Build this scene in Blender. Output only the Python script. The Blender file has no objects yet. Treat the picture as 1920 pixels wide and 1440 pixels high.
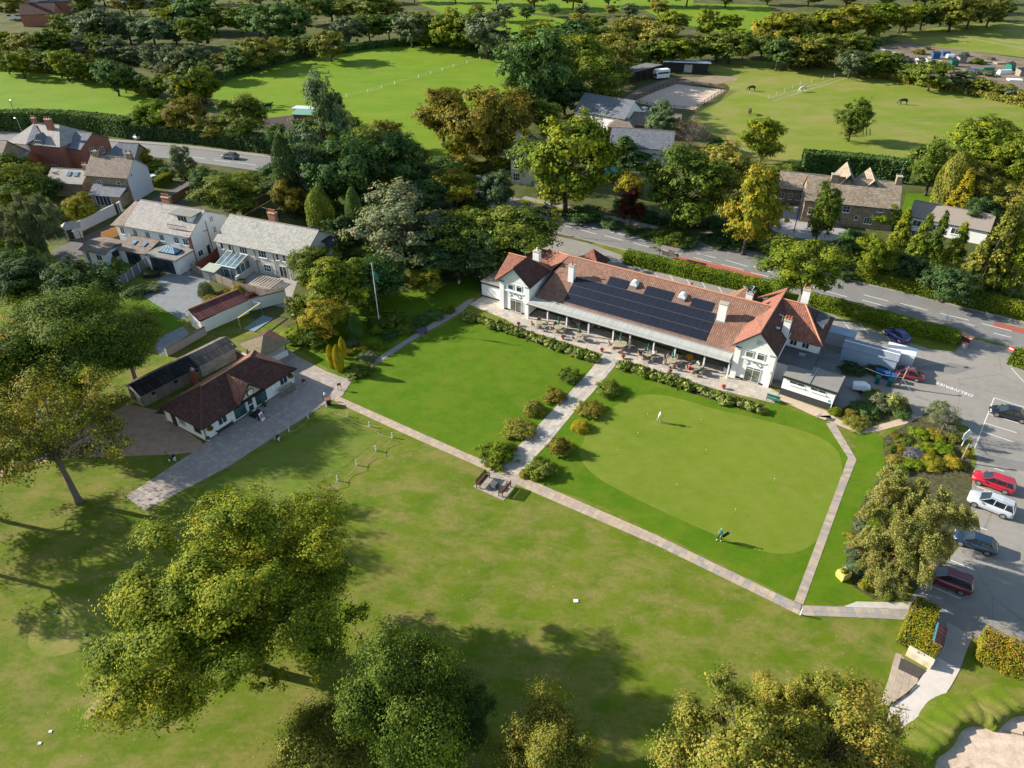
import bpy, math, random
import numpy as np
from mathutils import Vector, Matrix
rad = math.radians
# ------------------------------------------------------------------ camera, world, sun, exposure
scn = bpy.context.scene
COL = scn.collection
FOC, PITCH, CAMH = 1331.0, rad(36.0), 53.0
cam_d = bpy.data.cameras.new('camera'); cam = bpy.data.objects.new('camera', cam_d); COL.objects.link(cam)
cam.location = (0, 0, CAMH); cam.rotation_euler = (rad(90) - PITCH, 0, 0)
cam_d.sensor_width = 36.0; cam_d.lens = FOC / 1920 * 36.0; cam_d.clip_start = 0.5; cam_d.clip_end = 4000
scn.camera = cam
SUN_AZ, SUN_EL = rad(165.0), rad(25.0)          # direction towards the sun, ccw from +X
world = bpy.data.worlds.new('World'); scn.world = world; world.use_nodes = True
wn = world.node_tree; wn.nodes.clear()
wo = wn.nodes.new('ShaderNodeOutputWorld'); wb = wn.nodes.new('ShaderNodeBackground'); sky = wn.nodes.new('ShaderNodeTexSky')
sky.sky_type = 'NISHITA'; sky.sun_disc = False; sky.sun_elevation = SUN_EL; sky.sun_rotation = rad(90) - SUN_AZ
sky.air_density = 1.25; sky.dust_density = 0.6; sky.ozone_density = 1.4
wb.inputs['Strength'].default_value = 0.098
wn.links.new(sky.outputs[0], wb.inputs[0]); wn.links.new(wb.outputs[0], wo.inputs[0])
sl = bpy.data.lights.new('sun', 'SUN'); sl.energy = 5.0; sl.angle = rad(0.55); sl.color = (1.0, 0.945, 0.85)
so = bpy.data.objects.new('sun', sl); COL.objects.link(so)
sd = Vector((math.cos(SUN_EL) * math.cos(SUN_AZ), math.cos(SUN_EL) * math.sin(SUN_AZ), math.sin(SUN_EL)))
so.rotation_euler = sd.to_track_quat('Z', 'Y').to_euler(); so.location = (0, 0, 80)
scn.view_settings.view_transform = 'Standard'; scn.view_settings.look = 'None'
scn.view_settings.exposure = 1.05; scn.view_settings.gamma = 1.0
scn.render.engine = 'CYCLES'
scn.cycles.max_bounces = 5; scn.cycles.diffuse_bounces = 3; scn.cycles.glossy_bounces = 2
scn.cycles.transmission_bounces = 3; scn.cycles.transparent_max_bounces = 4
scn.cycles.caustics_reflective = False; scn.cycles.caustics_refractive = False
scn.cycles.use_denoising = True
R = random.Random(7)
# ------------------------------------------------------------------ survey: a sighting on the photograph -> a place on the ground
ST, CT = math.sin(PITCH), math.cos(PITCH)
def G(x, y, z=0.0):
    dx = (x - 960) / FOC; dy = (720 - y) / FOC
    d = (dx, CT + dy * ST, -ST + dy * CT); t = (z - CAMH) / d[2]
    return Vector((d[0] * t, d[1] * t, z))
def depth_of(p): return p[1] * CT - (p[2] - CAMH) * ST
# ------------------------------------------------------------------ materials
MATS = {}
class NB:
    def __init__(s, name):
        s.m = bpy.data.materials.new(name); s.m.use_nodes = True; s.t = s.m.node_tree; s.t.nodes.clear()
        s.out = s.n('ShaderNodeOutputMaterial')
    def n(s, t, **k):
        x = s.t.nodes.new(t)
        for a, v in k.items(): setattr(x, a, v)
        return x
    def l(s, a, b): s.t.links.new(a, b)
    def val(s, sock, v):
        if isinstance(v, (int, float)): sock.default_value = v
        elif isinstance(v, tuple): sock.default_value = v if len(v) == len(sock.default_value) else (*v, 1.0)
        else: s.l(v, sock)
    def math(s, op, a, b=0.0, c=0.0, clamp=False):
        x = s.n('ShaderNodeMath', operation=op, use_clamp=clamp); s.val(x.inputs[0], a); s.val(x.inputs[1], b); s.val(x.inputs[2], c); return x.outputs[0]
    def mix(s, f, a, b, bl='MIX'):
        x = s.n('ShaderNodeMix', data_type='RGBA', blend_type=bl); s.val(x.inputs[0], f); s.val(x.inputs[6], a); s.val(x.inputs[7], b); return x.outputs[2]
    def noise(s, vec, scale, detail=3.0, rough=.55, dist=0.0):
        x = s.n('ShaderNodeTexNoise'); s.l(vec, x.inputs['Vector']); x.inputs['Scale'].default_value = scale
        x.inputs['Detail'].default_value = detail; x.inputs['Roughness'].default_value = rough; x.inputs['Distortion'].default_value = dist; return x.outputs['Fac']
    def ramp(s, f, stops, interp='LINEAR'):
        x = s.n('ShaderNodeValToRGB'); x.color_ramp.interpolation = interp; e = x.color_ramp.elements
        while len(e) < len(stops): e.new(.5)
        for i, (p, c) in enumerate(stops):
            e[i].position = p; e[i].color = (*c, 1) if not isinstance(c, (int, float)) else (c, c, c, 1)
        s.val(x.inputs[0], f); return x.outputs[0]
    def bump(s, h, strength=.4, dist=.05):
        b = s.n('ShaderNodeBump'); b.inputs['Strength'].default_value = strength; b.inputs['Distance'].default_value = dist; s.l(h, b.inputs['Height']); return b.outputs[0]
    def pbsdf(s, col, rough=.8, metal=0.0, normal=None, spec=.3, coat=0.0):
        p = s.n('ShaderNodeBsdfPrincipled'); s.val(p.inputs['Base Color'], col); s.val(p.inputs['Roughness'], rough); s.val(p.inputs['Metallic'], metal)
        p.inputs['Specular IOR Level'].default_value = spec; p.inputs['Coat Weight'].default_value = coat
        if normal is not None: s.l(normal, p.inputs['Normal'])
        s.l(p.outputs[0], s.out.inputs[0]); return p
    def pos(s): return s.n('ShaderNodeNewGeometry').outputs['Position']
    def map(s, vec, sc=(1, 1, 1), rot=0.0):
        x = s.n('ShaderNodeMapping'); s.l(vec, x.inputs['Vector']); x.inputs['Scale'].default_value = sc; x.inputs['Rotation'].default_value = (0, 0, rot); return x.outputs[0]
def sc3(c, k): return tuple(min(1, v * k) for v in c)
def plain(name, col, rough=.8, metal=0.0, var=.12, scale=1.5, spec=.3, coat=0.0):
    if name in MATS: return MATS[name]
    b = NB(name); P = b.pos(); f = b.noise(P, scale, 5, .65); f2 = b.noise(P, scale * 9, 2)
    f = b.math('ADD', b.math('MULTIPLY', f, .65), b.math('MULTIPLY', f2, .35))
    c = b.ramp(f, [(.3, sc3(col, 1 - var * 1.6)), (.7, sc3(col, 1 + var))])
    b.pbsdf(c, rough, metal, None, spec, coat); MATS[name] = b.m; return b.m
def tiled(name, cols, du, dv, stag=.5, joint=.06, joint_shade=(.05, .04, .035), wave=0.0, bump=.5, rough=.8, rows_only=False, moss=None, cellvar=1.0, dist=.03):
    """tiles, slates, boards, sheets: cells from the surface's own metre UVs"""
    if name in MATS: return MATS[name]
    b = NB(name); uv = b.n('ShaderNodeUVMap'); sp = b.n('ShaderNodeSeparateXYZ'); b.l(uv.outputs[0], sp.inputs[0])
    v = b.math('DIVIDE', sp.outputs[1], dv); vi = b.math('FLOOR', v); vf = b.math('FRACT', v)
    off = b.math('MULTIPLY', b.math('FRACT', b.math('MULTIPLY', vi, .5)), stag * 2)
    u = b.math('ADD', b.math('DIVIDE', sp.outputs[0], du), off); ui = b.math('FLOOR', u); uf = b.math('FRACT', u)
    cv = b.n('ShaderNodeCombineXYZ'); b.l(ui, cv.inputs[0]); b.l(vi, cv.inputs[1])
    wn_ = b.n('ShaderNodeTexWhiteNoise', noise_dimensions='2D'); b.l(cv.outputs[0], wn_.inputs['Vector'])
    P = b.pos(); big = b.noise(P, .5, 4, .6); fine = b.noise(P, 14, 3)
    f = b.math('ADD', b.math('MULTIPLY', wn_.outputs[0], .45 * cellvar), b.math('ADD', b.math('MULTIPLY', big, .45), b.math('MULTIPLY', fine, .25)))
    n = len(cols); c = b.ramp(f, [(.22 + .6 * i / max(1, n - 1), cc) for i, cc in enumerate(cols)])
    if moss: c = b.mix(b.ramp(b.noise(P, 1.1, 6, .7), [(.55, 0.0), (.72, .75)]), c, moss)
    jv = b.math('LESS_THAN', vf, joint * du / dv if not rows_only else joint)
    ju = b.math('LESS_THAN', uf, joint)
    j = jv if rows_only else b.math('MAXIMUM', jv, ju)
    if wave > 0:   # rolls of a pantile or corrugated sheet, trough shade mixed into the colour
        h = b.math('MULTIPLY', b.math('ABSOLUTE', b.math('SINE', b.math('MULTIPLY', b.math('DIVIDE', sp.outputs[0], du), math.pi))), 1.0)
        c = b.mix(b.math('MULTIPLY', b.math('POWER', b.math('SUBTRACT', 1.0, h), 2.0), .62), c, joint_shade)
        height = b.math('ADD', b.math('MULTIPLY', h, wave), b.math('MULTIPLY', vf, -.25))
        c = b.mix(b.math('MULTIPLY', b.math('LESS_THAN', vf, .12), .35), c, joint_shade)
    else:
        c = b.mix(b.math('MULTIPLY', j, .8), c, joint_shade)
        height = b.math('SUBTRACT', b.math('ADD', b.math('MULTIPLY', wn_.outputs[0], .25), b.math('MULTIPLY', vf, -.3)), j)
    nm = b.bump(b.math('ADD', height, b.math('MULTIPLY', fine, .3)), bump, dist)
    b.pbsdf(c, rough, 0, nm, .25); MATS[name] = b.m; return b.m
def grass(name, dark, mid, light, dry=None, s1=.06, s2=.35, rot=0.0, stretch=1.0, dryamt=.5, fine=9.0, stripes=None, wob=0.0, fleck=0.0, grain=.18):
    b = NB(name); P = b.pos(); Q = b.map(P, (1, stretch, 1), rot)
    a = b.noise(Q, s1, 5, .6, .15); c_ = b.noise(Q, s2, 6, .68, .1); d = b.noise(P, fine, 4, .75); e = b.noise(P, fine * 4, 2, .8)
    f = b.math('ADD', b.math('ADD', b.math('MULTIPLY', a, .34), b.math('MULTIPLY', c_, .32)), b.math('ADD', b.math('MULTIPLY', d, .19), b.math('MULTIPLY', e, .15)))
    if stripes:
        w, ang, amt = stripes; S = b.map(P, (1, 1, 1), ang); sp = b.n('ShaderNodeSeparateXYZ'); b.l(S, sp.inputs[0])
        st = b.math('SINE', b.math('MULTIPLY', b.math('ADD', sp.outputs[0], b.math('MULTIPLY', a, wob)), math.pi / w)); f = b.math('ADD', f, b.math('MULTIPLY', st, amt))
    c = b.ramp(f, [(.34, dark), (.5, mid), (.66, light)])
    if dry:
        g = b.noise(b.map(P, (1, stretch * 1.2, 1), rot + .2), s2 * .55, 8, .74, .2)
        c = b.mix(b.math('MULTIPLY', b.ramp(g, [(.44, 0.0), (.66, 1.0)]), dryamt), c, dry)
    vo = b.n('ShaderNodeTexVoronoi'); b.l(P, vo.inputs['Vector']); vo.inputs['Scale'].default_value = 1.1
    c = b.mix(b.math('MULTIPLY', b.math('LESS_THAN', vo.outputs['Distance'], .055), fleck), c, (.42, .36, .14, 1))
    tuf = b.noise(P, 2.6, 5, .8); c = b.mix(b.math('MULTIPLY', b.ramp(tuf, [(.46, 0.0), (.62, 1.0)]), grain), c, dark)
    nm = b.bump(b.math('ADD', d, b.math('MULTIPLY', e, .8)), .5, .07)
    p = b.pbsdf(c, .9, 0, nm, .12); MATS[name] = b.m; return b.m
def asphalt(name, col, patch=.25, crack=True):
    b = NB(name); P = b.pos(); a = b.noise(P, .12, 5, .6, .5); d = b.noise(P, 1.3, 6, .7); e = b.noise(P, 30, 2)
    f = b.math('ADD', b.math('ADD', b.math('MULTIPLY', a, .45), b.math('MULTIPLY', d, .35)), b.math('MULTIPLY', e, .2))
    c = b.ramp(f, [(.3, sc3(col, 1 - patch)), (.52, col), (.72, sc3(col, 1 + patch * .8))])
    if crack:
        v = b.n('ShaderNodeTexVoronoi', feature='DISTANCE_TO_EDGE'); b.l(b.map(P, (.09, .07, .1), .5), v.inputs['Vector'])
        q = b.n('ShaderNodeVectorMath', operation='ADD')
        v.inputs['Scale'].default_value = 1.0
        c = b.mix(b.math('MULTIPLY', b.math('LESS_THAN', v.outputs['Distance'], .004), .35), c, sc3(col, .45))
    b.pbsdf(c, .88, 0, b.bump(e, .3, .01), .25); MATS[name] = b.m; return b.m
def foliage(name, c1, c2, c3, odd=None, oddf=.06, trans=.30):
    """leaf colour from the per-leaf number stored on the mesh; each plant shifts a little as a whole"""
    b = NB(name); at = b.n('ShaderNodeAttribute', attribute_name='leaf'); oi = b.n('ShaderNodeObjectInfo')
    f = b.math('ADD', at.outputs['Fac'], b.math('MULTIPLY', b.math('SUBTRACT', oi.outputs['Random'], .5), .22))
    st = [(.08, c1), (.5, c2), (.88, c3)]
    if odd: st += [(1 - oddf, odd)]; st[2] = (.86 - oddf, c3)
    c = b.ramp(f, st)
    d = b.n('ShaderNodeBsdfPrincipled'); b.l(c, d.inputs['Base Color']); d.inputs['Roughness'].default_value = .7; d.inputs['Specular IOR Level'].default_value = .10
    t = b.n('ShaderNodeBsdfTranslucent'); b.l(b.mix(1.0, c, (1.0, .95, .45, 1), 'MULTIPLY'), t.inputs[0])
    m = b.n('ShaderNodeMixShader'); m.inputs[0].default_value = trans; b.l(d.outputs[0], m.inputs[1]); b.l(t.outputs[0], m.inputs[2]); b.l(m.outputs[0], b.out.inputs[0])
    MATS[name] = b.m; return b.m
def glassy(name, col=(.03, .045, .06), rough=.06):
    if name in MATS: return MATS[name]
    b = NB(name); P = b.pos(); b.pbsdf(b.ramp(b.noise(P, .8, 3), [(.35, sc3(col, .6)), (.65, sc3(col, 1.5))]), rough, 0, None, .9); MATS[name] = b.m; return b.m
# ------------------------------------------------------------------ mesh builder
class M:
    def __init__(s): s.v = []; s.f = []; s.mi = []; s.cur = 0
    def add(s, vs, fs):
        o = len(s.v); s.v += [tuple(p) for p in vs]
        for f in fs: s.f.append(tuple(o + i for i in f)); s.mi.append(s.cur)
        return s
    def box(s, x0, x1, y0, y1, z0, z1):
        return s.add([(x0, y0, z0), (x1, y0, z0), (x1, y1, z0), (x0, y1, z0), (x0, y0, z1), (x1, y0, z1), (x1, y1, z1), (x0, y1, z1)],
                     [(3, 2, 1, 0), (4, 5, 6, 7), (0, 1, 5, 4), (1, 2, 6, 5), (2, 3, 7, 6), (3, 0, 4, 7)])
    def bbox(s, x0, x1, y0, y1, z0, z1, b=.02):   # box with chamfered top
        s.add([(x0, y0, z0), (x1, y0, z0), (x1, y1, z0), (x0, y1, z0), (x0, y0, z1 - b), (x1, y0, z1 - b), (x1, y1, z1 - b), (x0, y1, z1 - b),
               (x0 + b, y0 + b, z1), (x1 - b, y0 + b, z1), (x1 - b, y1 - b, z1), (x0 + b, y1 - b, z1)],
              [(3, 2, 1, 0), (0, 1, 5, 4), (1, 2, 6, 5), (2, 3, 7, 6), (3, 0, 4, 7), (4, 5, 9, 8), (5, 6, 10, 9), (6, 7, 11, 10), (7, 4, 8, 11), (8, 9, 10, 11)]); return s
    def prism(s, pts, z0, z1):
        n = len(pts); ar = sum(pts[i][0] * pts[(i + 1) % n][1] - pts[(i + 1) % n][0] * pts[i][1] for i in range(n))
        if ar < 0: pts = pts[::-1]
        return s.add([(p[0], p[1], z0) for p in pts] + [(p[0], p[1], z1) for p in pts],
                     [tuple(range(n))[::-1], tuple(range(n, 2 * n))] + [(i, (i + 1) % n, n + (i + 1) % n, n + i) for i in range(n)])
    def sheet(s, pts, z=None):
        return s.add([(p[0], p[1], p[2] if z is None and len(p) > 2 else z) for p in pts], [tuple(range(len(pts)))])
    def slab(s, pts, t=.1):      # planar polygon with thickness below
        n = len(pts); P = [Vector(p) for p in pts]; nr = Vector((0, 0, 0))
        for i in range(n): nr += P[i].cross(P[(i + 1) % n])
        if nr.z < 0: P = P[::-1]
        return s.add(P + [p - Vector((0, 0, t)) for p in P], [tuple(range(n)), tuple(range(n, 2 * n))[::-1]] + [((i + 1) % n, i, n + i, n + (i + 1) % n) for i in range(n)])
    def wallpoly(s, pts, t, nrm):   # vertical polygon extruded by thickness t against nrm
        n = len(pts); P = [Vector(p) for p in pts]; d = Vector(nrm) * -t; nr = Vector((0, 0, 0))
        for i in range(n): nr += P[i].cross(P[(i + 1) % n])
        if nr.dot(Vector(nrm)) < 0: P = P[::-1]
        return s.add(P + [p + d for p in P], [tuple(range(n)), tuple(range(n, 2 * n))[::-1]] + [((i + 1) % n, i, n + i, n + (i + 1) % n) for i in range(n)])
    def tube(s, path, rads, n=6, cap=True):
        path = [Vector(p) for p in path]; rads = [rads] * len(path) if isinstance(rads, (int, float)) else rads; o = len(s.v); ring = []
        for i, p in enumerate(path):
            t = (path[min(i + 1, len(path) - 1)] - path[max(i - 1, 0)]).normalized(); a = t.orthogonal().normalized() if abs(t.z) < .95 else Vector((1, 0, 0)); a = (a - t * a.dot(t)).normalized(); b = t.cross(a)
            ring += [tuple(p + (a * math.cos(k * 2 * math.pi / n) + b * math.sin(k * 2 * math.pi / n)) * rads[i]) for k in range(n)]
        fs = [(i * n + k, i * n + (k + 1) % n, (i + 1) * n + (k + 1) % n, (i + 1) * n + k) for i in range(len(path) - 1) for k in range(n)]
        if cap: fs += [tuple(range(n))[::-1], tuple((len(path) - 1) * n + k for k in range(n))]
        return s.add(ring, fs)
    def lathe(s, prof, n=12, c=(0, 0, 0)):
        vs = [(c[0] + r * math.cos(2 * math.pi * k / n), c[1] + r * math.sin(2 * math.pi * k / n), c[2] + z) for r, z in prof for k in range(n)]
        fs = [(i * n + k, i * n + (k + 1) % n, (i + 1) * n + (k + 1) % n, (i + 1) * n + k) for i in range(len(prof) - 1) for k in range(n)]
        fs += [tuple(range(n))[::-1], tuple((len(prof) - 1) * n + k for k in range(n))]
        return s.add(vs, fs)
    def loft(s, rings, cap=True):
        n = len(rings[0]); vs = [p for r in rings for p in r]
        fs = [(i * n + k, i * n + (k + 1) % n, (i + 1) * n + (k + 1) % n, (i + 1) * n + k) for i in range(len(rings) - 1) for k in range(n)]
        if cap: fs += [tuple(range(n))[::-1], tuple((len(rings) - 1) * n + k for k in range(n))]
        return s.add(vs, fs)
    def mesh(s, name, mats, smooth=False):
        me = bpy.data.meshes.new(name); me.from_pydata(s.v, [], s.f)
        for m in (mats if isinstance(mats, (list, tuple)) else [mats]): me.materials.append(m)
        if any(s.mi): me.polygons.foreach_set('material_index', s.mi)
        if smooth: me.polygons.foreach_set('use_smooth', [True] * len(s.f))
        uvl = me.uv_layers.new(name='UVMap'); V = np.array(s.v, float) if s.v else np.zeros((0, 3)); uv = np.zeros((len(me.loops), 2)); li = 0
        for f in s.f:
            P = V[list(f)]; nr = np.zeros(3)
            for i in range(len(f)): nr += np.cross(P[i], P[(i + 1) % len(f)])
            L = np.linalg.norm(nr); nr = nr / L if L > 1e-12 else np.array([0, 0, 1.])
            h = np.array([-nr[1], nr[0], 0.]); hl = np.linalg.norm(h); h = h / hl if hl > .02 else np.array([1., 0, 0]); sv = np.cross(nr, h)
            uv[li:li + len(f), 0] = P @ h; uv[li:li + len(f), 1] = P @ sv; li += len(f)
        uvl.data.foreach_set('uv', uv.ravel()); me.update(); return me
def link(name, data, parent=None, loc=None):
    o = bpy.data.objects.new(name, data); COL.objects.link(o)
    if parent is not None: o.parent = parent
    if loc is not None: o.location = loc
    return o
def part(name, mb, mats, parent, loc=None, smooth=False, kind=None, label=None):
    o = link(name, mb.mesh(name, mats, smooth), parent, loc)
    if kind: o['kind'] = kind
    if label: o['label'] = label
    return o
def thing(name, label, cat, loc=(0, 0, 0), rz=0.0, group=None):
    o = link(name, None, None, loc); o.rotation_euler = (0, 0, rz); o.empty_display_size = .3; o['label'] = label; o['category'] = cat
    if group: o['group'] = group
    return o
def tag(o, label, cat, group=None):
    o['label'] = label; o['category'] = cat
    if group: o['group'] = group
    return o
def struct(name, mb, mats, kind='structure', smooth=False):
    o = link(name, mb.mesh(name, mats, smooth)); o['kind'] = kind; return o
def dup(root, loc, rz=None, label=None, group=None, sc=None):
    def cp(o, par):
        c = o.copy(); COL.objects.link(c); c.parent = par
        for ch in KIDS.get(o.name, []): cp(ch, c)
        return c
    r = cp(root, None); r.location = loc
    if rz is not None: r.rotation_euler = (0, 0, rz)
    if sc is not None: r.scale = (sc, sc, sc)
    if label: r['label'] = label
    if group: r['group'] = group
    return r
KIDS = {}
def remember(root):
    def w(o):
        KIDS[o.name] = [c for c in bpy.data.objects if c.parent == o]
        for c in KIDS[o.name]: w(c)
    w(root); return root
def px(pts, z=0.0): return [tuple(G(a, b, z)) for a, b in pts]
def px2(pts): return [(q[0], q[1]) for q in px(pts)]
def az_of(a, b): p, q = G(*a), G(*b); return math.atan2(q.y - p.y, q.x - p.x)
def inpoly(x, y, P):
    c = False; n = len(P)
    for i in range(n):
        x1, y1 = P[i][:2]; x2, y2 = P[i - 1][:2]
        if (y1 > y) != (y2 > y) and x < (x2 - x1) * (y - y1) / (y2 - y1) + x1: c = not c
    return c
def smoothpoly(P, k=2):
    for _ in range(k):
        Q = []
        for i in range(len(P)):
            a, b = P[i], P[(i + 1) % len(P)]; Q += [(a[0] * .75 + b[0] * .25, a[1] * .75 + b[1] * .25), (a[0] * .25 + b[0] * .75, a[1] * .25 + b[1] * .75)]
        P = Q
    return P
def clip(poly, c):   # Sutherland-Hodgman: poly by convex c (ccw)
    out = poly
    for i in range(len(c)):
        a, b = c[i], c[(i + 1) % len(c)]; inp, out = out, []
        if not inp: break
        sd_ = lambda p: (b[0] - a[0]) * (p[1] - a[1]) - (b[1] - a[1]) * (p[0] - a[0])
        for k in range(len(inp)):
            p, q = inp[k - 1], inp[k]; sp_, sq = sd_(p), sd_(q)
            if (sp_ >= 0) != (sq >= 0): t = sp_ / (sp_ - sq); out.append((p[0] + (q[0] - p[0]) * t, p[1] + (q[1] - p[1]) * t))
            if sq >= 0: out.append(q)
    return out
# ------------------------------------------------------------------ ground, fields, lawns
g_rough = grass('rough_grass', (.062, .118, .005), (.115, .158, .009), (.168, .185, .020), (.25, .195, .066), .05, .5, rad(35), 1.4, .85, 7.0, (2.6, rad(38), .035), 14.0, .8, .30)
g_tee = grass('tee_grass', (.085, .145, .012), (.125, .175, .018), (.165, .200, .030), (.22, .19, .06), .08, .5, rad(-35), 1.5, .5)
g_lawn = grass('lawn_grass', (.048, .115, .002), (.082, .158, .004), (.122, .195, .008), (.165, .180, .02), .07, .5, rad(20), 1.2, .5, 10.0, (1.6, rad(48), .012))
g_green = grass('putting_grass', (.115, .170, .010), (.148, .200, .016), (.180, .225, .026), (.215, .215, .045), .10, .6, 0, 1.2, .45, 12.0, (1.2, rad(-28), .016), 0.0, 0.0, .08)
g_field = grass('field_grass', (.085, .165, .006), (.130, .215, .008), (.175, .245, .012), (.215, .230, .03), .016, .12, rad(15), 1.5, .5, 2.0)
g_pad = grass('paddock_grass', (.105, .165, .012), (.160, .205, .020), (.210, .230, .034), (.28, .225, .085), .014, .09, rad(-10), 1.5, .8, 2.0)
g_scrub = grass('scrub_ground', (.030, .050, .010), (.070, .085, .020), (.150, .135, .050), (.22, .175, .085), .03, .2, 0, 1.0, .5, 3.0)
g_garden = grass('garden_grass', (.055, .125, .003), (.085, .165, .005), (.115, .190, .009), None, .1, .5)
m_litter = plain('bed_litter', (.085, .080, .030), .95, 0, .6, 2.5)
m_soil = plain('soil', (.060, .040, .028), .95, 0, .35, 3)
m_tarmac = asphalt('lot_tarmac', (.265, .240, .205), .30)
m_road = asphalt('road_tarmac', (.205, .195, .180), .24)
m_red = asphalt('red_lane', (.33, .10, .07), .15, False)
m_pave = asphalt('pavement_tarmac', (.27, .235, .195), .2, False)
m_gravel = plain('gravel', (.42, .275, .185), .95, 0, .22, 1.2)
m_sand = plain('sand', (.58, .44, .32), .95, 0, .26, 1.6)
m_line = plain('road_paint', (.75, .73, .66), .7, 0, .12, 6)
m_yel = plain('yellow_paint', (.55, .38, .08), .7, 0, .15, 6)
m_kerb = plain('kerb_stone', (.34, .31, .27), .85, 0, .15, 3)
m_conc = plain('concrete', (.48, .44, .38), .9, 0, .14, .9)
def flat(name, pts, mat, z, world_pts=False, smooth=0, kind='structure'):
    p = pts if world_pts else px2(pts)
    if smooth: p = smoothpoly(p, smooth)
    return struct(name, M().sheet([(a, b, z) for a, b in p]), mat, kind)
def gridded(name, x0, x1, y0, y1, z, mat):
    return struct(name, M().add([(x0, y0, z), (x1, y0, z), (x1, y1, z), (x0, y1, z)], [(0, 1, 2, 3)]), mat)
gridded('ground', -900, 900, -120, 1500, 0.0, g_rough)
flat('scrub_land', [(-330, 520), (-60, 470), (200, 455), (330, 545), (480, 600), (640, 640), (760, 560), (905, 545), (1150, 440), (1480, 500), (2150, 690), (2900, 900), (2600, -130), (-700, -130)], g_scrub, .004)
flat('field', [(-190, 140), (-60, 133), (45, 134), (120, 141), (190, 152), (240, 166), (300, 182), (300, 250), (240, 252), (0, 240), (-200, 225)], g_field, .010)
flat('field', [(398, 168), (440, 146), (520, 122), (600, 106), (700, 91), (770, 84), (860, 92), (955, 103), (960, 190), (900, 260), (830, 300), (700, 290), (560, 250), (470, 215), (400, 190)], g_field, .010)
flat('field', [(745, -60), (790, 8), (830, 26), (880, 26), (930, 34), (1005, 24), (1110, 26), (1300, 8), (1300, -60)], g_field, .010)
flat('field', [(925, 32), (1000, 28), (1090, 38), (1160, 62), (1180, 80), (1100, 84), (960, 74), (930, 60)], g_field, .012)
flat('field', [(1195, 12), (1290, 6), (1440, 10), (1460, 36), (1440, 62), (1330, 58), (1230, 30)], g_field, .012)
flat('paddock', [(1308, 118), (1400, 112), (1470, 118), (1560, 130), (1640, 146), (1760, 168), (1925, 197), (2120, 240), (2050, 300), (1900, 300), (1740, 310), (1600, 312), (1480, 330), (1400, 300), (1330, 250), (1290, 220), (1350, 190), (1370, 165)], g_pad, .010)
flat('field', [(1668, 74), (1700, 60), (1800, 46), (1925, 40), (2100, 40), (2150, 120), (1925, 108), (1840, 98), (1740, 88)], g_pad, .010)
flat('bare_earth', [(495, 222), (560, 215), (565, 250), (530, 285), (500, 262)], m_soil, .014)
flat('bare_earth', [(1330, 140), (1400, 146), (1340, 160), (1300, 150)], plain('dry_earth', (.26, .19, .12), .95, 0, .2, .4), .019, smooth=2)
# faint tracks across the fields
for k, (a, b) in enumerate([((1440, 185), (1590, 140)), ((1448, 189), (1598, 143)), ((1786, 60), (1925, 84)), ((1784, 66), (1925, 92))]):
    p, q = G(*a), G(*b); n = (q - p).normalized().cross(Vector((0, 0, 1))) * (.5 if k < 2 else .9)
    struct('track', M().sheet([tuple(p + n), tuple(q + n), tuple(q - n), tuple(p - n)], .018), plain('worn_grass', (.24, .24, .09), .95, 0, .2, .5))
# yard, arena and stables ground
flat('stable_yard', [(1140, 215), (1160, 190), (1200, 165), (1260, 145), (1320, 145), (1350, 160), (1260, 160), (1230, 172), (1190, 192), (1170, 215)], plain('yard_dirt', (.20, .15, .11), .95, 0, .2, .4), .016)
flat('riding_arena', [(1186, 191), (1232, 171), (1268, 158), (1361, 169), (1302, 206), (1236, 201)], m_sand, .020)
flat('allotment_path', [(1600, 78), (1618, 76), (1645, 82), (1662, 94), (1655, 95), (1638, 86), (1612, 81)], m_conc, .02, smooth=1)
flat('allotment_ground', [(1645, 88), (1700, 78), (1790, 92), (1930, 112), (1930, 170), (1860, 168), (1780, 150), (1700, 120), (1660, 104)], plain('allotment_soil', (.20, .15, .10), .95, 0, .4, .25), .014)
# main road
far_e = [(-160, 236), (15, 252), (160, 262), (320, 274), (525, 299), (760, 338), (970, 379), (1060, 401), (1195, 432), (1300, 457), (1458, 489), (1600, 528), (1736, 560), (1920, 606), (2150, 668), (2500, 760)]
near_e = [(2500, 860), (2150, 725), (1916, 655), (1796, 624), (1740, 614), (1639, 587), (1560, 567), (1430, 533), (1300, 500), (1160, 466), (1095, 449), (1030, 433), (900, 403), (760, 375), (525, 326), (320, 298), (160, 284), (15, 273), (-160, 262)]
roadP = px2(far_e) + px2(near_e)
def strip(name, A, B, z, mat):
    m = M(); n = len(A)
    m.add([(a[0], a[1], z) for a in A] + [(b[0], b[1], z) for b in B], [(i, i + 1, n + i + 1, n + i) for i in range(n - 1)])
    return struct(name, m, mat)
def interp(L, n):
    L = [Vector((p[0], p[1], 0)) for p in L]; d = [0]
    for i in range(1, len(L)): d.append(d[-1] + (L[i] - L[i - 1]).length)
    out = []
    for k in range(n):
        t = d[-1] * k / (n - 1); i = 0
        while i < len(L) - 2 and d[i + 1] < t: i += 1
        w = (t - d[i]) / (d[i + 1] - d[i]); out.append(L[i].lerp(L[i + 1], min(1, max(0, w))))
    return out
FE, NE = interp(px2(far_e), 60), interp(px2(near_e)[::-1], 60)
strip('road', NE, FE, .030, m_road)
def offs(L, d): # offset to the left of travel
    o = []
    for i, p in enumerate(L):
        t = (L[min(i + 1, len(L) - 1)] - L[max(0, i - 1)]).normalized(); o.append(p + Vector((-t.y, t.x, 0)) * d)
    return o
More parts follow.
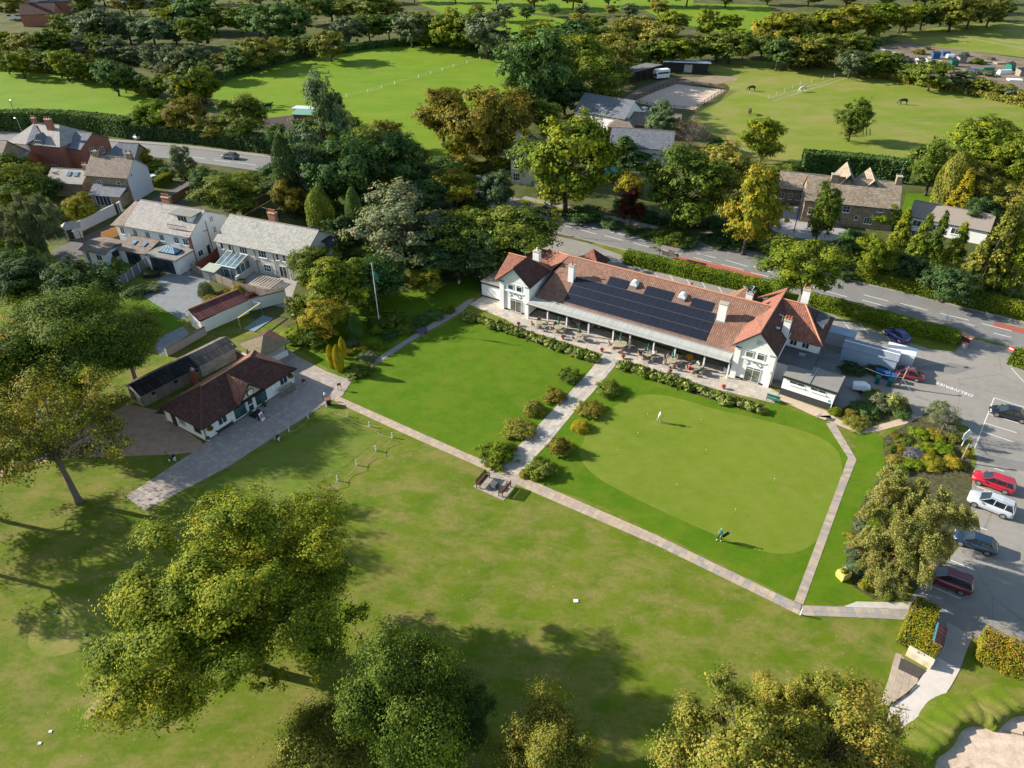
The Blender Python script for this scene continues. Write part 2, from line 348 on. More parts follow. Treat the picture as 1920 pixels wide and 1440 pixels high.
def kerb(name, L, w, z):
    A, B = L, offs(L, w); m = M(); n = len(A)
    m.add([(p.x, p.y, 0) for p in A] + [(p.x, p.y, z) for p in A] + [(p.x, p.y, z) for p in B] + [(p.x, p.y, 0) for p in B],
          [(i, i + 1, n + i + 1, n + i) for i in range(n - 1)] + [(n + i, n + i + 1, 2 * n + i + 1, 2 * n + i) for i in range(n - 1)] + [(2 * n + i, 2 * n + i + 1, 3 * n + i + 1, 3 * n + i) for i in range(n - 1)])
    return struct(name, m, m_kerb)
kerb('kerb', FE, .16, .15)
kerb('kerb', [p for p in NE if p.x < G(1790, 623).x], -.16, .15)
strip('pavement', offs(FE, .16), offs(FE, 1.55), .125, m_pave)
seg = [p for p in FE if G(960, 375).x < p.x < G(1250, 440).x]
strip('verge', offs(seg, .18), offs(seg, 1.7), .134, g_rough)
strip('pavement', offs(seg, 1.7), offs(seg, 3.3), .134, m_pave)
flat('driveway', [(1322, 432), (1368, 428), (1392, 470), (1345, 462)], m_pave, .04)
flat('red_bus_lane', [(1268, 480), (1350, 496), (1431, 517), (1429, 531), (1300, 499), (1255, 489)], m_red, .036)
flat('red_bus_lane', [(1864, 604), (1925, 617), (2010, 640), (2010, 655), (1925, 628), (1862, 612)], m_red, .036)
def dash(a, b, w=.12, mat=None, z=.042, nm='road_marking'):
    p, q = G(*a), G(*b); t = (q - p).normalized(); n = Vector((-t.y, t.x, 0)) * w / 2
    return struct(nm, M().sheet([tuple(p + n), tuple(q + n), tuple(q - n), tuple(p - n)][::-1], z), mat or m_line)
for a, b in [((1045, 420), (1079, 429)), ((1084, 430), (1118, 439)), ((1096, 424), (1126, 431)), ((1133, 442), (1168, 451)), ((1143, 435), (1177, 443)), ((1188, 456), (1219, 464)), ((1199, 449), (1233, 457)),
             ((1239, 467), (1277, 478)), ((1249, 461), (1284, 470)), ((1306, 475), (1343, 484)), ((1300, 483), (1334, 492)), ((1361, 488), (1402, 500)), ((1352, 496), (1395, 507)), ((1412, 499), (1442, 510)), ((1408, 511), (1440, 519)),
             ((1502, 529), (1530, 541)), ((1548, 546), (1588, 557)), ((1619, 553), (1666, 565)), ((1616, 563), (1662, 575)), ((1688, 569), (1739, 582)), ((1687, 580), (1700, 584)), ((1763, 588), (1817, 601)), ((1788, 599), (1828, 612)),
             ((1841, 607), (1897, 621)), ((1863, 625), (1896, 633)), ((1035, 409), (1054, 414)), ((1058, 421), (1082, 416)), ((1500, 520), (1530, 541)), ((1430, 506), (1452, 512)), ((640, 332), (668, 337)), ((400, 300), (432, 304)), ((445, 305), (480, 310)), ((350, 294), (385, 298)), ((60, 263), (100, 267)), ((495, 311), (520, 315))]:
    dash(a, b)
for a, b in [((1272, 481), (1352, 499)), ((1352, 499), (1428, 518)), ((1866, 603), (1925, 617)), ((1262, 489.5), (1345, 509)), ((1345, 509), (1430, 531))]: dash(a, b, .09, m_yel)
# the clubhouse lot
lot = [(1035, 441), (1100, 455), (1165, 478), (1168, 490), (1300, 521), (1450, 557), (1560, 590), (1640, 620), (1745, 655), (1790, 660), (1812, 632), (1860, 645), (1916, 657), (2150, 725), (2400, 800), (2500, 1500), (1925, 1232), (1850, 1200), (1740, 1168), (1690, 1152), (1715, 1110), (1770, 1060), (1820, 1000), (1822, 905), (1832, 862), (1815, 800), (1740, 770), (1715, 790), (1600, 770), (1480, 735), (1000, 560), (985, 470)]
flat('car_park', lot, m_tarmac, .008)
for a, b in [((1198.3, 502), (1209, 521)), ((1227, 508.5), (1241, 533)), ((1255.5, 514.5), (1273, 546)), ((1286.5, 521.5), (1303, 553)), ((1316.5, 529.3), (1333, 560)), ((1347, 537), (1364, 567)), ((1378, 545), (1396, 575)),
             ((1579, 600), (1594, 618)), ((1612, 606), (1629, 627)), ((1655, 620), (1668, 638)), ((1864, 746), (1827, 841)), ((1864, 746), (1925, 765)), ((1853.6, 776.7), (1911, 794)), ((1847, 793.4), (1906, 811.7)), ((1841, 809), (1900, 829)),
             ((1864, 878), (1883, 884)), ((1832, 912), (1868, 926)), ((1822, 945), (1846, 955)), ((1817, 982), (1851, 994)), ((1767, 1044), (1827, 1069)), ((1728, 1091), (1801, 1123)), ((1729, 1123), (1788, 1152)), ((1896, 690), (1925, 722))]:
    dash(a, b, .09, None, .016, 'bay_line')
def textmesh(name, s, size, loc, rz, mat, parent=None, rx=0.0, thick=.004):
    cu = bpy.data.curves.new(name, 'FONT'); cu.body = s; cu.size = size; cu.extrude = thick; cu.align_x = 'LEFT'; cu.resolution_u = 2
    o = bpy.data.objects.new(name, cu); COL.objects.link(o); dg = bpy.context.evaluated_depsgraph_get()
    me = bpy.data.meshes.new_from_object(o.evaluated_get(dg)); bpy.data.objects.remove(o); bpy.data.curves.remove(cu)
    me.materials.clear(); me.materials.append(mat); q = link(name, me, parent); q.location = loc; q.rotation_euler = (rx, 0, rz); return q
pd, pe = G(1826, 741, .015), G(1757, 716, .015)
tm = textmesh('painted_word', 'DELIVERIES', 1.0, pd, math.atan2(pe.y - pd.y, pe.x - pd.x), m_line)
w = max(v.co.x for v in tm.data.vertices); tm.scale = ((pe - pd).length / w, .8, 1.0); tm['kind'] = 'structure'
# drain covers
for a in [(1812, 689)]: p = G(*a, .014); struct('drain_cover', M().box(p.x - .3, p.x + .3, p.y - .2, p.y + .2, .01, .02), plain('iron', (.08, .07, .06), .6, .5))
# lawns of the club
lawnL = [(641, 746), (660, 716), (760, 650), (868, 590), (880, 590), (1112, 683), (1043, 762), (988, 820), (937, 874), (880, 850), (800, 815), (720, 780)]
flat('lawn', lawnL, g_lawn, .012)
lawnR = [(1155, 692), (1160, 680), (1250, 705), (1430, 765), (1452, 757), (1525, 782), (1550, 795), (1590, 858), (1565, 925), (1489, 1126), (1440, 1100), (1260, 1012), (1130, 950), (975, 893), (1027, 833), (1077, 772)]
flat('lawn', lawnR, g_lawn, .012)
green = [(1086, 860), (1088, 840), (1105, 800), (1150, 760), (1205, 738), (1260, 742), (1330, 765), (1420, 785), (1500, 805), (1560, 830), (1582, 865), (1574, 930), (1545, 1000), (1515, 1030), (1470, 1042), (1400, 1028), (1310, 990), (1200, 940), (1115, 895)]
flat('putting_green', green, g_green, .020, smooth=2)
flat('tee', [(625, 777), (680, 803), (712, 821), (640, 880), (571, 929), (500, 960), (385, 925), (390, 905), (500, 845)], g_tee, .012)
flat('lawn', [(525, 650), (560, 600), (700, 560), (880, 520), (905, 540), (880, 560), (752, 643), (645, 710), (612, 690), (560, 655)], g_lawn, .014)
flat('lawn', [(1604, 803), (1655, 818), (1662, 865), (1600, 975), (1588, 1060), (1640, 1128), (1600, 1130), (1560, 1137), (1505, 1134), (1582, 926), (1606, 862)], g_lawn, .012)
flat('garden_lawn', [(228, 558), (262, 546), (300, 548), (343, 610), (298, 634), (215, 640), (205, 600)], g_garden, .012)
flat('garden_lawn', [(1700, 362), (1760, 364), (1740, 402), (1690, 398)], g_garden, .012)
flat('tee_ground', [(50, 1195), (75, 1155), (130, 1130), (185, 1130), (205, 1165), (165, 1215), (95, 1235), (58, 1222)], grass('worn_tee', (.11, .16, .016), (.165, .20, .024), (.225, .225, .045), (.30, .22, .09), .08, .6, 0, 1, .8), .012, smooth=2)
flat('gravel_area', [(83, 852), (179, 791), (240, 757), (304, 772), (380, 830), (385, 845), (330, 852), (100, 860), (20, 890), (-30, 905), (-30, 880)], m_gravel, .010)
# ------------------------------------------------------------------ paving, laid slab by slab
def paving(name, quad, d, du, dv, stag, mats, z=.03, limit=300, jitter=.012, base_m=None, rows_from=None, seed=1, along=(0, 1), pname='paving_slab'):
    rr = random.Random(seed); P = quad if isinstance(quad[0], tuple) and d == 'w' else px2(quad)
    ar = sum(P[i][0] * P[(i + 1) % len(P)][1] - P[(i + 1) % len(P)][0] * P[i][1] for i in range(len(P)))
    if ar < 0: P = P[::-1]; 
    A, B = (quad[along[0]], quad[along[1]]); A, B = ((Vector((*A, 0)), Vector((*B, 0))) if d == 'w' else (G(*A), G(*B)))
    t = (B - A).normalized(); n = Vector((-t.y, t.x, 0)); o = Vector((P[0][0], P[0][1], 0)) if rows_from is None else A
    L = [((Vector((p[0], p[1], 0)) - A).dot(t), (Vector((p[0], p[1], 0)) - A).dot(n)) for p in P]
    base = struct(name, M().sheet([(p[0], p[1], z - .012) for p in P]), base_m or plain('joint_sand', (.16, .125, .095), .95, 0, .2, 4))
    u0, u1 = min(p[0] for p in L), max(p[0] for p in L); v0, v1 = min(p[1] for p in L), max(p[1] for p in L)
    cells = []; j = 0; v = v0
    while v < v1:
        u = u0 - ((stag * du if not isinstance(du, tuple) else rr.uniform(0, .6)) if j % 2 else 0)
        while u < u1:
            w = du if not isinstance(du, tuple) else rr.uniform(*du)
            g_ = .007; c = [(u + g_, v + g_), (u + w - g_, v + g_), (u + w - g_, v + dv - g_), (u + g_, v + dv - g_)]
            q = clip(L, c)
            if len(q) >= 3:
                a_ = abs(sum(q[i][0] * q[(i + 1) % len(q)][1] - q[(i + 1) % len(q)][0] * q[i][1] for i in range(len(q)))) / 2
                if a_ > .02: cells.append((q, a_ > .98 * (w - 2 * g_) * (dv - 2 * g_), (u, v, w)))
            u += w
        v += dv; j += 1
    def wp(q): p = A + t * q[0] + n * q[1]; return (p.x, p.y)
    cells.sort(key=lambda c: wp(c[0][0])[1])
    share = {}; rest = [M() for _ in mats]
    for k, (q, full, (u, v, w)) in enumerate(cells):
        mi = rr.randrange(len(mats)); h = z + rr.uniform(-.004, .006)
        if k < limit:
            if full and not isinstance(du, tuple):
                if mi not in share: share[mi] = M().bbox(0, w - .014, 0, dv - .014, -.03, 0, .006).mesh(pname, mats[mi])
                s = link(pname, share[mi], base); p = A + t * (u + .007) + n * (v + .007); s.location = (p.x, p.y, h); s.rotation_euler = (0, 0, math.atan2(t.y, t.x))
            else: s = part(pname, M().prism([wp(x) for x in q], z - .03, h), mats[mi], base)
        else: rest[mi].prism([wp(x) for x in q], z - .03, h)
    for i, r_ in enumerate(rest):
        if r_.v: part('paving_slab_rest', r_, mats[i], base, kind='stuff')
    return base
tan = [plain('slab_tan_%d' % i, c, .88, 0, .16, 2.2) for i, c in enumerate([(.42, .335, .235), (.39, .30, .225), (.45, .355, .25), (.37, .29, .225), (.43, .32, .22)])]
greyslab = [plain('slab_grey_%d' % i, c, .88, 0, .16, 2.2) for i, c in enumerate([(.34, .29, .245), (.29, .265, .235), (.37, .30, .245), (.31, .27, .23), (.39, .33, .25)])]
stone = [plain('flag_stone_%d' % i, c, .85, 0, .16, 1.8) for i, c in enumerate([(.48, .415, .32), (.43, .385, .32), (.38, .34, .29), (.48, .39, .305), (.42, .39, .34), (.51, .45, .355)])]
fore = [plain('fore_slab_%d' % i, c, .88, 0, .16, 2.2) for i, c in enumerate([(.36, .30, .25), (.33, .275, .235), (.39, .33, .27), (.34, .28, .25)])]
paving('path', [(625, 752), (632, 742), (760, 799), (760, 814)], 0, .57, .56, 0, tan, .032, 300, seed=2, along=(1, 2))
for k, q in enumerate([[(760, 799), (880, 852), (880, 867), (760, 814)], [(880, 852), (937, 876), (943, 896), (880, 867)], [(937, 876), (985, 896), (1000, 923), (943, 896)]]):
    paving('path', q, 0, .57, .56, 0, tan, .032, 300, seed=3 + k, along=(0, 1))
paving('path', [(985, 896), (1230, 1003), (1232, 1023), (1000, 923)], 0, .57, .56, 0, tan, .032, 300, seed=8, along=(0, 1))
paving('path', [(1230, 1003), (1465, 1117), (1502, 1134), (1500, 1154), (1462, 1135), (1232, 1023)], 0, .57, .56, 0, tan[:3] + greyslab[:3], .032, 300, seed=9, along=(0, 1))
paving('path', [(1504, 1135), (1560, 1137), (1700, 1142), (1700, 1163), (1655, 1160), (1502, 1154)], 0, .6, .56, 0, greyslab, .032, 300, seed=10, along=(0, 1))
flat('concrete_apron', [(1583, 1137), (1606, 1128), (1655, 1129), (1692, 1130), (1760, 1160), (1700, 1163), (1640, 1150)], m_conc, .024)
for k, q in enumerate([[(1489, 1127), (1506, 1134), (1581, 926), (1565, 926)], [(1565, 926), (1581, 926), (1606, 862), (1590, 858)], [(1590, 858), (1606, 862), (1565, 792), (1549, 794)]]):
    paving('path', q, 0, 2.0, .42, 0, tan[:2] + greyslab[2:4], .034, 300, seed=20 + k, along=(0, 1))
for k, q in enumerate([[(1456, 747), (1462, 739), (1551, 771), (1560, 785), (1526, 780)], [(1526, 780), (1560, 779), (1590, 797), (1612, 814), (1560, 793)], [(1590, 797), (1634, 801), (1648, 808), (1612, 814)], [(1634, 801), (1672, 790), (1698, 795), (1648, 808)], [(1672, 790), (1716, 778), (1722, 784), (1698, 795)]]):
    flat('footpath', q, plain('resin_path', (.50, .38, .27), .9, 0, .12, 2), .026)
paving('garden_path', [(937, 873), (988, 820), (1027, 833), (1008, 852), (975, 892)], 0, (.55, 1.0), .55, 0, stone, .034, 300, seed=31, along=(0, 1))
paving('garden_path', [(988, 820), (1043, 762), (1077, 772), (1048, 807), (1027, 833)], 0, (.55, 1.0), .55, 0, stone, .034, 300, seed=32, along=(0, 1))
paving('garden_path', [(1043, 762), (1102, 700), (1131, 664), (1162, 675), (1142, 700), (1108, 740), (1077, 772)], 0, (.55, 1.0), .55, 0, stone, .034, 300, seed=33, along=(0, 1))
# terrace in front of the clubhouse
paving('terrace', [(1131, 664), (968, 613), (951, 600), (880, 571), (905, 556), (940, 560), (1390, 700), (1461, 737), (1452, 756), (1351, 732), (1220, 692), (1162, 675)], 0, (.6, 1.1), .7, 0, stone, .030, 300, seed=35, along=(0, 1))
# forecourt of the golf shop
paving('forecourt', [(617, 753), (425, 877), (271, 957), (236, 931), (380, 836), (400, 812), (540, 698), (600, 700), (642, 742)], 0, .62, .62, 0, fore, .030, 300, seed=36, along=(1, 0))
paving('forecourt', [(538, 655), (558, 668), (612, 697), (660, 714), (642, 742), (600, 722), (560, 712), (520, 672)], 0, .62, .62, 0, fore, .034, 300, seed=37, along=(0, 2))
flat('footpath', [(644, 711), (752, 643), (880, 561), (890, 560), (868, 584), (768, 642), (659, 714)], plain('old_path', (.30, .26, .22), .9, 0, .2, 2), .028)
paving('bench_pad', [(887, 912.5), (944, 939), (969, 908), (919, 886)], 0, .6, .6, 0, greyslab, .026, 60, seed=38, along=(0, 1))
flat('patio', [(268, 556), (300, 522), (330, 500), (400, 520), (378, 548), (388, 575), (340, 600)], plain('patio_slate', (.20, .21, .21), .85, 0, .15, 1), .02)
flat('patio', [(296, 634), (343, 612), (362, 632), (330, 650), (300, 668), (292, 655)], plain('patio_slate', (.2, .2, .2)), .02)
flat('patio', [(400, 520), (470, 500), (560, 520), (540, 580), (470, 560)], plain('patio_grey', (.33, .30, .27), .9, 0, .2, 1), .02)
flat('lane', [(95, 470), (200, 425), (235, 400), (330, 350), (360, 335), (390, 350), (330, 392), (215, 450), (120, 500)], plain('lane_dark', (.13, .115, .105), .9, 0, .2, .5), .03)
flat('driveway', [(1432, 425), (1455, 390), (1500, 385), (1560, 415), (1600, 440), (1560, 452), (1480, 445)], plain('drive_gravel', (.34, .31, .28), .95, 0, .15, .6), .03)
# right-hand corner: slab walk, concrete walk, bunker
paving('path', [(1651, 1319), (1667, 1270), (1679, 1224), (1690, 1228), (1722, 1272), (1718, 1285), (1697, 1305), (1668, 1324)], 0, .9, .5, .5, tan[:3], .030, 120, seed=39, along=(0, 2))
c7 = lambda L: [(1420 + a / 3.79, 1060 + b / 3.79) for a, b in L]
flat('walkway', c7([(1200, 745), (1280, 650), (1440, 740), (1380, 850), (1300, 970), (1180, 1070), (1010, 1170), (900, 1200), (945, 1000), (1060, 930), (1135, 840)]), plain('pale_concrete', (.56, .49, .42), .9, 0, .1, 1), .034)
flat('walkway', c7([(1345, 400), (1530, 510), (1490, 600), (1440, 738), (1282, 648), (1330, 560)]), plain('grey_concrete', (.36, .32, .28), .9, 0, .1, 1), .034)
bk = smoothpoly(px2(c7([(1250, 1500), (1262, 1370), (1330, 1330), (1400, 1270), (1430, 1190), (1480, 1148), (1560, 1135), (1640, 1160), (1690, 1192), (1740, 1130), (1800, 1082), (1880, 1062), (2100, 1060), (2400, 1300), (2300, 1600), (1250, 1650)])), 2)
struct('bunker', M().sheet([(a, b, .02) for a, b in bk]), m_sand)
cx = sum(p[0] for p in bk) / len(bk); cy = sum(p[1] for p in bk) / len(bk)
m = M(); n = len(bk); rr = random.Random(5)
prof = [(0.06, .02, ), (-.10, .50), (-.55, .62), (-1.5, .30), (-2.8, .016)]
vs = []
nrm = []
for i in range(n):
    a, b = Vector((*bk[i - 1], 0)), Vector((*bk[(i + 1) % n], 0)); t = (b - a).normalized(); q = Vector((-t.y, t.x, 0))
    if q.dot(Vector((cx - bk[i][0], cy - bk[i][1], 0))) < 0 and False: q = -q
    nrm.append(q)
ar = sum(bk[i][0] * bk[(i + 1) % n][1] - bk[(i + 1) % n][0] * bk[i][1] for i in range(n)); sg = 1 if ar > 0 else -1
for d, z in prof:
    for i in range(n): j_ = 1 + .15 * math.sin(i * 1.7); vs.append((bk[i][0] + nrm[i].x * d * sg, bk[i][1] + nrm[i].y * d * sg, z * j_ if z > .1 else z))
m.add(vs, [(k * n + i, k * n + (i + 1) % n, (k + 1) * n + (i + 1) % n, (k + 1) * n + i) for k in range(len(prof) - 1) for i in range(n)])
struct('bunker_lip', m, g_rough, smooth=True)

flat('worn_patch', [(150, 1345), (185, 1310), (235, 1285), (245, 1290), (200, 1322), (165, 1352)], plain('worn_turf', (.27, .22, .10), .95, 0, .25, 2), .010, smooth=2)
for pts, z in (([(1640, 585), (1690, 562), (1702, 565), (1655, 588)], .034), ([(1700, 690), (1790, 702), (1830, 690), (1780, 680)], .012), ([(1840, 850), (1925, 868), (1925, 885), (1840, 866)], .012), ([(480, 303), (525, 308), (524, 315), (478, 310)], .034)): flat('tarmac_patch', pts, asphalt('patch_tarmac', (.19, .18, .165), .2, False) if 'patch_tarmac' not in MATS else MATS['patch_tarmac'], z)
# ------------------------------------------------------------------ building materials
w_white = plain('white_render', (.80, .79, .76), .8, 0, .05, 1.2)
w_cream = plain('cream_render', (.66, .62, .54), .85, 0, .07, 1.0)
w_paint = plain('white_paint', (.78, .78, .76), .5, 0, .04, 3)
w_black = plain('black_paint', (.025, .025, .028), .6, 0, .2, 3)
w_grey = plain('grey_render', (.50, .50, .52), .85, 0, .06, 1)
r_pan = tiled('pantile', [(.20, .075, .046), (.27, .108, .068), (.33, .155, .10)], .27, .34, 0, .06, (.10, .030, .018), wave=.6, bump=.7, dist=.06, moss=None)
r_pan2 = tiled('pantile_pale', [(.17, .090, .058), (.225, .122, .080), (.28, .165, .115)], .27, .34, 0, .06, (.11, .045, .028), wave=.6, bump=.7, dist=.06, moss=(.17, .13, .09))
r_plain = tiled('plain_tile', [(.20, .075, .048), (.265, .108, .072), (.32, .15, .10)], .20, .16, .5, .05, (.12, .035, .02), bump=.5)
r_dark = tiled('brown_shaded_tile', [(.058, .025, .020), (.085, .036, .028), (.12, .052, .040)], .30, .30, .5, .06, (.03, .012, .01), bump=.6, moss=(.16, .09, .05))  # brown tile, darkened; also puts the shade of turned-away slopes into colour
r_slate = tiled('grey_slate', [(.25, .225, .20), (.33, .30, .27), (.40, .36, .32)], .36, .26, .5, .05, (.14, .12, .11), bump=.5, moss=(.30, .26, .18))
r_slate2 = tiled('green_slate', [(.24, .235, .20), (.33, .315, .27), (.42, .39, .33)], .30, .30, .5, .06, (.13, .12, .10), bump=.5)
r_blue = tiled('blue_slate', [(.10, .11, .125), (.14, .15, .165), (.19, .195, .21)], .30, .25, .5, .05, (.05, .05, .06), bump=.4)
r_brown = tiled('concrete_tile', [(.16, .12, .095), (.22, .17, .13), (.28, .22, .165)], .33, .34, 0, .05, (.07, .05, .04), wave=.3, bump=.6)
r_stone = tiled('stone_slate', [(.20, .155, .11), (.30, .23, .165), (.40, .32, .23)], .42, .34, .5, .08, (.08, .055, .035), bump=.9, moss=(.22, .19, .09))
r_corr = tiled('black_sheet', [(.014, .014, .016), (.024, .022, .022), (.05, .04, .035)], .28, 1.8, 0, .04, (.004, .004, .004), wave=.8, bump=.9, dist=.07)
r_asb = tiled('cement_sheet', [(.08, .065, .055), (.14, .115, .095), (.22, .18, .15)], .20, 1.6, 0, .04, (.03, .024, .02), wave=.7, bump=.8, dist=.06, moss=(.06, .05, .03))
r_canopy = tiled('canopy_sheet', [(.33, .33, .29), (.40, .39, .34), (.46, .45, .40)], .17, 4.0, 0, .02, (.22, .23, .21), wave=.9, bump=.6, dist=.05)
r_flat = plain('felt_roof', (.23, .215, .185), .95, 0, .12, .8)
r_flat2 = plain('dark_felt', (.10, .105, .11), .95, 0, .2, .8)
r_ridge = plain('ridge_tile', (.48, .22, .13), .8, 0, .15, 6)
b_brick = tiled('red_brick', [(.22, .065, .04), (.32, .10, .06), (.38, .14, .09)], .225, .075, .5, .05, (.30, .24, .20), bump=.3)
b_stone = tiled('gritstone', [(.20, .145, .095), (.30, .22, .15), (.40, .31, .21)], .38, .20, .5, .06, (.12, .09, .06), bump=.5)
m_lead = plain('lead', (.24, .25, .27), .6, .2, .15, 3)
m_glass = glassy('window_glass')
m_glass2 = glassy('window_glass_green', (.10, .12, .08), .12)
m_solar = tiled('solar_cell', [(.010, .012, .020), (.015, .018, .030), (.024, .026, .036)], .17, .17, 0, .035, (.024, .025, .03), bump=.05, rough=.4, cellvar=.5)
m_alu = plain('aluminium', (.45, .45, .46), .35, .7, .05, 5)
m_wood = plain('brown_wood', (.11, .050, .028), .7, 0, .3, 5)
m_timber = plain('grey_timber', (.28, .23, .18), .9, 0, .25, 3)
m_orange = plain('new_timber', (.50, .25, .09), .8, 0, .15, 4)
m_pot = plain('chimney_pot', (.42, .13, .06), .8, 0, .15, 6)
m_metal_d = plain('dark_metal', (.04, .042, .045), .5, .4, .2, 5)
def ob(m, o, a, n, x0, x1, d0, d1, z0, z1):
    o, a, n = Vector(o), Vector(a), Vector(n); up = Vector((0, 0, 1))
    c = [o + a * x + n * d + up * z for z in (z0, z1) for (x, d) in ((x0, d0), (x1, d0), (x1, d1), (x0, d1))]
    m.add(c, [(3, 2, 1, 0), (4, 5, 6, 7), (0, 1, 5, 4), (1, 2, 6, 5), (2, 3, 7, 6), (3, 0, 4, 7)])
def window(par, o, a, n, w, h, nx=2, ny=1, fm=None, gm=None, fw=.06, sill=True, top=0.0, name='window', proud=.05):
    """frame with bars standing proud of the wall, panes set back in it; o = lower left corner seen from outside"""
    fm = fm or w_paint; gm = gm or m_glass; m = M()
    ob(m, o, a, n, 0, w, 0, proud, 0, fw); ob(m, o, a, n, 0, w, 0, proud, h - fw, h)
    ob(m, o, a, n, 0, fw, 0, proud - .002, fw, h - fw); ob(m, o, a, n, w - fw, w, 0, proud - .002, fw, h - fw)
    for i in range(1, nx): x = w * i / nx; ob(m, o, a, n, x - fw * .45, x + fw * .45, 0, proud - .004, fw, h - fw)
    for j in range(1, ny): z = h * j / ny; ob(m, o, a, n, fw, w - fw, 0, proud - .006, z - fw * .35, z + fw * .35)
    if top: ob(m, o, a, n, fw, w - fw, 0, proud - .003, h - top - fw * .5, h - top + fw * .5)
    f = part(name, m, fm, par)
    g = M(); ob(g, o, a, n, fw, w - fw, 0, .015, fw, h - fw); part('pane', g, gm, f)
    if sill: s = M(); ob(s, o, a, n, -.06, w + .06, 0, .13, -.09, -.003); part('sill', s, w_paint if sill is True else sill, f)
    return f
def chimney(par, x, y, w, d, z0, z1, mat=None, pots=1, potm=None, cap=True, potz=.45):
    m = M().box(x - w / 2, x + w / 2, y - d / 2, y + d / 2, z0, z1); c = part('chimney', m, mat or w_white, par)
    if cap: part('cap', M().bbox(x - w / 2 - .07, x + w / 2 + .07, y - d / 2 - .07, y + d / 2 + .07, z1, z1 + .12), plain('cap_stone', (.40, .36, .26), .9, 0, .2, 4), c)
    for i in range(pots):
        q = (i - (pots - 1) / 2) * (max(w, d) - .2) / max(1, pots - 1) if pots > 1 else 0
        px_, py_ = (x + q, y) if w >= d else (x, y + q)
        part('chimney_pot', M().lathe([(.11, 0), (.13, .03), (.10, .1), (.095, potz - .05), (.12, potz)], 8, (px_, py_, z1 + .12)), potm or m_pot, c)
    return c
def ridge(par, pts, r=.11, mat=None, name='ridge'): return part(name, M().tube(pts, r, 6), mat or r_ridge, par)
def gutter(par, a, b, mat=None, r=.06): return part('gutter', M().tube([a, b], r, 6), mat or w_black, par)
def dpipe(par, x, y, z0, z1, mat=None, r=.045): return part('downpipe', M().tube([(x, y, z0), (x, y, z1)], r, 6), mat or w_black, par)
X, Y_, NX, NY = (1, 0, 0), (0, 1, 0), (-1, 0, 0), (0, -1, 0)
def at(px_, py_, az, name, label, cat, group=None):
    p = G(px_, py_); return thing(name, label, cat, (p.x, p.y, 0), az, group)
# ------------------------------------------------------------------ the clubhouse
CAZ = rad(-30.5)
club = at(937.9, 577.1, CAZ, 'clubhouse', 'long white clubhouse with red pantile roof, solar panels and two gabled wings', 'clubhouse')
# left wing
m = M().box(0, 4.95, .02, 7.4, 0, 4.95); m.wallpoly([(0, .02, 4.9), (4.95, .02, 4.9), (2.45, .02, 7.15)], .25, NY); m.wallpoly([(-.01, 1.0, 4.9), (-.01, 7.0, 4.9), (-.01, 3.8, 6.6)], .25, NX)
part('wall', m, w_white, club)
part('plinth', M().box(-.02, 4.97, -.02, 7.0, 0, .28), w_black, club)
A0 = (-.35, -.35, 4.82); D0 = (2.45, -.35, 7.35); C1 = (2.3, 3.8, 7.12); F0 = (5.2, -.35, 4.95); E0 = (5.2, 5.6, 4.95)
part('roof', M().slab([(-.75, -.35, 4.75), A0, (2.3, 3.8, 7.10), (-.75, 3.8, 7.10)], .12), r_pan, club)
part('roof', M().slab([A0, D0, (2.3, 3.8, 7.14)], .06), r_pan, club)
part('roof', M().slab([D0, F0, E0, (2.35, 3.8, 7.16)], .12), r_dark, club)  # right slope: its shade is put into the darker tile colour
part('roof', M().slab([(-.75, 3.8, 7.10), (2.3, 3.8, 7.10), (5.2, 5.6, 4.95), (5.2, 7.8, 4.7), (-.75, 7.8, 4.75)], .12), r_pan, club)
part('bargeboard', M().slab([(-.38, -.40, 4.70), (2.45, -.40, 7.26), (2.45, -.33, 7.26), (-.38, -.33, 4.70)], .2), w_black, club)
part('bargeboard', M().slab([(5.22, -.40, 4.86), (2.45, -.40, 7.26), (2.45, -.33, 7.26), (5.22, -.33, 4.86)], .2), w_black, club)
ridge(club, [(2.45, -.36, 7.38), (2.32, 3.8, 7.2)], .09, plain('dark_ridge', (.12, .06, .045), .8)); ridge(club, [(-.78, 3.8, 7.16), (2.3, 3.8, 7.18)]); ridge(club, [(2.32, 3.8, 7.2), (5.2, 5.6, 5.05)], .08, MATS['dark_ridge'])
gutter(club, (5.25, -.35, 4.85), (5.25, 5.5, 4.85))
for k, u in enumerate((.02, .02)): pass
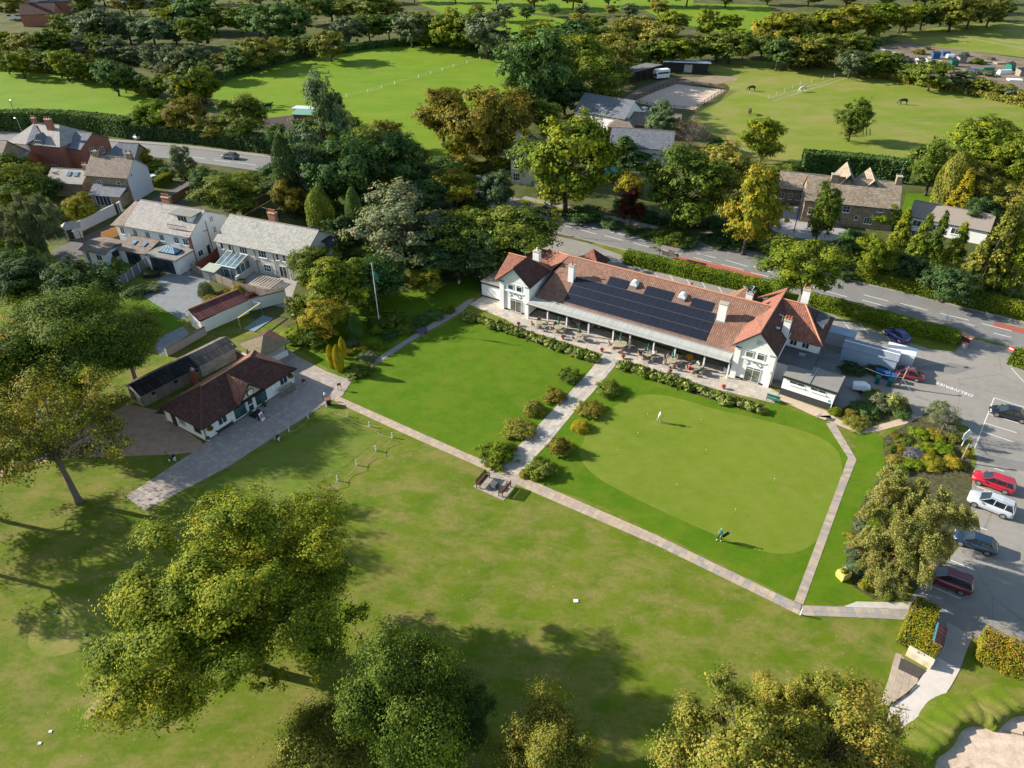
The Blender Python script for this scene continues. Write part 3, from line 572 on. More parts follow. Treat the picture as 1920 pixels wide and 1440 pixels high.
def wing_face(u0, shade):
    # recessed centre with side piers, two windows over a tall glazed door, two diamond tiles
    for a, b in ((u0 - .02, u0 + .72), (u0 + 4.25, u0 + 4.97)):
        part('pier', M().box(a, b, -.14, .01, 0, 4.55), w_white, club)
        part('pier_cap', M().box(a - .04, b + .04, -.17, .0, 4.552, 4.66), m_lead, club)
    window(club, (u0 + 1.35, 0, 3.55), X, NY, .95, 1.05, 1, 1, None, m_glass2 if shade else m_glass, top=.25, sill=False)
    window(club, (u0 + 2.75, 0, 3.55), X, NY, .95, 1.05, 1, 1, None, m_glass2 if shade else m_glass, top=.25, sill=False)
    part('string_course', M().box(u0 + 1.0, u0 + 4.1, -.20, 0, 3.30, 3.42), w_white, club)
    for q in (1.75, 3.35):
        z = 2.75; part('diamond_tile', M().wallpoly([(u0 + q - .34, -.03, z), (u0 + q, -.03, z - .36), (u0 + q + .34, -.03, z), (u0 + q, -.03, z + .36)], .05, NY), plain('tile_shadow_grey', (.22, .22, .23), .8), club)  # grey diamond behind each white tile, a shadow drawn in colour
        part('diamond_tile', M().wallpoly([(u0 + q - .25, -.06, z + .02), (u0 + q, -.06, z - .25), (u0 + q + .25, -.06, z + .02), (u0 + q, -.06, z + .29)], .06, NY), w_paint, club)
    part('lamp', M().lathe([(.03, 0), (.16, .02), (.10, .16), (.02, .2)], 8, (u0 + 2.55, -.14, 2.98)), plain('lamp_grey', (.2, .2, .2), .5), club)
    window(club, (u0 + 1.75, 0, .12), X, NY, 1.9, 2.15, 2, 1, None, m_glass2, top=.33, sill=False, name='door')
wing_face(0, False)
part('aerial', M().tube([(2.0, 3.9, 7.2), (2.0, 3.9, 8.0)], .025, 5).tube([(1.7, 3.9, 8.0), (2.4, 3.9, 8.0)], .02, 5), m_alu, club)
chimney(club, 3.0, 5.6, 1.0, .75, 4.8, 7.6, pots=1, potm=w_paint)
dpipe(club, .85, -.06, .2, 4.7, w_paint); dpipe(club, 4.1, -.06, .2, 2.0)
# flat-roofed annexe on the left
part('wall', M().box(-4.3, -.03, 1.7, 7.0, 0, 2.35), w_white, club); part('plinth', M().box(-4.32, -.04, 1.68, 7.02, 0, .22), w_black, club)
part('flat_roof', M().bbox(-4.45, -.02, 1.5, 7.1, 2.35, 2.55), r_flat, club); part('fascia', M().box(-4.47, -.03, 1.46, 1.498, 2.28, 2.54), w_black, club)
# main range
part('wall', M().box(4.96, 34.6, 2.6, 13.2, 0, 2.8), w_white, club)
def mainpt(u, v, dz=0.0): return (u, v, 2.95 + (v - 1.0) * 3.85 / 7.15 + dz)
part('roof', M().slab([mainpt(5.3, .95), mainpt(38.0, .95), mainpt(36.5, 8.15), mainpt(7.0, 8.15)], .14), r_pan2, club)
part('roof', M().slab([(7.0, 8.15, 6.8), (36.5, 8.15, 6.8), (36.5, 15.2, 3.0), (7.0, 15.2, 3.0)], .14), r_pan2, club)
part('roof', M().slab([(5.25, 1.1, 3.05), (7.0, 8.15, 6.82), (5.25, 9.0, 5.2)], .10), r_dark, club)
ridge(club, [(7.0, 8.15, 6.86), (36.0, 8.15, 6.86)], .13)
part('eaves_box', M().box(8.5, 34.4, .80, 1.02, 2.76, 2.92), m_lead, club)
gutter(club, (8.0, .86, 2.97), (34.4, .86, 2.97), m_alu, .09)
# valley slopes and rear roofs at the left end
part('roof', M().slab([(7.0, 8.15, 6.8), (2.6, 10.0, 5.9), (5.2, 5.6, 4.9)], .1), r_plain, club)
part('roof', M().slab([(2.6, 10.0, 5.9), (7.0, 8.15, 6.8), (7.0, 13.5, 4.2), (2.6, 13.5, 4.2)], .1), r_plain, club)
part('roof', M().slab([(-1.2, 8.2, 4.6), (2.6, 10.0, 5.9), (5.2, 5.6, 4.9), (5.2, 7.8, 4.7)], .1), r_pan, club)
part('roof', M().slab([(-1.2, 8.2, 4.6), (-1.2, 12.4, 4.3), (2.6, 13.5, 4.2), (2.6, 10.0, 5.9)], .1), r_pan, club)
part('wall', M().box(-.9, 6.8, 7.6, 13.0, 0, 4.3), w_white, club)
ridge(club, [(2.6, 10.0, 5.96), (7.0, 8.15, 6.9)], .1)
def pyramid(x0, x1, y0, y1, z0, z1, mats, wallz):
    cx_, cy_ = (x0 + x1) / 2, (y0 + y1) / 2
    part('wall', M().box(x0 + .4, x1 - .4, y0 + .4, y1 - .4, 0, wallz), w_white, club)
    a, b, c, d, t = (x0, y0, z0), (x1, y0, z0), (x1, y1, z0), (x0, y1, z0), (cx_, cy_, z1)
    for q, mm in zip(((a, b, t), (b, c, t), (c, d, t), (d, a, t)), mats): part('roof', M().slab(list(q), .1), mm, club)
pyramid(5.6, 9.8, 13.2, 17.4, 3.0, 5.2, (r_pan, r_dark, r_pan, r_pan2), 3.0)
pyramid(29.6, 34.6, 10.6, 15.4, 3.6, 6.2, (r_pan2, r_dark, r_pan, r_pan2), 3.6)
chimney(club, 33.2, 9.9, .9, .65, 5.0, 7.0, pots=2, potm=w_black, potz=.2)
# solar panels, one by one
pm = M().box(0, .966, 0, 1.455, 0, .035); pme = pm.mesh('solar_panel', m_solar)
ang = math.atan2(3.85, 7.15)
def solar(u, v):
    o = link('solar_panel', pme, club); p = mainpt(u, v, .07); o.location = p; o.rotation_euler = (ang, 0, 0)
cosa = math.cos(ang)
for r_ in range(3):
    for k in range(21): solar(9.75 + k * .982, 1.38 + r_ * 1.34 * cosa * 1.11)
for u0, nn in ((14.4, 3), (20.0, 4), (26.6, 3)):
    for k in range(nn): solar(u0 + k * .982, 1.38 + 3 * 1.34 * cosa * 1.11)
for u0, u1, vv in ((9.7, 14.3, 5.33), (17.4, 19.9, 5.33), (24.0, 26.5, 5.33), (29.6, 30.4, 5.33), (14.4, 17.4, 6.66), (20.0, 24.0, 6.66), (26.6, 29.6, 6.66)):
    a, b = mainpt(u0, vv, .10), mainpt(u1, vv, .10); part('panel_rail', M().tube([a, b], .03, 4), m_alu, club)
for r_ in range(4): a, b = mainpt(9.7, 1.33 + r_ * 1.34 * cosa * 1.11, .10), mainpt(30.4, 1.33 + r_ * 1.34 * cosa * 1.11, .10); part('panel_rail', M().tube([a, b], .022, 4), m_alu, club)
for u in (18.2, 25.2):   # roof cowls
    z = mainpt(u, 6.3)[2]; c = part('roof_cowl', M().box(u - .5, u + .5, 5.75, 6.85, z - .4, z + .12), m_alu, club)
    g = M(); rg = []
    for q in range(9):
        th = math.pi * q / 8; rg.append([(u - .55 * math.cos(th), y, z + .1 + .62 * math.sin(th)) for y in (5.85, 6.75)])
    g.add([p for r2 in rg for p in r2], [(2 * i, 2 * i + 2, 2 * i + 3, 2 * i + 1) for i in range(8)] + [tuple(2 * i for i in range(9)), tuple(2 * i + 1 for i in range(9))[::-1]])
    part('hood', g, plain('cowl_white', (.72, .72, .70), .35, 0, .05, 4), c, smooth=False)
chimney(club, 9.2, 4.75, .85, .75, 4.2, 7.2, pots=1, potz=.6); chimney(club, 31.15, 4.9, 1.1, .75, 4.4, 7.3, pots=0)
part('flashing', M().slab([mainpt(30.5, 4.35, .03), mainpt(31.8, 4.35, .03), mainpt(31.8, 4.55, .03), mainpt(30.5, 4.55, .03)], .02), m_lead, club)
part('vent', M().lathe([(.09, 0), (.09, .5), (.22, .52), (.05, .75)], 8, (24.9, 11.0, 5.2)), plain('vent_red', (.25, .06, .04)), club)
# canopy on posts over the terrace
part('canopy', M().slab([(4.98, -.85, 2.50), (34.35, -.85, 2.50), (34.35, .86, 2.90), (4.98, .86, 2.90)], .05), r_canopy, club)
gutter(club, (4.9, -.9, 2.46), (34.4, -.9, 2.46), w_black, .07)
for u in (5.1, 8.3, 11.35, 14.75, 18.45, 20.9, 24.3, 27.25, 31.2, 34.4): part('post', M().box(u - .09, u + .09, -.72, -.54, .02, 2.48), w_paint, club)
part('plinth', M().box(4.98, 34.3, 2.565, 2.6, 0, .25), w_black, club)
for u, w_, kind in ((6.3, 1.6, 'w'), (8.9, 1.6, 'w'), (11.4, 1.8, 'd'), (14.2, 2.2, 'w'), (17.2, 1.8, 'd'), (20.0, 2.4, 'w'), (23.2, 1.8, 'd'), (25.8, 2.6, 'w'), (29.3, 2.0, 'w'), (32.0, 1.8, 'w')):
    if kind == 'd': window(club, (u, 2.6, .1), X, NY, w_, 2.1, 2, 1, sill=False, name='door')
    else: window(club, (u, 2.6, .85), X, NY, w_, 1.3, 3, 1)
# right wing
U = 34.6
m = M().box(U, U + 4.95, .02, 9.6, 0, 5.1); m.wallpoly([(U, .02, 5.08), (U + 4.95, .02, 5.08), (U + 2.6, .02, 7.4)], .25, NY); part('wall', m, w_white, club)
part('plinth', M().box(U - .02, U + 4.97, -.02, 9.0, 0, .28), w_black, club); wing_face(U, True)
part('roof', M().slab([(U - .35, -.35, 4.95), (U + 2.62, -.35, 7.66), (U + 2.72, 13.2, 7.4), (U + .1, 13.2, 4.9), (U - .35, 9.5, 4.95)], .12), r_plain, club)
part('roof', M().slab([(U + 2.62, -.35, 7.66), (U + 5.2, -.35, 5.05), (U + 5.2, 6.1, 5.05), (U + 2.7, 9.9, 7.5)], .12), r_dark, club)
part('bargeboard', M().slab([(U - .38, -.40, 4.86), (U + 2.62, -.40, 7.58), (U + 2.62, -.33, 7.58), (U - .38, -.33, 4.86)], .2), w_black, club)
part('bargeboard', M().slab([(U + 5.22, -.40, 4.96), (U + 2.62, -.40, 7.58), (U + 2.62, -.33, 7.58), (U + 5.22, -.33, 4.96)], .2), w_black, club)
part('tile_panel', M().box(U + 2.35, U + 2.95, -.03, 0, 5.65, 6.25), plain('tile_panel_grey', (.45, .5, .52), .6), club)
part('gutter_corner', M().box(U - .45, U - .1, -.4, .1, 4.75, 5.0), m_lead, club)
ridge(club, [(U + 2.62, -.36, 7.7), (U + 2.72, 13.2, 7.45)], .08, MATS['dark_ridge'])
gutter(club, (U + 5.25, -.35, 4.95), (U + 5.25, 6.0, 4.95), w_paint)
part('security_light', M().box(U + 4.5, U + 4.8, -.36, -.18, 2.3, 2.5), w_paint, club)
dpipe(club, U + 5.1, .3, .2, 4.7, w_paint)
# cross block behind the right wing: ridge along the range, hipped at its right end
B0, B1 = U + 2.7, U + 9.3
part('wall', M().box(U + .2, B1 - .45, 6.2, 13.6, 0, 4.3), w_white, club)
part('roof', M().slab([(B0, 9.9, 7.3), (U + 5.7, 9.9, 7.3), (B1, 5.9, 4.25), (U + 4.9, 5.9, 4.25)], .14), r_pan, club)
part('roof', M().slab([(U + 5.7, 9.9, 7.3), (B1, 5.9, 4.25), (B1, 14.0, 4.25)], .14), r_dark, club)
part('roof', M().slab([(B0, 9.9, 7.3), (U + 5.7, 9.9, 7.3), (B1, 14.0, 4.25), (U + .5, 14.0, 4.25)], .14), r_plain, club)
ridge(club, [(B0, 9.9, 7.36), (U + 5.7, 9.9, 7.36)], .12); ridge(club, [(U + 5.7, 9.9, 7.36), (B1, 5.9, 4.3)], .12); ridge(club, [(U + 5.7, 9.9, 7.34), (B1, 14.0, 4.3)], .1, m_lead)
ridge(club, [(B0, 9.9, 7.42), (U + 5.0, 5.9, 4.5)], .08, m_lead)
part('roof', M().slab([(U - .8, 12.6, 5.3), (U + 2.72, 12.3, 7.42), (U + 2.72, 13.4, 7.42), (U - .4, 13.9, 5.0)], .14), r_plain, club)
chimney(club, U + 5.3, 11.6, .95, .7, 5.4, 8.6, pots=2, potz=.6); chimney(club, U + 4.75, 4.4, .85, .65, 4.2, 7.5, pots=3, potz=.5)
part('aerial', M().tube([(U + 4.0, 4.6, 6.0), (U + 4.0, 4.6, 7.9)], .03, 5).tube([(U + 3.5, 4.6, 7.9), (U + 4.5, 4.6, 7.7)], .03, 5), m_alu, club)
part('satellite_dish', M().lathe([(.02, 0), (.2, .04), (.3, .12)], 10, (U + 3.9, 3.5, 6.5)), plain('dish_grey', (.5, .5, .5), .5), club)
part('dormer', M().box(B1 - 1.7, B1 - .7, 9.2, 11.0, 4.6, 5.9), w_paint, club); part('dormer_roof', M().slab([(B1 - 1.9, 9.0, 6.0), (B1 - .4, 9.0, 5.9), (B1 - .4, 11.2, 5.9), (B1 - 1.9, 11.2, 6.0)], .1), r_flat2, club)
for u_ in (U + 5.4, U + 6.9): window(club, (u_, 6.2, 3.2), X, NY, .9, .8, 2, 1)
# low flat roofs to the right of the wing
part('wall', M().box(U + 4.96, U + 9.0, 2.2, 6.19, 0, 2.75), w_grey, club); part('flat_roof', M().bbox(U + 4.97, U + 9.2, 1.9, 6.19, 2.75, 2.92), r_flat2, club)
part('wall', M().box(U + 9.02, U + 11.4, 3.4, 7.6, 0, 2.6), w_grey, club); part('flat_roof', M().bbox(U + 9.22, U + 11.6, 3.0, 7.8, 2.6, 2.78), r_flat2, club)
part('vent', M().box(U + 7.0, U + 7.8, 4.4, 4.9, 2.93, 3.25), m_alu, club)
# ------------------------------------------------------------------ outbuilding with two long windows
shed = at(1461, 738.7, rad(-33.5), 'outbuilding', 'low white outbuilding with dark plinth, slot windows and flat felt roof beside the clubhouse', 'outbuilding')
part('wall', M().box(0, 6.15, .05, 3.7, .95, 2.72), w_white, shed); part('plinth', M().box(-.01, 6.16, .03, 3.71, 0, .95), plain('dark_plinth', (.045, .045, .05), .7, 0, .15, 2), shed)
part('flat_roof', M().bbox(-.12, 6.3, -.12, 3.85, 2.72, 2.9), r_flat, shed); part('fascia', M().box(-.13, 6.31, -.16, -.122, 2.55, 2.88), w_black, shed)
for u_ in (.75, 3.25):
    window(shed, (u_, .05, 2.0), X, NY, 1.85, .42, 2, 1, sill=False, fw=.05); part('drip_board', M().box(u_ - .1, u_ + 1.95, -.12, .05, 1.86, 1.92), w_paint, shed)
part('sign_plate', M().box(5.55, 5.85, .02, .05, 1.1, 1.4), plain('sign_teal', (.1, .35, .33), .6), shed)
part('pipe', M().tube([(3.05, -.2, 2.92), (3.05, 3.8, 2.95)], .06, 6), m_alu, shed)
dpipe(shed, 6.1, 0, .3, 2.7, w_paint)
# link roof and store behind, in the shade of the wing
st = at(1560, 705, rad(-30.5), 'storage_cabin', 'long blue-grey storage cabin in shade behind the outbuilding', 'cabin')
sc_ = plain('cabin_blue', (.30, .38, .46), .6, 0, .08, 1)
cp = lambda a, b: (1400 + a / 7.385, 540 + b / 7.385)
g0 = G(*cp(1275, 1000)); g1 = G(*cp(1860, 1090))
st.location = (g0.x, g0.y, 0); st.rotation_euler = (0, 0, rad(-31))
part('wall', M().box(0, 6.6, 0, 2.6, 0, 2.1), sc_, st); part('roof', M().slab([(-.1, -.1, 2.12), (6.7, -.1, 2.12), (6.7, 1.3, 2.4), (-.1, 1.3, 2.4)], .06), tiled('cabin_sheet', [(.22, .25, .28), (.27, .30, .33)], .25, 3, 0, .03, (.1, .1, .12), wave=.5), st)
part('roof', M().slab([(-.1, 1.3, 2.4), (6.7, 1.3, 2.4), (6.7, 2.7, 2.12), (-.1, 2.7, 2.12)], .06), MATS['cabin_sheet'], st); part('ridge', M().tube([(-.1, 1.3, 2.43), (6.7, 1.3, 2.43)], .07, 5), w_paint, st)
part('fascia', M().box(-.12, 6.72, 2.7, 2.75, 1.9, 2.14), w_paint, st)
st2 = thing('container', 'white shipping container at the end of the blue-grey cabin', 'container', tuple(G(*cp(1885, 1010))), rad(-31))
part('body', M().box(0, 3.4, .2, 2.2, 0, 1.75), tiled('container_white', [(.66, .68, .70), (.74, .75, .76)], .2, 4, 0, .03, (.4, .42, .45), wave=.4), st2)
part('roof', M().bbox(-.03, 3.43, .17, 2.23, 1.75, 1.83), w_paint, st2); part('door', M().box(3.4, 3.44, .3, 2.1, .1, 1.65), w_grey, st2)
st3 = thing('link_canopy', 'flat pale link canopy between clubhouse and blue-grey cabin', 'canopy', tuple(G(*cp(1035, 830))), rad(-31))
part('roof', M().bbox(0, 3.6, .8, 2.8, 2.2, 2.35), sc_, st3); part('wall', M().box(.1, 3.5, 1.4, 2.7, 0, 2.2), w_grey, st3)
# ------------------------------------------------------------------ houses
def house(name, label, cat, o, az, L, D, ze, zr, wall, roof, over=.25, hip=(0, 0), front=(), right=(), group=None, anchor='L', gmat=None, base=0.0, gut=True, barge=None, left_=()):
    a = rad(az); o = Vector(o) if not isinstance(o, Vector) else o; o = Vector((o.x, o.y, 0))
    if anchor == 'R': o = o - Vector((math.cos(a), math.sin(a), 0)) * L
    h = thing(name, label, cat, (o.x, o.y, 0), a, group); yr = D / 2
    m = M().box(0, L, 0, D, base, ze)
    gz = ze + (zr - ze) * .93
    g = M()
    part('wall', m, wall, h)
    if not hip[1]: part('gable', M().wallpoly([(L, 0, ze - .02), (L, D, ze - .02), (L, yr, gz)], .2, X), gmat or wall, h)
    if not hip[0]: part('gable', M().wallpoly([(0, 0, ze - .02), (0, D, ze - .02), (0, yr, gz)], .2, NX), gmat or wall, h)
    s = (zr - ze) / yr; e = over; x0, x1 = -e, L + e; r0 = hip[0] if hip[0] else x0; r1 = L - hip[1] if hip[1] else x1
    ez = ze - s * e + .06; rz = zr + .06
    part('roof', M().slab([(x0, -e, ez), (x1, -e, ez), (r1, yr, rz), (r0, yr, rz)], .12), roof, h)
    part('roof', M().slab([(x1, D + e, ez), (x0, D + e, ez), (r0, yr, rz), (r1, yr, rz)], .12), roof, h)
    if hip[0]: part('roof', M().slab([(x0, -e, ez), (r0, yr, rz), (x0, D + e, ez)], .12), roof, h)
    if hip[1]: part('roof', M().slab([(x1, -e, ez), (r1, yr, rz), (x1, D + e, ez)], .12), roof, h)
    part('ridge', M().tube([(r0, yr, rz + .03), (r1, yr, rz + .03)], .09, 5), plain('ridge_grey', (.24, .21, .18), .85, 0, .2, 4), h)
    if gut: gutter(h, (x0, -e - .05, ez - .04), (x1, -e - .05, ez - .04))
    for w in front: window(h, (w[0], 0, w[1]), X, NY, w[2], w[3], *(w[4:6] if len(w) > 4 else (2, 1)), name=w[6] if len(w) > 6 else 'window', sill=len(w) <= 6)
    for w in right: window(h, (L, w[0], w[1]), Y_, X, w[2], w[3], *(w[4:6] if len(w) > 4 else (2, 1)), name=w[6] if len(w) > 6 else 'window', sill=len(w) <= 6)
    return h
def rooflight(par, x, y, z, ang_, w=.8, l=1.1):
    f = part('rooflight', M().bbox(-w / 2, w / 2, -l / 2, l / 2, 0, .10), plain('light_frame', (.2, .21, .22), .6), par); f.location = (x, y, z); f.rotation_euler = (ang_, 0, 0)
    g = part('pane', M().box(-w / 2 + .08, w / 2 - .08, -l / 2 + .08, l / 2 - .08, .101, .112), glassy('sky_glass', (.12, .25, .36), .08), f); return f
# House A : white pair with a loft balcony
wA = [(1.2, 3.3, .8, 1.15), (3.7, 3.3, 1.0, 1.15, 3, 1), (6.6, 3.3, 1.0, 1.15, 3, 1), (9.6, 3.3, 1.0, 1.15), (11.4, 3.3, 1.0, 1.15)]
A = house('semi_detached_house', 'white semi-detached house with grey slate roof, loft balcony and glazed rear extensions', 'house', G(369, 495.8), -20.1, 12.9, 9.3, 5.0, 7.6, w_white, r_slate, anchor='R', front=wA, right=[(.9, .9, 1.1, 1.0), (5.5, 3.2, .7, 1.1, 1, 1), (5.2, 5.3, .9, .9, 2, 1), (3.0, .05, .85, 2.0, 1, 1, 'door')])
m = M()
for z in range(16): m.box(12.9 - (.55 if z % 2 else .3), 12.93, -.03, .35, z * .32, z * .32 + .3)
part('quoins', m, b_brick, A)
dpipe(A, 13.0, 4.2, .2, 5.9); part('downpipe', M().tube([(13.0, 4.2, 4.3), (13.0, 3.1, 4.6)], .045, 6), w_black, A)
chimney(A, 5.2, 4.9, 1.5, .6, 7.0, 8.7, b_brick, pots=5, potz=.5)
part('aerial', M().tube([(5.2, 3.6, 7.0), (5.2, 3.6, 8.1)], .03, 4).tube([(4.7, 3.6, 8.1), (5.7, 3.6, 7.9)], .025, 4), m_metal_d, A)
dm = part('dormer', M().box(8.3, 12.2, 2.25, 4.9, 5.4, 7.35), w_white, A)
part('flat_roof', M().bbox(8.0, 12.6, 1.85, 5.0, 7.35, 7.5), r_flat, dm)
f = window(A, (9.3, 2.25, 5.5), X, NY, 1.9, 1.75, 3, 1, sill=False, name='door')
part('balcony', M().box(8.4, 12.2, .6, 2.24, 5.32, 5.42), plain('decking', (.30, .22, .15), .9), A)
rl = M().box(8.4, 12.2, .58, .64, 6.2, 6.26)
for k in range(14): rl.box(8.42 + k * .29, 8.45 + k * .29, .59, .62, 5.4, 6.2)
part('railing', rl, m_metal_d, A)
part('lower_roof', M().slab([(-2.9, -.6, 4.75), (-.27, -.3, 4.95), (-.27, 4.65, 7.3), (-1.6, 4.65, 7.2)], .12), r_brown, A)
part('lower_roof', M().slab([(-1.6, 4.65, 7.2), (-.27, 4.65, 7.3), (-.27, 9.6, 4.9), (-2.9, 9.6, 4.75)], .12), r_brown, A)
part('wall', M().box(-2.3, -.01, .0, 9.2, 0, 4.8), w_white, A); window(A, (-1.6, 0, 3.2), X, NY, .9, 1.2, 2, 1)
# rear extensions
e1 = M().box(.8, 6.3, -3.5, -.02, 0, 2.45); part('extension_wall', e1, w_white, A); part('extension_roof', M().slab([(.55, -3.8, 2.42), (6.55, -3.8, 2.42), (6.55, 0, 3.35), (.55, 0, 3.35)], .12), r_brown, A)
for x in (2.6, 4.7): rooflight(A, x, -1.7, 2.98, math.atan2(.93, 3.8))
window(A, (2.1, -3.5, .05), X, NY, 3.0, 2.1, 5, 1, m_metal_d, sill=False, name='door')
part('extension_wall', M().box(7.1, 13.0, -4.0, -.02, 0, 2.55), w_white, A); part('extension_roof', M().bbox(6.9, 13.25, -4.3, -.02, 2.55, 2.75), r_flat, A)
window(A, (7.6, -4.0, .05), X, NY, 4.6, 2.25, 6, 1, m_metal_d, sill=False, name='door')
ln = part('roof_lantern', M().box(8.6, 11.9, -2.9, -1.0, 2.76, 2.95), m_metal_d, A)
t0, t1 = (9.6, -1.95, 3.65), (10.9, -1.95, 3.65); q = [(8.7, -2.85, 2.96), (11.8, -2.85, 2.96), (11.8, -1.05, 2.96), (8.7, -1.05, 2.96)]
for pl in ((q[0], q[1], t1, t0), (q[1], q[2], t1), (q[2], q[3], t0, t1), (q[3], q[0], t0)): part('pane', M().slab(list(pl), .03), MATS['sky_glass'], ln)
bars = M()
for k in range(5): bars.tube([(8.7 + 3.1 * k / 4, -2.87, 2.98), (9.6 + 1.3 * k / 4, -1.95, 3.68)], .025, 4)
part('bars', bars, w_paint, ln)
# bungalow to the left of it
ax = Vector((math.cos(rad(-20.1)), math.sin(rad(-20.1)), 0)); ay = Vector((-ax.y, ax.x, 0)); oA = G(369, 495.8)
B_ = thing('bungalow', 'low white bungalow with shadow-dappled brown roof left of the white pair', 'bungalow', tuple(oA + ax * -18.1 + ay * -6.0), rad(-20.1))
part('wall', M().box(.3, 5.2, .3, 4.8, 0, 2.4), w_white, B_)
part('roof', M().slab([(0, 0, 2.4), (5.6, 0, 2.4), (5.6, 2.4, 3.1), (0, 2.4, 3.1)], .12), r_brown, B_); part('roof', M().slab([(0, 2.4, 3.1), (5.6, 2.4, 3.1), (5.6, 5.2, 2.5), (0, 5.2, 2.5)], .12), r_brown, B_)
for x, w_, nm in ((1.0, .8, 'door'), (3.2, 1.2, 'window')): window(B_, (x, .3, .1 if nm == 'door' else .9), X, NY, w_, 2.0 if nm == 'door' else 1.1, 2, 1, name=nm, sill=False)
window(B_, (5.2, 1.6, .9), Y_, X, 1.3, 1.1, 2, 1, m_metal_d)
# House B : grey slate semi
wB = [(.8, 3.1, .6, 1.1, 1, 1), (2.4, 3.1, .6, 1.1, 1, 1), (4.6, 3.0, 1.5, 1.2, 3, 1), (8.3, 3.0, 1.5, 1.2, 3, 2), (11.6, 3.1, .6, 1.1, 1, 2), (12.9, 3.1, .6, 1.1, 1, 2), (14.9, 3.2, .9, .9, 1, 2), (8.8, .7, 1.4, 1.2, 3, 2), (11.8, .05, 1.4, 2.1, 2, 1, 'door'), (15.4, .7, 1.4, 1.2, 2, 2)]
Bh = house('semi_detached_house', 'pale rendered semi-detached house with long grey-green slate roof and central brick chimney', 'house', G(538, 523), -22.0, 16.8, 9.4, 4.45, 7.0, w_cream, r_slate2, anchor='R', front=())
Bh.location = tuple(Vector(Bh.location) + Vector((math.cos(rad(-22)), math.sin(rad(-22)), 0)) * 3.9)
for w in wB: window(Bh, (w[0], 0, w[1]), X, NY, w[2], w[3], w[4], w[5], name=w[6] if len(w) > 6 else 'window', sill=len(w) <= 6)
window(Bh, (16.8, 4.0, 3.0), Y_, X, .5, 1.1, 1, 1, m_metal_d)
for x in (3.3, 7.6, 11.2, 14.0, 16.6): dpipe(Bh, x, -.06, .1, 4.4)
chimney(Bh, 8.0, 5.3, 1.3, .7, 6.2, 8.3, b_brick, pots=8, potz=.5)
part('aerial', M().tube([(7.0, 5.3, 7.0), (7.0, 5.3, 9.0)], .03, 4).tube([(6.1, 5.3, 9.0), (7.7, 5.3, 8.8)], .03, 4), m_alu, Bh)
part('satellite_dish', M().lathe([(.02, 0), (.2, .04), (.3, .12)], 10, (7.9, -.3, 2.2)), m_metal_d, Bh)
# conservatory
cv = part('conservatory', M(), w_paint, Bh) if False else None
fr = M()
for x in (2.0, 3.3, 4.6, 5.9): fr.box(x - .05, x + .05, -3.2, -3.1, 0, 2.0)
for y in (-3.15, -2.1, -1.05): fr.box(5.85, 5.95, y - .05, y + .05, 0, 2.0)
for x in (2.0, 3.0, 3.95, 4.9, 5.9): fr.tube([(x, -3.25, 2.05), (x, -.02, 2.95)], .05, 4)
fr.box(1.9, 6.0, -3.3, -3.18, 1.98, 2.12); fr.box(1.9, 6.0, -3.17, -3.12, 1.5, 1.58); fr.box(1.95, 5.95, -3.16, -3.10, 0, .12)
c1 = part('conservatory', fr, w_paint, Bh)
part('pane', M().slab([(2.0, -3.22, 2.06), (5.9, -3.22, 2.06), (5.9, -.02, 2.94), (2.0, -.02, 2.94)], .03), glassy('cons_glass', (.10, .15, .16), .1), c1)
part('pane', M().box(2.05, 5.85, -3.14, -3.12, .13, 1.97), MATS['cons_glass'], c1); part('pane', M().box(5.89, 5.91, -3.1, -.02, .3, 2.0), MATS['cons_glass'], c1)
part('garden_wall', M().box(6.2, 6.45, -4.0, -.02, 0, 1.0), w_cream, Bh)
pg = M()
for k in range(8): pg.box(9.2 + k * .55, 9.32 + k * .55, -4.4, -1.4, .55, .67)
pt = thing('pallet_deck', 'slatted pale timber deck frame on the patio beside the rendered house', 'deck', tuple(Bh.location), rad(-22)); part('slat', pg, plain('pale_timber', (.55, .47, .38), .9, 0, .1, 3), pt, kind='stuff'); part('frame', M().box(9.1, 13.3, -4.5, -4.4, .2, .6).box(9.1, 13.3, -1.4, -1.3, .2, .6), MATS['pale_timber'], pt)
# second row of B : taller rear block (white gable seen above the roof)
Br = thing('rear_wing', 'white rear wing with black verge standing behind the grey-green slate roof', 'building', tuple(G(612.7, 459.4, 4.4)), rad(-22)); Br.location.z = 0
part('wall', M().wallpoly([(-3.6, .0, 0), (.6, 0, 0), (.6, 0, 4.4), (-3.6, 0, 6.0)], 2.0, NY), w_white, Br); part('roof', M().slab([(.8, -.15, 4.4), (.8, 2.3, 4.4), (-3.8, 2.3, 6.15), (-3.8, -.15, 6.15)], .14), m_metal_d, Br)
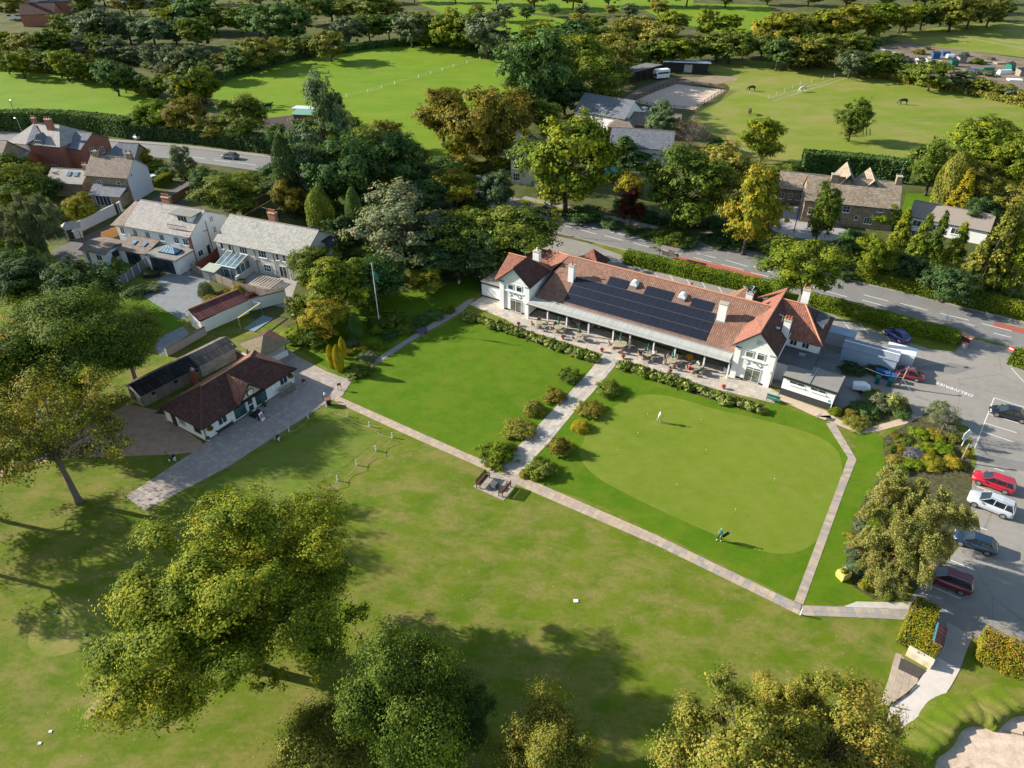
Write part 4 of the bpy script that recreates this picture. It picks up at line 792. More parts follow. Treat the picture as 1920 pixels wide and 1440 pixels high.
# House C : stone house with white gable
Ch = house('stone_house', 'stone house with brown slate roof and large blank white gable beside the road', 'house', G(160, 326.7, 5.0), -10.9, 8.9, 6.6, 5.0, 7.6, b_stone, r_brown, gmat=w_white, front=[(1.9, 2.9, 1.0, 1.1, 2, 2), (6.4, 2.9, .7, 1.1, 1, 2)])
part('end_wall', M().wallpoly([(8.92, -.02, 0), (8.92, 6.62, 0), (8.92, 6.62, 5.0), (8.92, 3.3, 7.5), (8.92, -.02, 5.0)], .02, X), w_grey if False else plain('gable_white', (.62, .63, .66), .8, 0, .04, 1), Ch); window(Ch, (8.94, 1.2, 4.6), Y_, X, .4, .7, 1, 1)
for x in (1.0, 8.3): chimney(Ch, x, 3.3, 1.1, .6, 7.0, 8.5, b_stone, pots=2, potm=m_metal_d)
part('extension_roof', M().slab([(1.6, -3.2, 2.2), (8.6, -3.2, 2.2), (8.6, -.02, 3.3), (1.2, -.02, 3.3)], .12), r_blue, Ch); part('extension_wall', M().box(2.0, 8.3, -2.9, -.02, 0, 2.2), b_stone, Ch); window(Ch, (3.0, -2.9, .1), X, NY, 3.2, 2.0, 4, 1, sill=False, name='door')
# House D : victorian, slate roof, white and brick
Dh = house('victorian_house', 'red brick and white villa with blue slate hipped roofs and tall brick chimney', 'house', G(40, 318), -14, 12.5, 9.5, 6.0, 8.8, b_brick, r_slate, hip=(4.0, 3.0), front=[(5.8, .5, .7, 1.2, 1, 1), (8.3, .4, 1.8, 1.4, 3, 1)])
part('bay_wall', M().box(.3, 4.6, -.6, .0, 0, 6.1), w_white, Dh); window(Dh, (1.6, -.6, 4.3), X, NY, 1.4, 1.0, 3, 2); window(Dh, (2.2, -.6, 1.2), X, NY, 1.9, 1.3, 3, 1)
part('hip_roof', M().slab([(.0, -.9, 6.1), (4.9, -.9, 6.1), (3.6, 4.2, 8.9)], .12), r_slate, Dh); part('hip_roof', M().slab([(4.9, -.9, 6.1), (6.8, 2.0, 7.4), (3.6, 4.2, 8.9)], .12), r_blue, Dh)
part('dormer', M().wallpoly([(5.9, -.02, 5.9), (9.0, -.02, 5.9), (7.5, -.02, 8.0)], 2.0, NY), r_blue, Dh); window(Dh, (6.6, -.1, 6.1), X, NY, 1.7, .8, 3, 1)
chimney(Dh, 8.2, 3.6, 1.5, .7, 7.0, 10.2, b_brick, pots=3); chimney(Dh, 3.3, 4.8, .9, .6, 8.2, 9.8, b_brick, pots=2)
Ds = house('brick_house', 'narrow red brick house with white bay windows right of the slate villa', 'house', G(140, 322), -14, 3.6, 8.5, 5.2, 7.2, b_brick, r_blue, right=[(2.2, 3.2, 1.3, 1.3, 2, 2), (5.0, 2.6, 1.3, 1.3, 2, 2)])
Eh = house('cottage', 'low stone cottage with pale slate roof and two rooflights behind the garden trees', 'cottage', G(87, 340, 2.9), -9, 7.6, 5.6, 2.9, 4.6, b_stone, r_slate)
for x in (4.2, 5.8): rooflight(Eh, x, 1.7, 4.05, math.atan2(1.7, 2.8))
chimney(Eh, 7.3, 2.8, .8, .5, 4.2, 5.6, b_stone, pots=2)
Fh = house('house_extension', 'orange brick rear extension with pale slate roof and rooflight at the left edge', 'extension', G(-25, 308, 3.4), -4, 7.6, 6.4, 3.4, 5.2, plain('orange_brick', (.42, .13, .05), .85, 0, .15, 2), r_slate, right=[(1.0, .8, 1.2, 1.1)], front=[(.6, .3, 1.7, 1.8, 2, 1, 'door'), (3.2, .3, 1.7, 1.8, 2, 1, 'door')])
rooflight(Fh, 5.0, 1.8, 4.5, math.atan2(1.8, 3.2))
Gh = house('terraced_house', 'old house with mottled brown slate roof at the left edge beside the road', 'house', G(-75, 300, 5.0), -12, 9.0, 8.0, 5.0, 8.2, b_stone, r_brown)
Hh = house('stone_outbuilding', 'small stone outbuilding with steep blue slate roof between road and white gable', 'outbuilding', G(196, 292, 3.2), -8, 6.8, 5.0, 3.2, 5.3, b_stone, r_blue, hip=(2.4, 0))
# garden garage, white walls, brown tiled roof
Ga = thing('garage', 'white garage with dark red ribbed roof at the bottom of the slate patio', 'garage', tuple(G(380.9, 624.7)), rad(49))
r_rib = tiled('ribbed_red', [(.10, .032, .028), (.13, .042, .036), (.17, .06, .05)], .42, 3.0, 0, .05, (.025, .01, .01), wave=.8, bump=.6, dist=.06)
part('wall', M().box(0, 7.4, 0, 3.0, 0, 2.2).wallpoly([(-.01, 0, 0), (-.01, 3.0, 0), (-.01, 3.0, 2.2), (-.01, 2.3, 2.95), (-.01, 0, 2.2)], .2, NX), w_white, Ga)
part('roof', M().slab([(-.2, -.2, 2.18), (7.6, -.2, 2.18), (7.6, 2.2, 3.0), (-.2, 2.2, 3.0)], .1), r_rib, Ga); part('roof', M().slab([(-.2, 2.2, 3.0), (7.6, 2.2, 3.0), (7.6, 3.2, 2.4), (-.2, 3.2, 2.4)], .1), r_pan, Ga)
ridge(Ga, [(-.25, 2.25, 3.05), (7.65, 2.25, 3.05)], .14); part('bargeboard', M().slab([(-.28, -.25, 2.1), (-.2, -.25, 2.1), (-.2, 2.2, 2.92), (-.28, 2.2, 2.92)], .16), w_paint, Ga)
# boundary walls (rendered) and fences
def wallrun(name, label, cat, pts, h, mat, t=.18, cap=None, z0=0):
    p = [G(*a) if not isinstance(a, Vector) else a for a in pts]; o = p[0]; w = thing(name, label, cat, (o.x, o.y, 0))
    for i in range(len(p) - 1):
        d = p[i + 1] - p[i]; L = d.length; a = math.atan2(d.y, d.x)
        q = part('wall_length', M().box(0, L + t * .4, -t / 2, t / 2, z0, h), mat, w, p[i] - o); q.rotation_euler = (0, 0, a)
        if cap: c = part('coping', M().bbox(0, L + t * .4, -t / 2 - .05, t / 2 + .05, h, h + .07), cap, w, p[i] - o); c.rotation_euler = (0, 0, a)
    return w
def fence(name, label, pts, h, mat, bay=1.8, kind='panel', cat='fence', posts=None, rails=3, board=.14):
    p = [G(*a) for a in pts]; o = p[0]; w = thing(name, label, cat, (o.x, o.y, 0)); pm_ = M().box(-.05, .05, -.05, .05, 0, h + .05).mesh('post', posts or mat); done = {}
    for i in range(len(p) - 1):
        d = p[i + 1] - p[i]; L = d.length; a = math.atan2(d.y, d.x); n = max(1, round(L / bay)); b = L / n
        for k in range(n + (i == len(p) - 2)):
            q = link('post', pm_, w, p[i] - o + d * (k / n)); q.rotation_euler = (0, 0, a)
        for k in range(n):
            key = (kind, round(b, 2))
            if key not in done:
                m = M()
                if kind == 'panel':
                    nb = max(2, int((b - .1) / board)); 
                    for j in range(nb): x = .05 + j * (b - .1) / nb; m.box(x, x + (b - .1) / nb - .012, -.018 if j % 2 else -.004, .018 if j % 2 else .030, .05, h - .02)
                    m.box(.05, b - .05, -.04, -.02, .3, .38).box(.05, b - .05, -.04, -.02, h - .4, h - .32)
                elif kind == 'rail':
                    for j in range(rails): z = h * (.32 + .62 * j / max(1, rails - 1)); m.box(0, b, -.02, .02, z - .06, z + .05)
                elif kind == 'wire':
                    for j in range(3): z = h * (.4 + .28 * j); m.box(0, b, -.006, .006, z - .006, z + .006)
                done[key] = m.mesh('panel' if kind == 'panel' else 'rails', mat)
            q = link('panel' if kind == 'panel' else 'rails', done[key], w, p[i] - o + d * (k / n)); q.rotation_euler = (0, 0, a)
    return w
wallrun('garden_wall', 'white rendered garden wall running from the garage towards the tree clump', 'wall', [(381, 625), (468, 583), (536, 566)], 1.9, w_white, .2, m_metal_d)
wallrun('garden_wall', 'pinkish rendered wall with dark coping behind the black-roofed shed', 'wall', [(314, 668), (386, 627)], 1.2, plain('pink_render', (.42, .36, .34), .9, 0, .06, 1), .25, m_metal_d)
wallrun('lane_wall', 'long pale rendered wall along the lane below the yellow tree', 'wall', [(147, 437), (218, 402)], 1.9, w_grey, .2, plain('pale_coping', (.5, .48, .42), .9)); wallrun('lane_wall', 'short white wall beside the dark lane gate', 'wall', [(224, 400), (230, 396)], 2.0, w_white)
ga = G(218, 402); gt = thing('lane_gate', 'dark slatted gate between pale lane walls', 'gate', tuple(ga), az_of((218, 402), (224, 400)))
for k in range(6): part('board', M().box(k * .17, k * .17 + .15, -.03, .03, .05, 1.9), m_metal_d, gt)
sh = thing('summer_house', 'small grey garden shed with pale hipped roof beside the birch', 'shed', tuple(G(124, 452)), rad(30)); part('wall', M().box(0, 2.8, 0, 2.2, 0, 2.0), w_grey, sh); part('roof', M().slab([(-.2, -.2, 2.0), (3.0, -.2, 2.0), (2.0, 1.1, 2.9), (.8, 1.1, 2.9)], .06).slab([(-.2, -.2, 2.0), (.8, 1.1, 2.9), (-.2, 2.4, 2.0)], .06).slab([(3.0, -.2, 2.0), (3.0, 2.4, 2.0), (2.0, 1.1, 2.9)], .06), r_slate, sh); part('door', M().box(.6, 1.5, -.03, 0, .05, 1.9), m_metal_d, sh)
fence('panel_fence', 'grey timber panel fence with white posts beside the slate patio', [(215, 546), (252, 520), (286, 494), (300, 482)], 1.7, plain('fence_grey', (.22, .22, .23), .9, 0, .15, 2), posts=w_paint)
fence('close_board_fence', 'weathered grey board fence below the pallet deck', [(362, 512), (396, 524), (440, 543), (500, 560), (536, 556)], 1.6, m_timber, 2.4)
fence('close_board_fence', 'new orange board fence beside the brown-roofed bungalow', [(196, 452), (232, 438)], 1.7, m_orange, 1.5)
fence('close_board_fence', 'red-brown board fence between the two rear gardens', [(372, 510), (400, 493), (412, 480)], 1.7, plain('redwood', (.30, .10, .05), .85, 0, .2, 3), 1.5)
fence('close_board_fence', 'tall brown board fence beside the parked drive behind the white pair', [(318, 388), (345, 372), (372, 356)], 1.8, plain('brown_fence', (.24, .14, .07), .85, 0, .2, 3), 1.8)
fence('close_board_fence', 'dark board fence behind the grey-green slate roofs', [(455, 405), (485, 388), (508, 375)], 1.8, plain('dark_fence', (.10, .07, .05), .85, 0, .2, 3), 1.8)
shd = thing('garden_shed', 'grey garden shed with pale green felt roof beside the conservatory', 'shed', tuple(G(383, 524)), rad(-20)); part('wall', M().box(0, 2.3, 0, 1.9, 0, 1.7), plain('shed_grey', (.28, .28, .29), .9), shd); part('roof', M().slab([(-.1, -.1, 1.75), (2.5, -.1, 1.7), (2.5, 2.1, 1.95), (-.1, 2.1, 1.98)], .08), plain('green_felt', (.36, .38, .30), .9, 0, .06, 2), shd); part('door', M().box(.4, 1.3, -.03, 0, .05, 1.55), MATS['shed_grey'], shd)
# ------------------------------------------------------------------ golf shop : hipped brown roof, porch gable with clock
sa = 57.4
S = thing('golf_shop', 'white single-storey golf shop with dark red tiled hip roof and clock gable', 'shop', tuple(G(387.5, 828.3)), rad(sa)); LS, DS = 13.6, 7.0
part('wall', M().box(0, LS, .02, DS, 0, 2.3), w_white, S); part('plinth', M().box(-.02, LS + .02, 0, DS + .02, 0, .12), w_black, S)
c = [(-.35, -.35, 2.2), (LS + .35, -.35, 2.2), (LS + .35, DS + .35, 2.2), (-.35, DS + .35, 2.2)]; t0, t1 = (3.3, 3.5, 4.5), (10.6, 3.5, 4.5)
part('roof', M().slab([c[0], c[1], t1, t0], .12), r_dark, S); part('roof', M().slab([c[1], c[2], t1], .12), r_dark, S); part('roof', M().slab([c[2], c[3], t0, t1], .12), r_pan, S); part('roof', M().slab([c[3], c[0], t0], .12), r_dark, S)  # dark tile puts the shade over this roof into its colour
ridge(S, [t0, t1], .12); 
for a_, b_ in ((c[0], t0), (c[1], t1), (c[2], t1), (c[3], t0)): ridge(S, [a_, b_], .09, plain('dark_ridge', (.1, .1, .1)))
part('roof', M().slab([(4.7, -.75, 2.45), (6.6, -.75, 4.45), (6.6, 3.2, 4.45), (4.9, .3, 2.6)], .1), r_pan, S); part('roof', M().slab([(6.6, -.75, 4.45), (8.6, -.75, 2.45), (8.4, .3, 2.6), (6.6, 3.2, 4.45)], .1), r_dark, S)
part('porch_gable', M().wallpoly([(5.0, -.5, 2.5), (8.3, -.5, 2.5), (6.63, -.5, 4.2)], .12, NY), plain('gable_cream', (.55, .47, .33), .8), S)
part('bargeboard', M().slab([(4.66, -.80, 2.42), (6.62, -.80, 4.46), (6.62, -.72, 4.46), (4.66, -.72, 2.42)], .18), w_black, S); part('bargeboard', M().slab([(8.6, -.80, 2.42), (6.62, -.80, 4.46), (6.62, -.72, 4.46), (8.6, -.72, 2.42)], .18), w_black, S)
part('tie_beam', M().box(4.9, 8.4, -.58, -.50, 2.44, 2.6), w_black, S)
ck = M(); ck.add([(6.63 + .48 * math.cos(2 * math.pi * k / 20), -.62, 3.12 + .48 * math.sin(2 * math.pi * k / 20)) for k in range(20)] + [(6.63 + .48 * math.cos(2 * math.pi * k / 20), -.55, 3.12 + .48 * math.sin(2 * math.pi * k / 20)) for k in range(20)], [tuple(range(20))] + [(k, (k + 1) % 20, 20 + (k + 1) % 20, 20 + k) for k in range(20)])
ckp = part('clock', ck, w_black, S)
f_ = M(); f_.add([(6.63 + .38 * math.cos(2 * math.pi * k / 20), -.63, 3.12 + .38 * math.sin(2 * math.pi * k / 20)) for k in range(20)], [tuple(range(20))]); part('clock_face', f_, w_paint, ckp)
hd = M(); ob(hd, (6.63, -.64, 3.12), X, NY, -.02, .02, 0, .01, 0, .3); ob(hd, (6.63, -.64, 3.12), X, NY, 0, .2, 0, .01, -.02, .02)
for k in range(12): th = k * math.pi / 6; ob(hd, (6.63 + .32 * math.cos(th), -.64, 3.12 + .32 * math.sin(th)), X, NY, -.02, .02, 0, .01, -.02, .02)
part('clock_hands', hd, w_black, ckp)
window(S, (6.1, .0, .05), X, NY, 1.0, 2.1, 1, 2, w_paint, sill=False, name='door', fw=.13, proud=.12)
window(S, (4.3, .0, .35), X, NY, 1.6, 1.75, 1, 1, m_metal_d, glassy('shop_glass', (.03, .07, .08), .1)); window(S, (7.45, .0, .35), X, NY, 1.6, 1.75, 1, 1, m_metal_d, MATS['shop_glass'])
window(S, (2.0, .0, .9), X, NY, 1.2, 1.0, 2, 1); window(S, (11.3, .0, .9), X, NY, 1.2, 1.0, 2, 1)
for a_, b_, z_ in ((1.25, 1.75, 1.1), (3.25, 3.75, 1.0), (3.85, 4.2, 1.15), (9.3, 9.9, 1.1), (9.95, 10.7, 1.0)): part('notice_board', M().box(a_, b_, -.03, .0, z_, z_ + .75), w_paint, S)
part('door', M().box(-.03, .0, 5.0, 5.9, .05, 2.1), m_metal_d, S); window(S, (0, 4.5, .9), NY, NX, 1.3, 1.1, 4, 4, w_paint, fw=.04); window(S, (0, 1.7, .9), NY, NX, 1.2, 1.1, 3, 2, m_metal_d)
gutter(S, (-.35, -.42, 2.15), (LS + .35, -.42, 2.15)); dpipe(S, .1, -.06, 0, 2.2); dpipe(S, LS - .1, -.06, 0, 2.2, w_paint)
# long black-roofed shed behind the shop
sf = G(272, 763.7); sr = G(446, 672); az2 = math.atan2(sr.y - sf.y, sr.x - sf.x); LL = (sr - sf).length
T = thing('long_shed', 'long low timber shed with black corrugated roof and open end behind the golf shop', 'shed', tuple(sf), az2)
shed_w = tiled('shed_board', [(.17, .13, .10), (.23, .18, .14), (.29, .23, .18)], .9, 3.0, 0, .05, (.06, .045, .035), bump=.3)
part('wall', M().box(.02, LL, 0, .12, 0, 1.9).box(0.02, LL, 3.1, 3.22, 0, 1.9).box(LL - .12, LL, .13, 3.09, 0, 2.2), shed_w, T)
part('wall_panel', M().box(LL * .60, LL - .2, -.05, -.001, .0, 1.85), plain('stained_render', (.42, .38, .30), .95, 0, .35, 1.2), T)
k_ = .58
part('roof', M().slab([(-.15, -.25, 1.85), (LL * k_, -.25, 1.85), (LL * k_, 1.7, 2.75), (-.15, 1.7, 2.75)], .06), r_corr, T); part('roof', M().slab([(LL * k_ + .01, -.25, 1.87), (LL + .2, -.25, 1.87), (LL + .2, 1.7, 2.77), (LL * k_ + .01, 1.7, 2.77)], .06), r_asb, T)
part('roof', M().slab([(-.15, 1.7, 2.75), (LL + .2, 1.7, 2.75), (LL + .2, 3.5, 1.9), (-.15, 3.5, 1.9)], .06), r_asb, T)
part('end_gable', M().wallpoly([(-.01, .0, 1.5), (-.01, 3.2, 1.5), (-.01, 3.2, 1.95), (-.01, 1.7, 2.65), (-.01, 0, 1.9)], .08, NX), plain('old_cream', (.45, .42, .33), .9, 0, .15, 2), T)
part('door', M().box(-.05, 0, .2, 1.4, 0, 1.6), plain('door_grey', (.25, .27, .27), .8), T); part('doorway', M().box(-.02, .0, 1.5, 3.0, 0, 1.6), m_metal_d, T)
for x in (1.2, 4.2, 7.2): window(T, (x, 0, 1.0), X, NY, .6, .55, 1, 1, m_timber, sill=False)
yard = struct('yard', M().prism([tuple((Vector((0, 0, 0)) + G(*a))[:2]) for a in ((290, 775), (447, 676), (480, 668), (330, 780))], .0, .03), m_soil)
bw = wallrun('brick_wall', 'short red brick wall with pale coping between the sheds behind the shop', 'wall', [(448, 672), (478, 688)], 1.3, b_brick, .22, m_conc)
ff = thing('flue_stack', 'round orange clay flue with grey cap behind the golf shop roof', 'flue', tuple(G(369, 722))); part('shaft', M().lathe([(.32, 0), (.32, 2.0), (.36, 2.02), (.36, 2.15)], 12), plain('orange_clay', (.40, .12, .05), .8, 0, .2, 4), ff); part('cowl', M().lathe([(.2, 2.15), (.2, 2.4), (.3, 2.45), (.05, 2.7)], 10), m_alu, ff)
# pyramid-roofed shelter at the right end
gz = thing('starter_shelter', 'small shelter with mossy brown pyramid roof beside the golf shop', 'shelter', tuple(G(503, 668)), rad(50)); 
part('wall', M().box(-1.9, 1.9, -1.9, 1.9, 0, .9), w_white, gz)
for a_, b_ in ((-1.8, -1.8), (1.8, -1.8), (1.8, 1.8), (-1.8, 1.8)): part('post', M().box(a_ - .06, a_ + .06, b_ - .06, b_ + .06, .9, 2.2), m_wood, gz)
q = [(-2.4, -2.4, 2.15), (2.4, -2.4, 2.15), (2.4, 2.4, 2.15), (-2.4, 2.4, 2.15)]; t = (0, 0, 3.3)
for i, mm in enumerate((plain('mossy_tile', (.20, .16, .10), .95, 0, .3, 3), r_dark, r_dark, MATS['mossy_tile'])): part('roof', M().slab([q[i], q[(i + 1) % 4], t], .1), mm, gz)
# driving bay netting frame
nt = thing('net_frame', 'pale metal net frame with yellow top rail beside the white garden wall', 'frame', tuple(G(452, 618)), az_of((452, 618), (484, 596))); part('frame', M().tube([(0, 0, 0), (0, 0, 1.9)], .05, 5).tube([(4.6, 0, 0), (4.6, 0, 1.9)], .05, 5).tube([(4.6, 1.6, 0), (4.6, 1.6, 1.9), (4.6, 0, 1.9)], .05, 5), m_alu, nt); part('top_rail', M().box(0, 4.6, -.1, .1, 1.88, 1.96), plain('rail_yellow', (.5, .45, .15), .7), nt); part('mat', M().bbox(.2, 4.4, -2.2, -.2, .03, .08), plain('mat_grey', (.20, .26, .26), .9), nt)
# ------------------------------------------------------------------ stone cottage and outbuildings across the road
K = house('stone_farmhouse', 'long stone farmhouse with mottled mossy stone roof across the road', 'farmhouse', G(1684, 390.5, 4.3), -16, 15.5, 7.4, 4.3, 7.6, b_stone, r_stone, anchor='R', front=[(6.6, 2.6, 1.2, 1.2, 2, 2), (8.9, 1.4, .6, .8, 1, 1), (10.6, .9, 1.4, 1.2, 3, 1), (12.2, 3.3, 1.1, .6, 3, 1), (.9, 1.6, 1.3, 1.2, 2, 2)])
chimney(K, 15.0, 3.7, .9, .9, 6.8, 8.7, b_stone, pots=0); part('aerial', M().tube([(15.0, 3.7, 8.6), (15.0, 3.7, 10.8)], .03, 4).tube([(14.4, 3.7, 10.8), (15.7, 3.7, 10.7)], .03, 4), m_alu, K)
chimney(K, 4.4, 3.2, 1.3, 1.0, 6.0, 8.2, b_stone, pots=0)
part('porch', M().box(3.6, 5.6, -1.4, .0, 0, 2.0), b_stone, K); part('porch_roof', M().slab([(3.4, -1.6, 2.0), (4.6, -1.6, 3.1), (4.6, .3, 3.1), (3.4, .3, 2.0)], .1).slab([(5.8, -1.6, 2.0), (4.6, -1.6, 3.1), (4.6, .3, 3.1), (5.8, .3, 2.0)], .1), r_stone, K)
part('porch_gable', M().wallpoly([(3.7, -1.42, 2.0), (5.5, -1.42, 2.0), (4.6, -1.42, 2.95)], .1, NY), b_stone, K)
for x, zt in ((6.8, 8.6), (11.0, 7.9)):
    part('rear_gable_roof', M().slab([(x, 2.6, zt), (x, 10.0, zt), (x - 2.4, 10.0, 5.2), (x - 2.4, 2.6, 5.2)], .1), r_stone, K); part('rear_gable_roof', M().slab([(x, 2.6, zt), (x, 10.0, zt), (x + 2.4, 10.0, 5.2), (x + 2.4, 2.6, 5.2)], .1), r_blue, K)
K2 = house('stone_barn', 'single-storey stone barn with shaded stone roof left of the farmhouse', 'barn', G(1461.5, 352, 2.9), -18, 8.2, 8.0, 2.9, 4.8, b_stone, r_stone, front=[(.3, .9, .9, 1.1, 2, 2), (2.0, .9, .7, 1.1, 2, 2), (3.4, .9, 2.8, 1.1, 5, 2)])
K3 = house('bungalow', 'white bungalow with plain grey-brown roof behind the conifers', 'bungalow', G(1706, 404, 2.6), -33, 12.5, 6.4, 2.6, 4.3, w_white, plain('grey_brown_roof', (.27, .22, .18), .9, 0, .08, 1), front=[(.8, .9, 1.4, 1.1), (4.0, .9, 1.4, 1.1), (7.0, .9, 1.4, 1.1)])
# old stone house half hidden by the large lime
J = house('old_house', 'tall cream house with slate roof and dormer half hidden by the large roadside tree', 'house', G(958, 344), -14, 9, 7, 5.4, 8.2, w_cream, r_brown, front=[(.5, 3.2, 1.3, 1.4, 3, 2), (.5, .7, 1.4, 1.7, 3, 2)]); part('dormer', M().box(1.3, 3.2, .6, 2.6, 5.6, 7.2), w_paint, J); window(J, (1.5, .6, 5.9), X, NY, 1.4, 1.0, 3, 1); chimney(J, .8, 3.5, .9, .9, 7.2, 9.8, w_cream, pots=2)
J1 = house('slate_house', 'white gabled house with grey slate roof near the riding arena', 'house', G(1078, 207, 4.4), -33, 13.5, 10, 4.4, 7.4, w_white, r_blue)
J2 = house('brick_stable_block', 'long red brick block with brown tiled roof and small dark windows', 'building', G(1172, 233, 3.0), -11, 13.0, 8.5, 3.0, 4.8, b_brick, r_brown, front=[(3.5, .9, 1.4, 1.2), (8.0, .9, 1.2, 1.3), (10.6, .2, 1.0, 1.9, 1, 1, 'door')])
J3 = house('slate_cottage', 'low house with blue-grey slate roof and cream gable behind the large tree', 'house', G(1143, 272, 3.4), -14, 13.5, 9.0, 3.4, 6.0, w_cream, r_blue)
J4 = house('brick_annexe', 'small brick annexe with hipped roof between the slate and brick houses', 'annexe', G(1140, 237, 3.0), -14, 6.0, 6.0, 3.0, 4.4, b_brick, r_brown, hip=(2, 2))
# stables
Z1 = thing('stable', 'long dark stable with flat sheet roof left of the riding arena', 'stable', tuple(G(1176, 160)), az_of((1176, 160), (1240, 142))); part('wall', M().box(0, 17, 3.0, 6.0, 0, 2.9), m_metal_d, Z1); part('roof', M().slab([(-.4, 0, 3.3), (17.4, 0, 3.3), (17.4, 6.3, 2.9), (-.4, 6.3, 2.9)], .15), plain('sheet_grey', (.16, .15, .14), .8, 0, .2, .5), Z1)
for k in range(6): part('post', M().box(.2 + k * 3.2, .4 + k * 3.2, .2, .4, 0, 3.1), m_wood, Z1)
Z2 = thing('stable', 'dark stable with bluish metal roof behind the riding arena', 'stable', tuple(G(1243, 137)), az_of((1243, 137), (1312, 140))); part('wall', M().box(0, 14, 2.0, 5.5, 0, 2.9), m_metal_d, Z2); part('roof', M().slab([(-.4, 0, 3.4), (14.6, 0, 3.4), (14.6, 6, 3.0), (-.4, 6, 3.0)], .15), plain('sheet_blue', (.24, .30, .34), .5, .2, .1, .4), Z2); part('door', M().box(6.5, 9.0, 1.94, 2.0, .1, 2.4), w_grey, Z2)
Z3 = thing('horse_box', 'white horse box with dark window strips parked by the stables', 'horse box', tuple(G(1240, 148)), rad(20)); part('body', M().bbox(-2.2, 2.2, -1, 1, .5, 2.9, .1), w_paint, Z3); part('panel', M().box(-2.22, -2.2, -.8, .8, .9, 1.6).box(-2.0, 2.0, -1.02, -1.0, 1.7, 2.2), m_metal_d, Z3)
for a_, b_ in ((-1.4, -.9), (1.4, -.9), (-1.4, .9), (1.4, .9)): part('wheel', M().tube([(a_, b_ - .1, .38), (a_, b_ + .1, .38)], .38, 10), m_metal_d, Z3)
fence('arena_fence', 'dark three-rail timber fence round the riding arena', [(1183, 193), (1228, 204), (1300, 209), (1363, 169), (1268, 156), (1226, 172), (1183, 193)], 1.3, m_wood, 2.6, 'rail')
fence('post_and_rail_fence', 'brown post and rail fence between paddock and bare pink tree', [(1330, 262), (1360, 262), (1378, 275)], 1.2, plain('rail_brown', (.20, .11, .07), .9), 2.4, 'rail')
fence('paddock_fence', 'thin pale electric fence crossing the large paddock', [(1370, 168), (1440, 186), (1500, 160), (1584, 140)], 1.0, plain('tape_white', (.4, .42, .3), .7), 6.0, 'wire')
fence('field_fence', 'row of thin white electric fence stakes across the bright field', [(650, 182), (690, 174), (740, 158), (785, 146), (850, 126), (900, 112)], .9, w_paint, 7.0, 'wire')
fence('tree_guard', 'brown timber guard fence round the leaning paddock tree', [(1576, 248), (1590, 256), (1612, 252), (1612, 240), (1588, 238), (1576, 248)], 1.2, plain('rail_brown', (.2, .1, .07)), 1.8, 'rail')
Q1 = thing('field_shelter', 'field shelter with green and white roofs and brick-red end in the central field', 'shelter', tuple(G(552, 232)), rad(-10)); part('wall', M().box(0, 7, 0, 4, 0, 2.4), plain('shelter_red', (.25, .09, .06), .9), Q1); part('roof', M().slab([(-.3, -.3, 2.4), (7.3, -.3, 2.5), (7.3, 3, 3.1), (-.3, 3, 3.0)], .1), plain('roof_green', (.15, .30, .22), .7), Q1); part('roof', M().slab([(-1.8, 3.1, 2.9), (6.5, 3.1, 3.1), (6.5, 6.4, 3.0), (-1.8, 6.4, 2.8)], .1), w_grey, Q1); part('wall', M().box(-1.5, 6.2, 4.1, 6.2, 0, 2.7), m_timber, Q1)
# far corner houses
V1 = house('distant_house', 'distant brick house with tiled roof at the top left corner', 'house', G(45, 50), 12, 13, 10, 4.5, 8.0, b_brick, r_dark, group=None); chimney(V1, 3, 5, 1.2, .8, 7, 9.6, b_brick, pots=2)
V2 = house('distant_house', 'distant house with blue slate roof behind the top left brick house', 'house', G(60, 28), 20, 16, 10, 5, 8.6, b_brick, r_blue); part('dormer', M().box(4, 8, -.5, 3, 5.4, 7.4), w_grey, V2)
V3 = thing('caravan', 'white caravan parked among the trees at the far left', 'caravan', tuple(G(30, 37)), rad(5)); part('body', M().bbox(-3.3, 3.3, -1.1, 1.1, .5, 2.8, .3), w_paint, V3); part('window', M().box(-2.6, -1.0, -1.13, -1.1, 1.5, 2.1).box(.8, 2.6, -1.13, -1.1, 1.5, 2.1), m_glass, V3); part('wheel', M().tube([(0, -1.05, .35), (0, -.85, .35)], .35, 10), m_metal_d, V3)
V4 = thing('garden_shed', 'small white-fronted shed with black roof in the far left scrub', 'shed', tuple(G(206, 86)), rad(-20)); part('wall', M().box(-2, 2, -1.5, 1.5, 0, 2.4), w_white, V4); part('roof', M().slab([(-2.3, -1.8, 2.3), (2.3, -1.8, 2.3), (2.3, 1.8, 3.1), (-2.3, 1.8, 3.1)], .15), m_metal_d, V4)
V5 = thing('greenhouse_row', 'long low greenhouse roof with white end far off at the top left', 'greenhouse', tuple(G(225, 16)), rad(8)); part('wall', M().box(0, 26, 0, 8, 0, 2.4), m_timber, V5); part('roof', M().slab([(-.5, -.5, 2.4), (26.5, -.5, 2.4), (26.5, 4, 4.2), (-.5, 4, 4.2)], .15), plain('glasshouse', (.25, .30, .32), .3), V5)
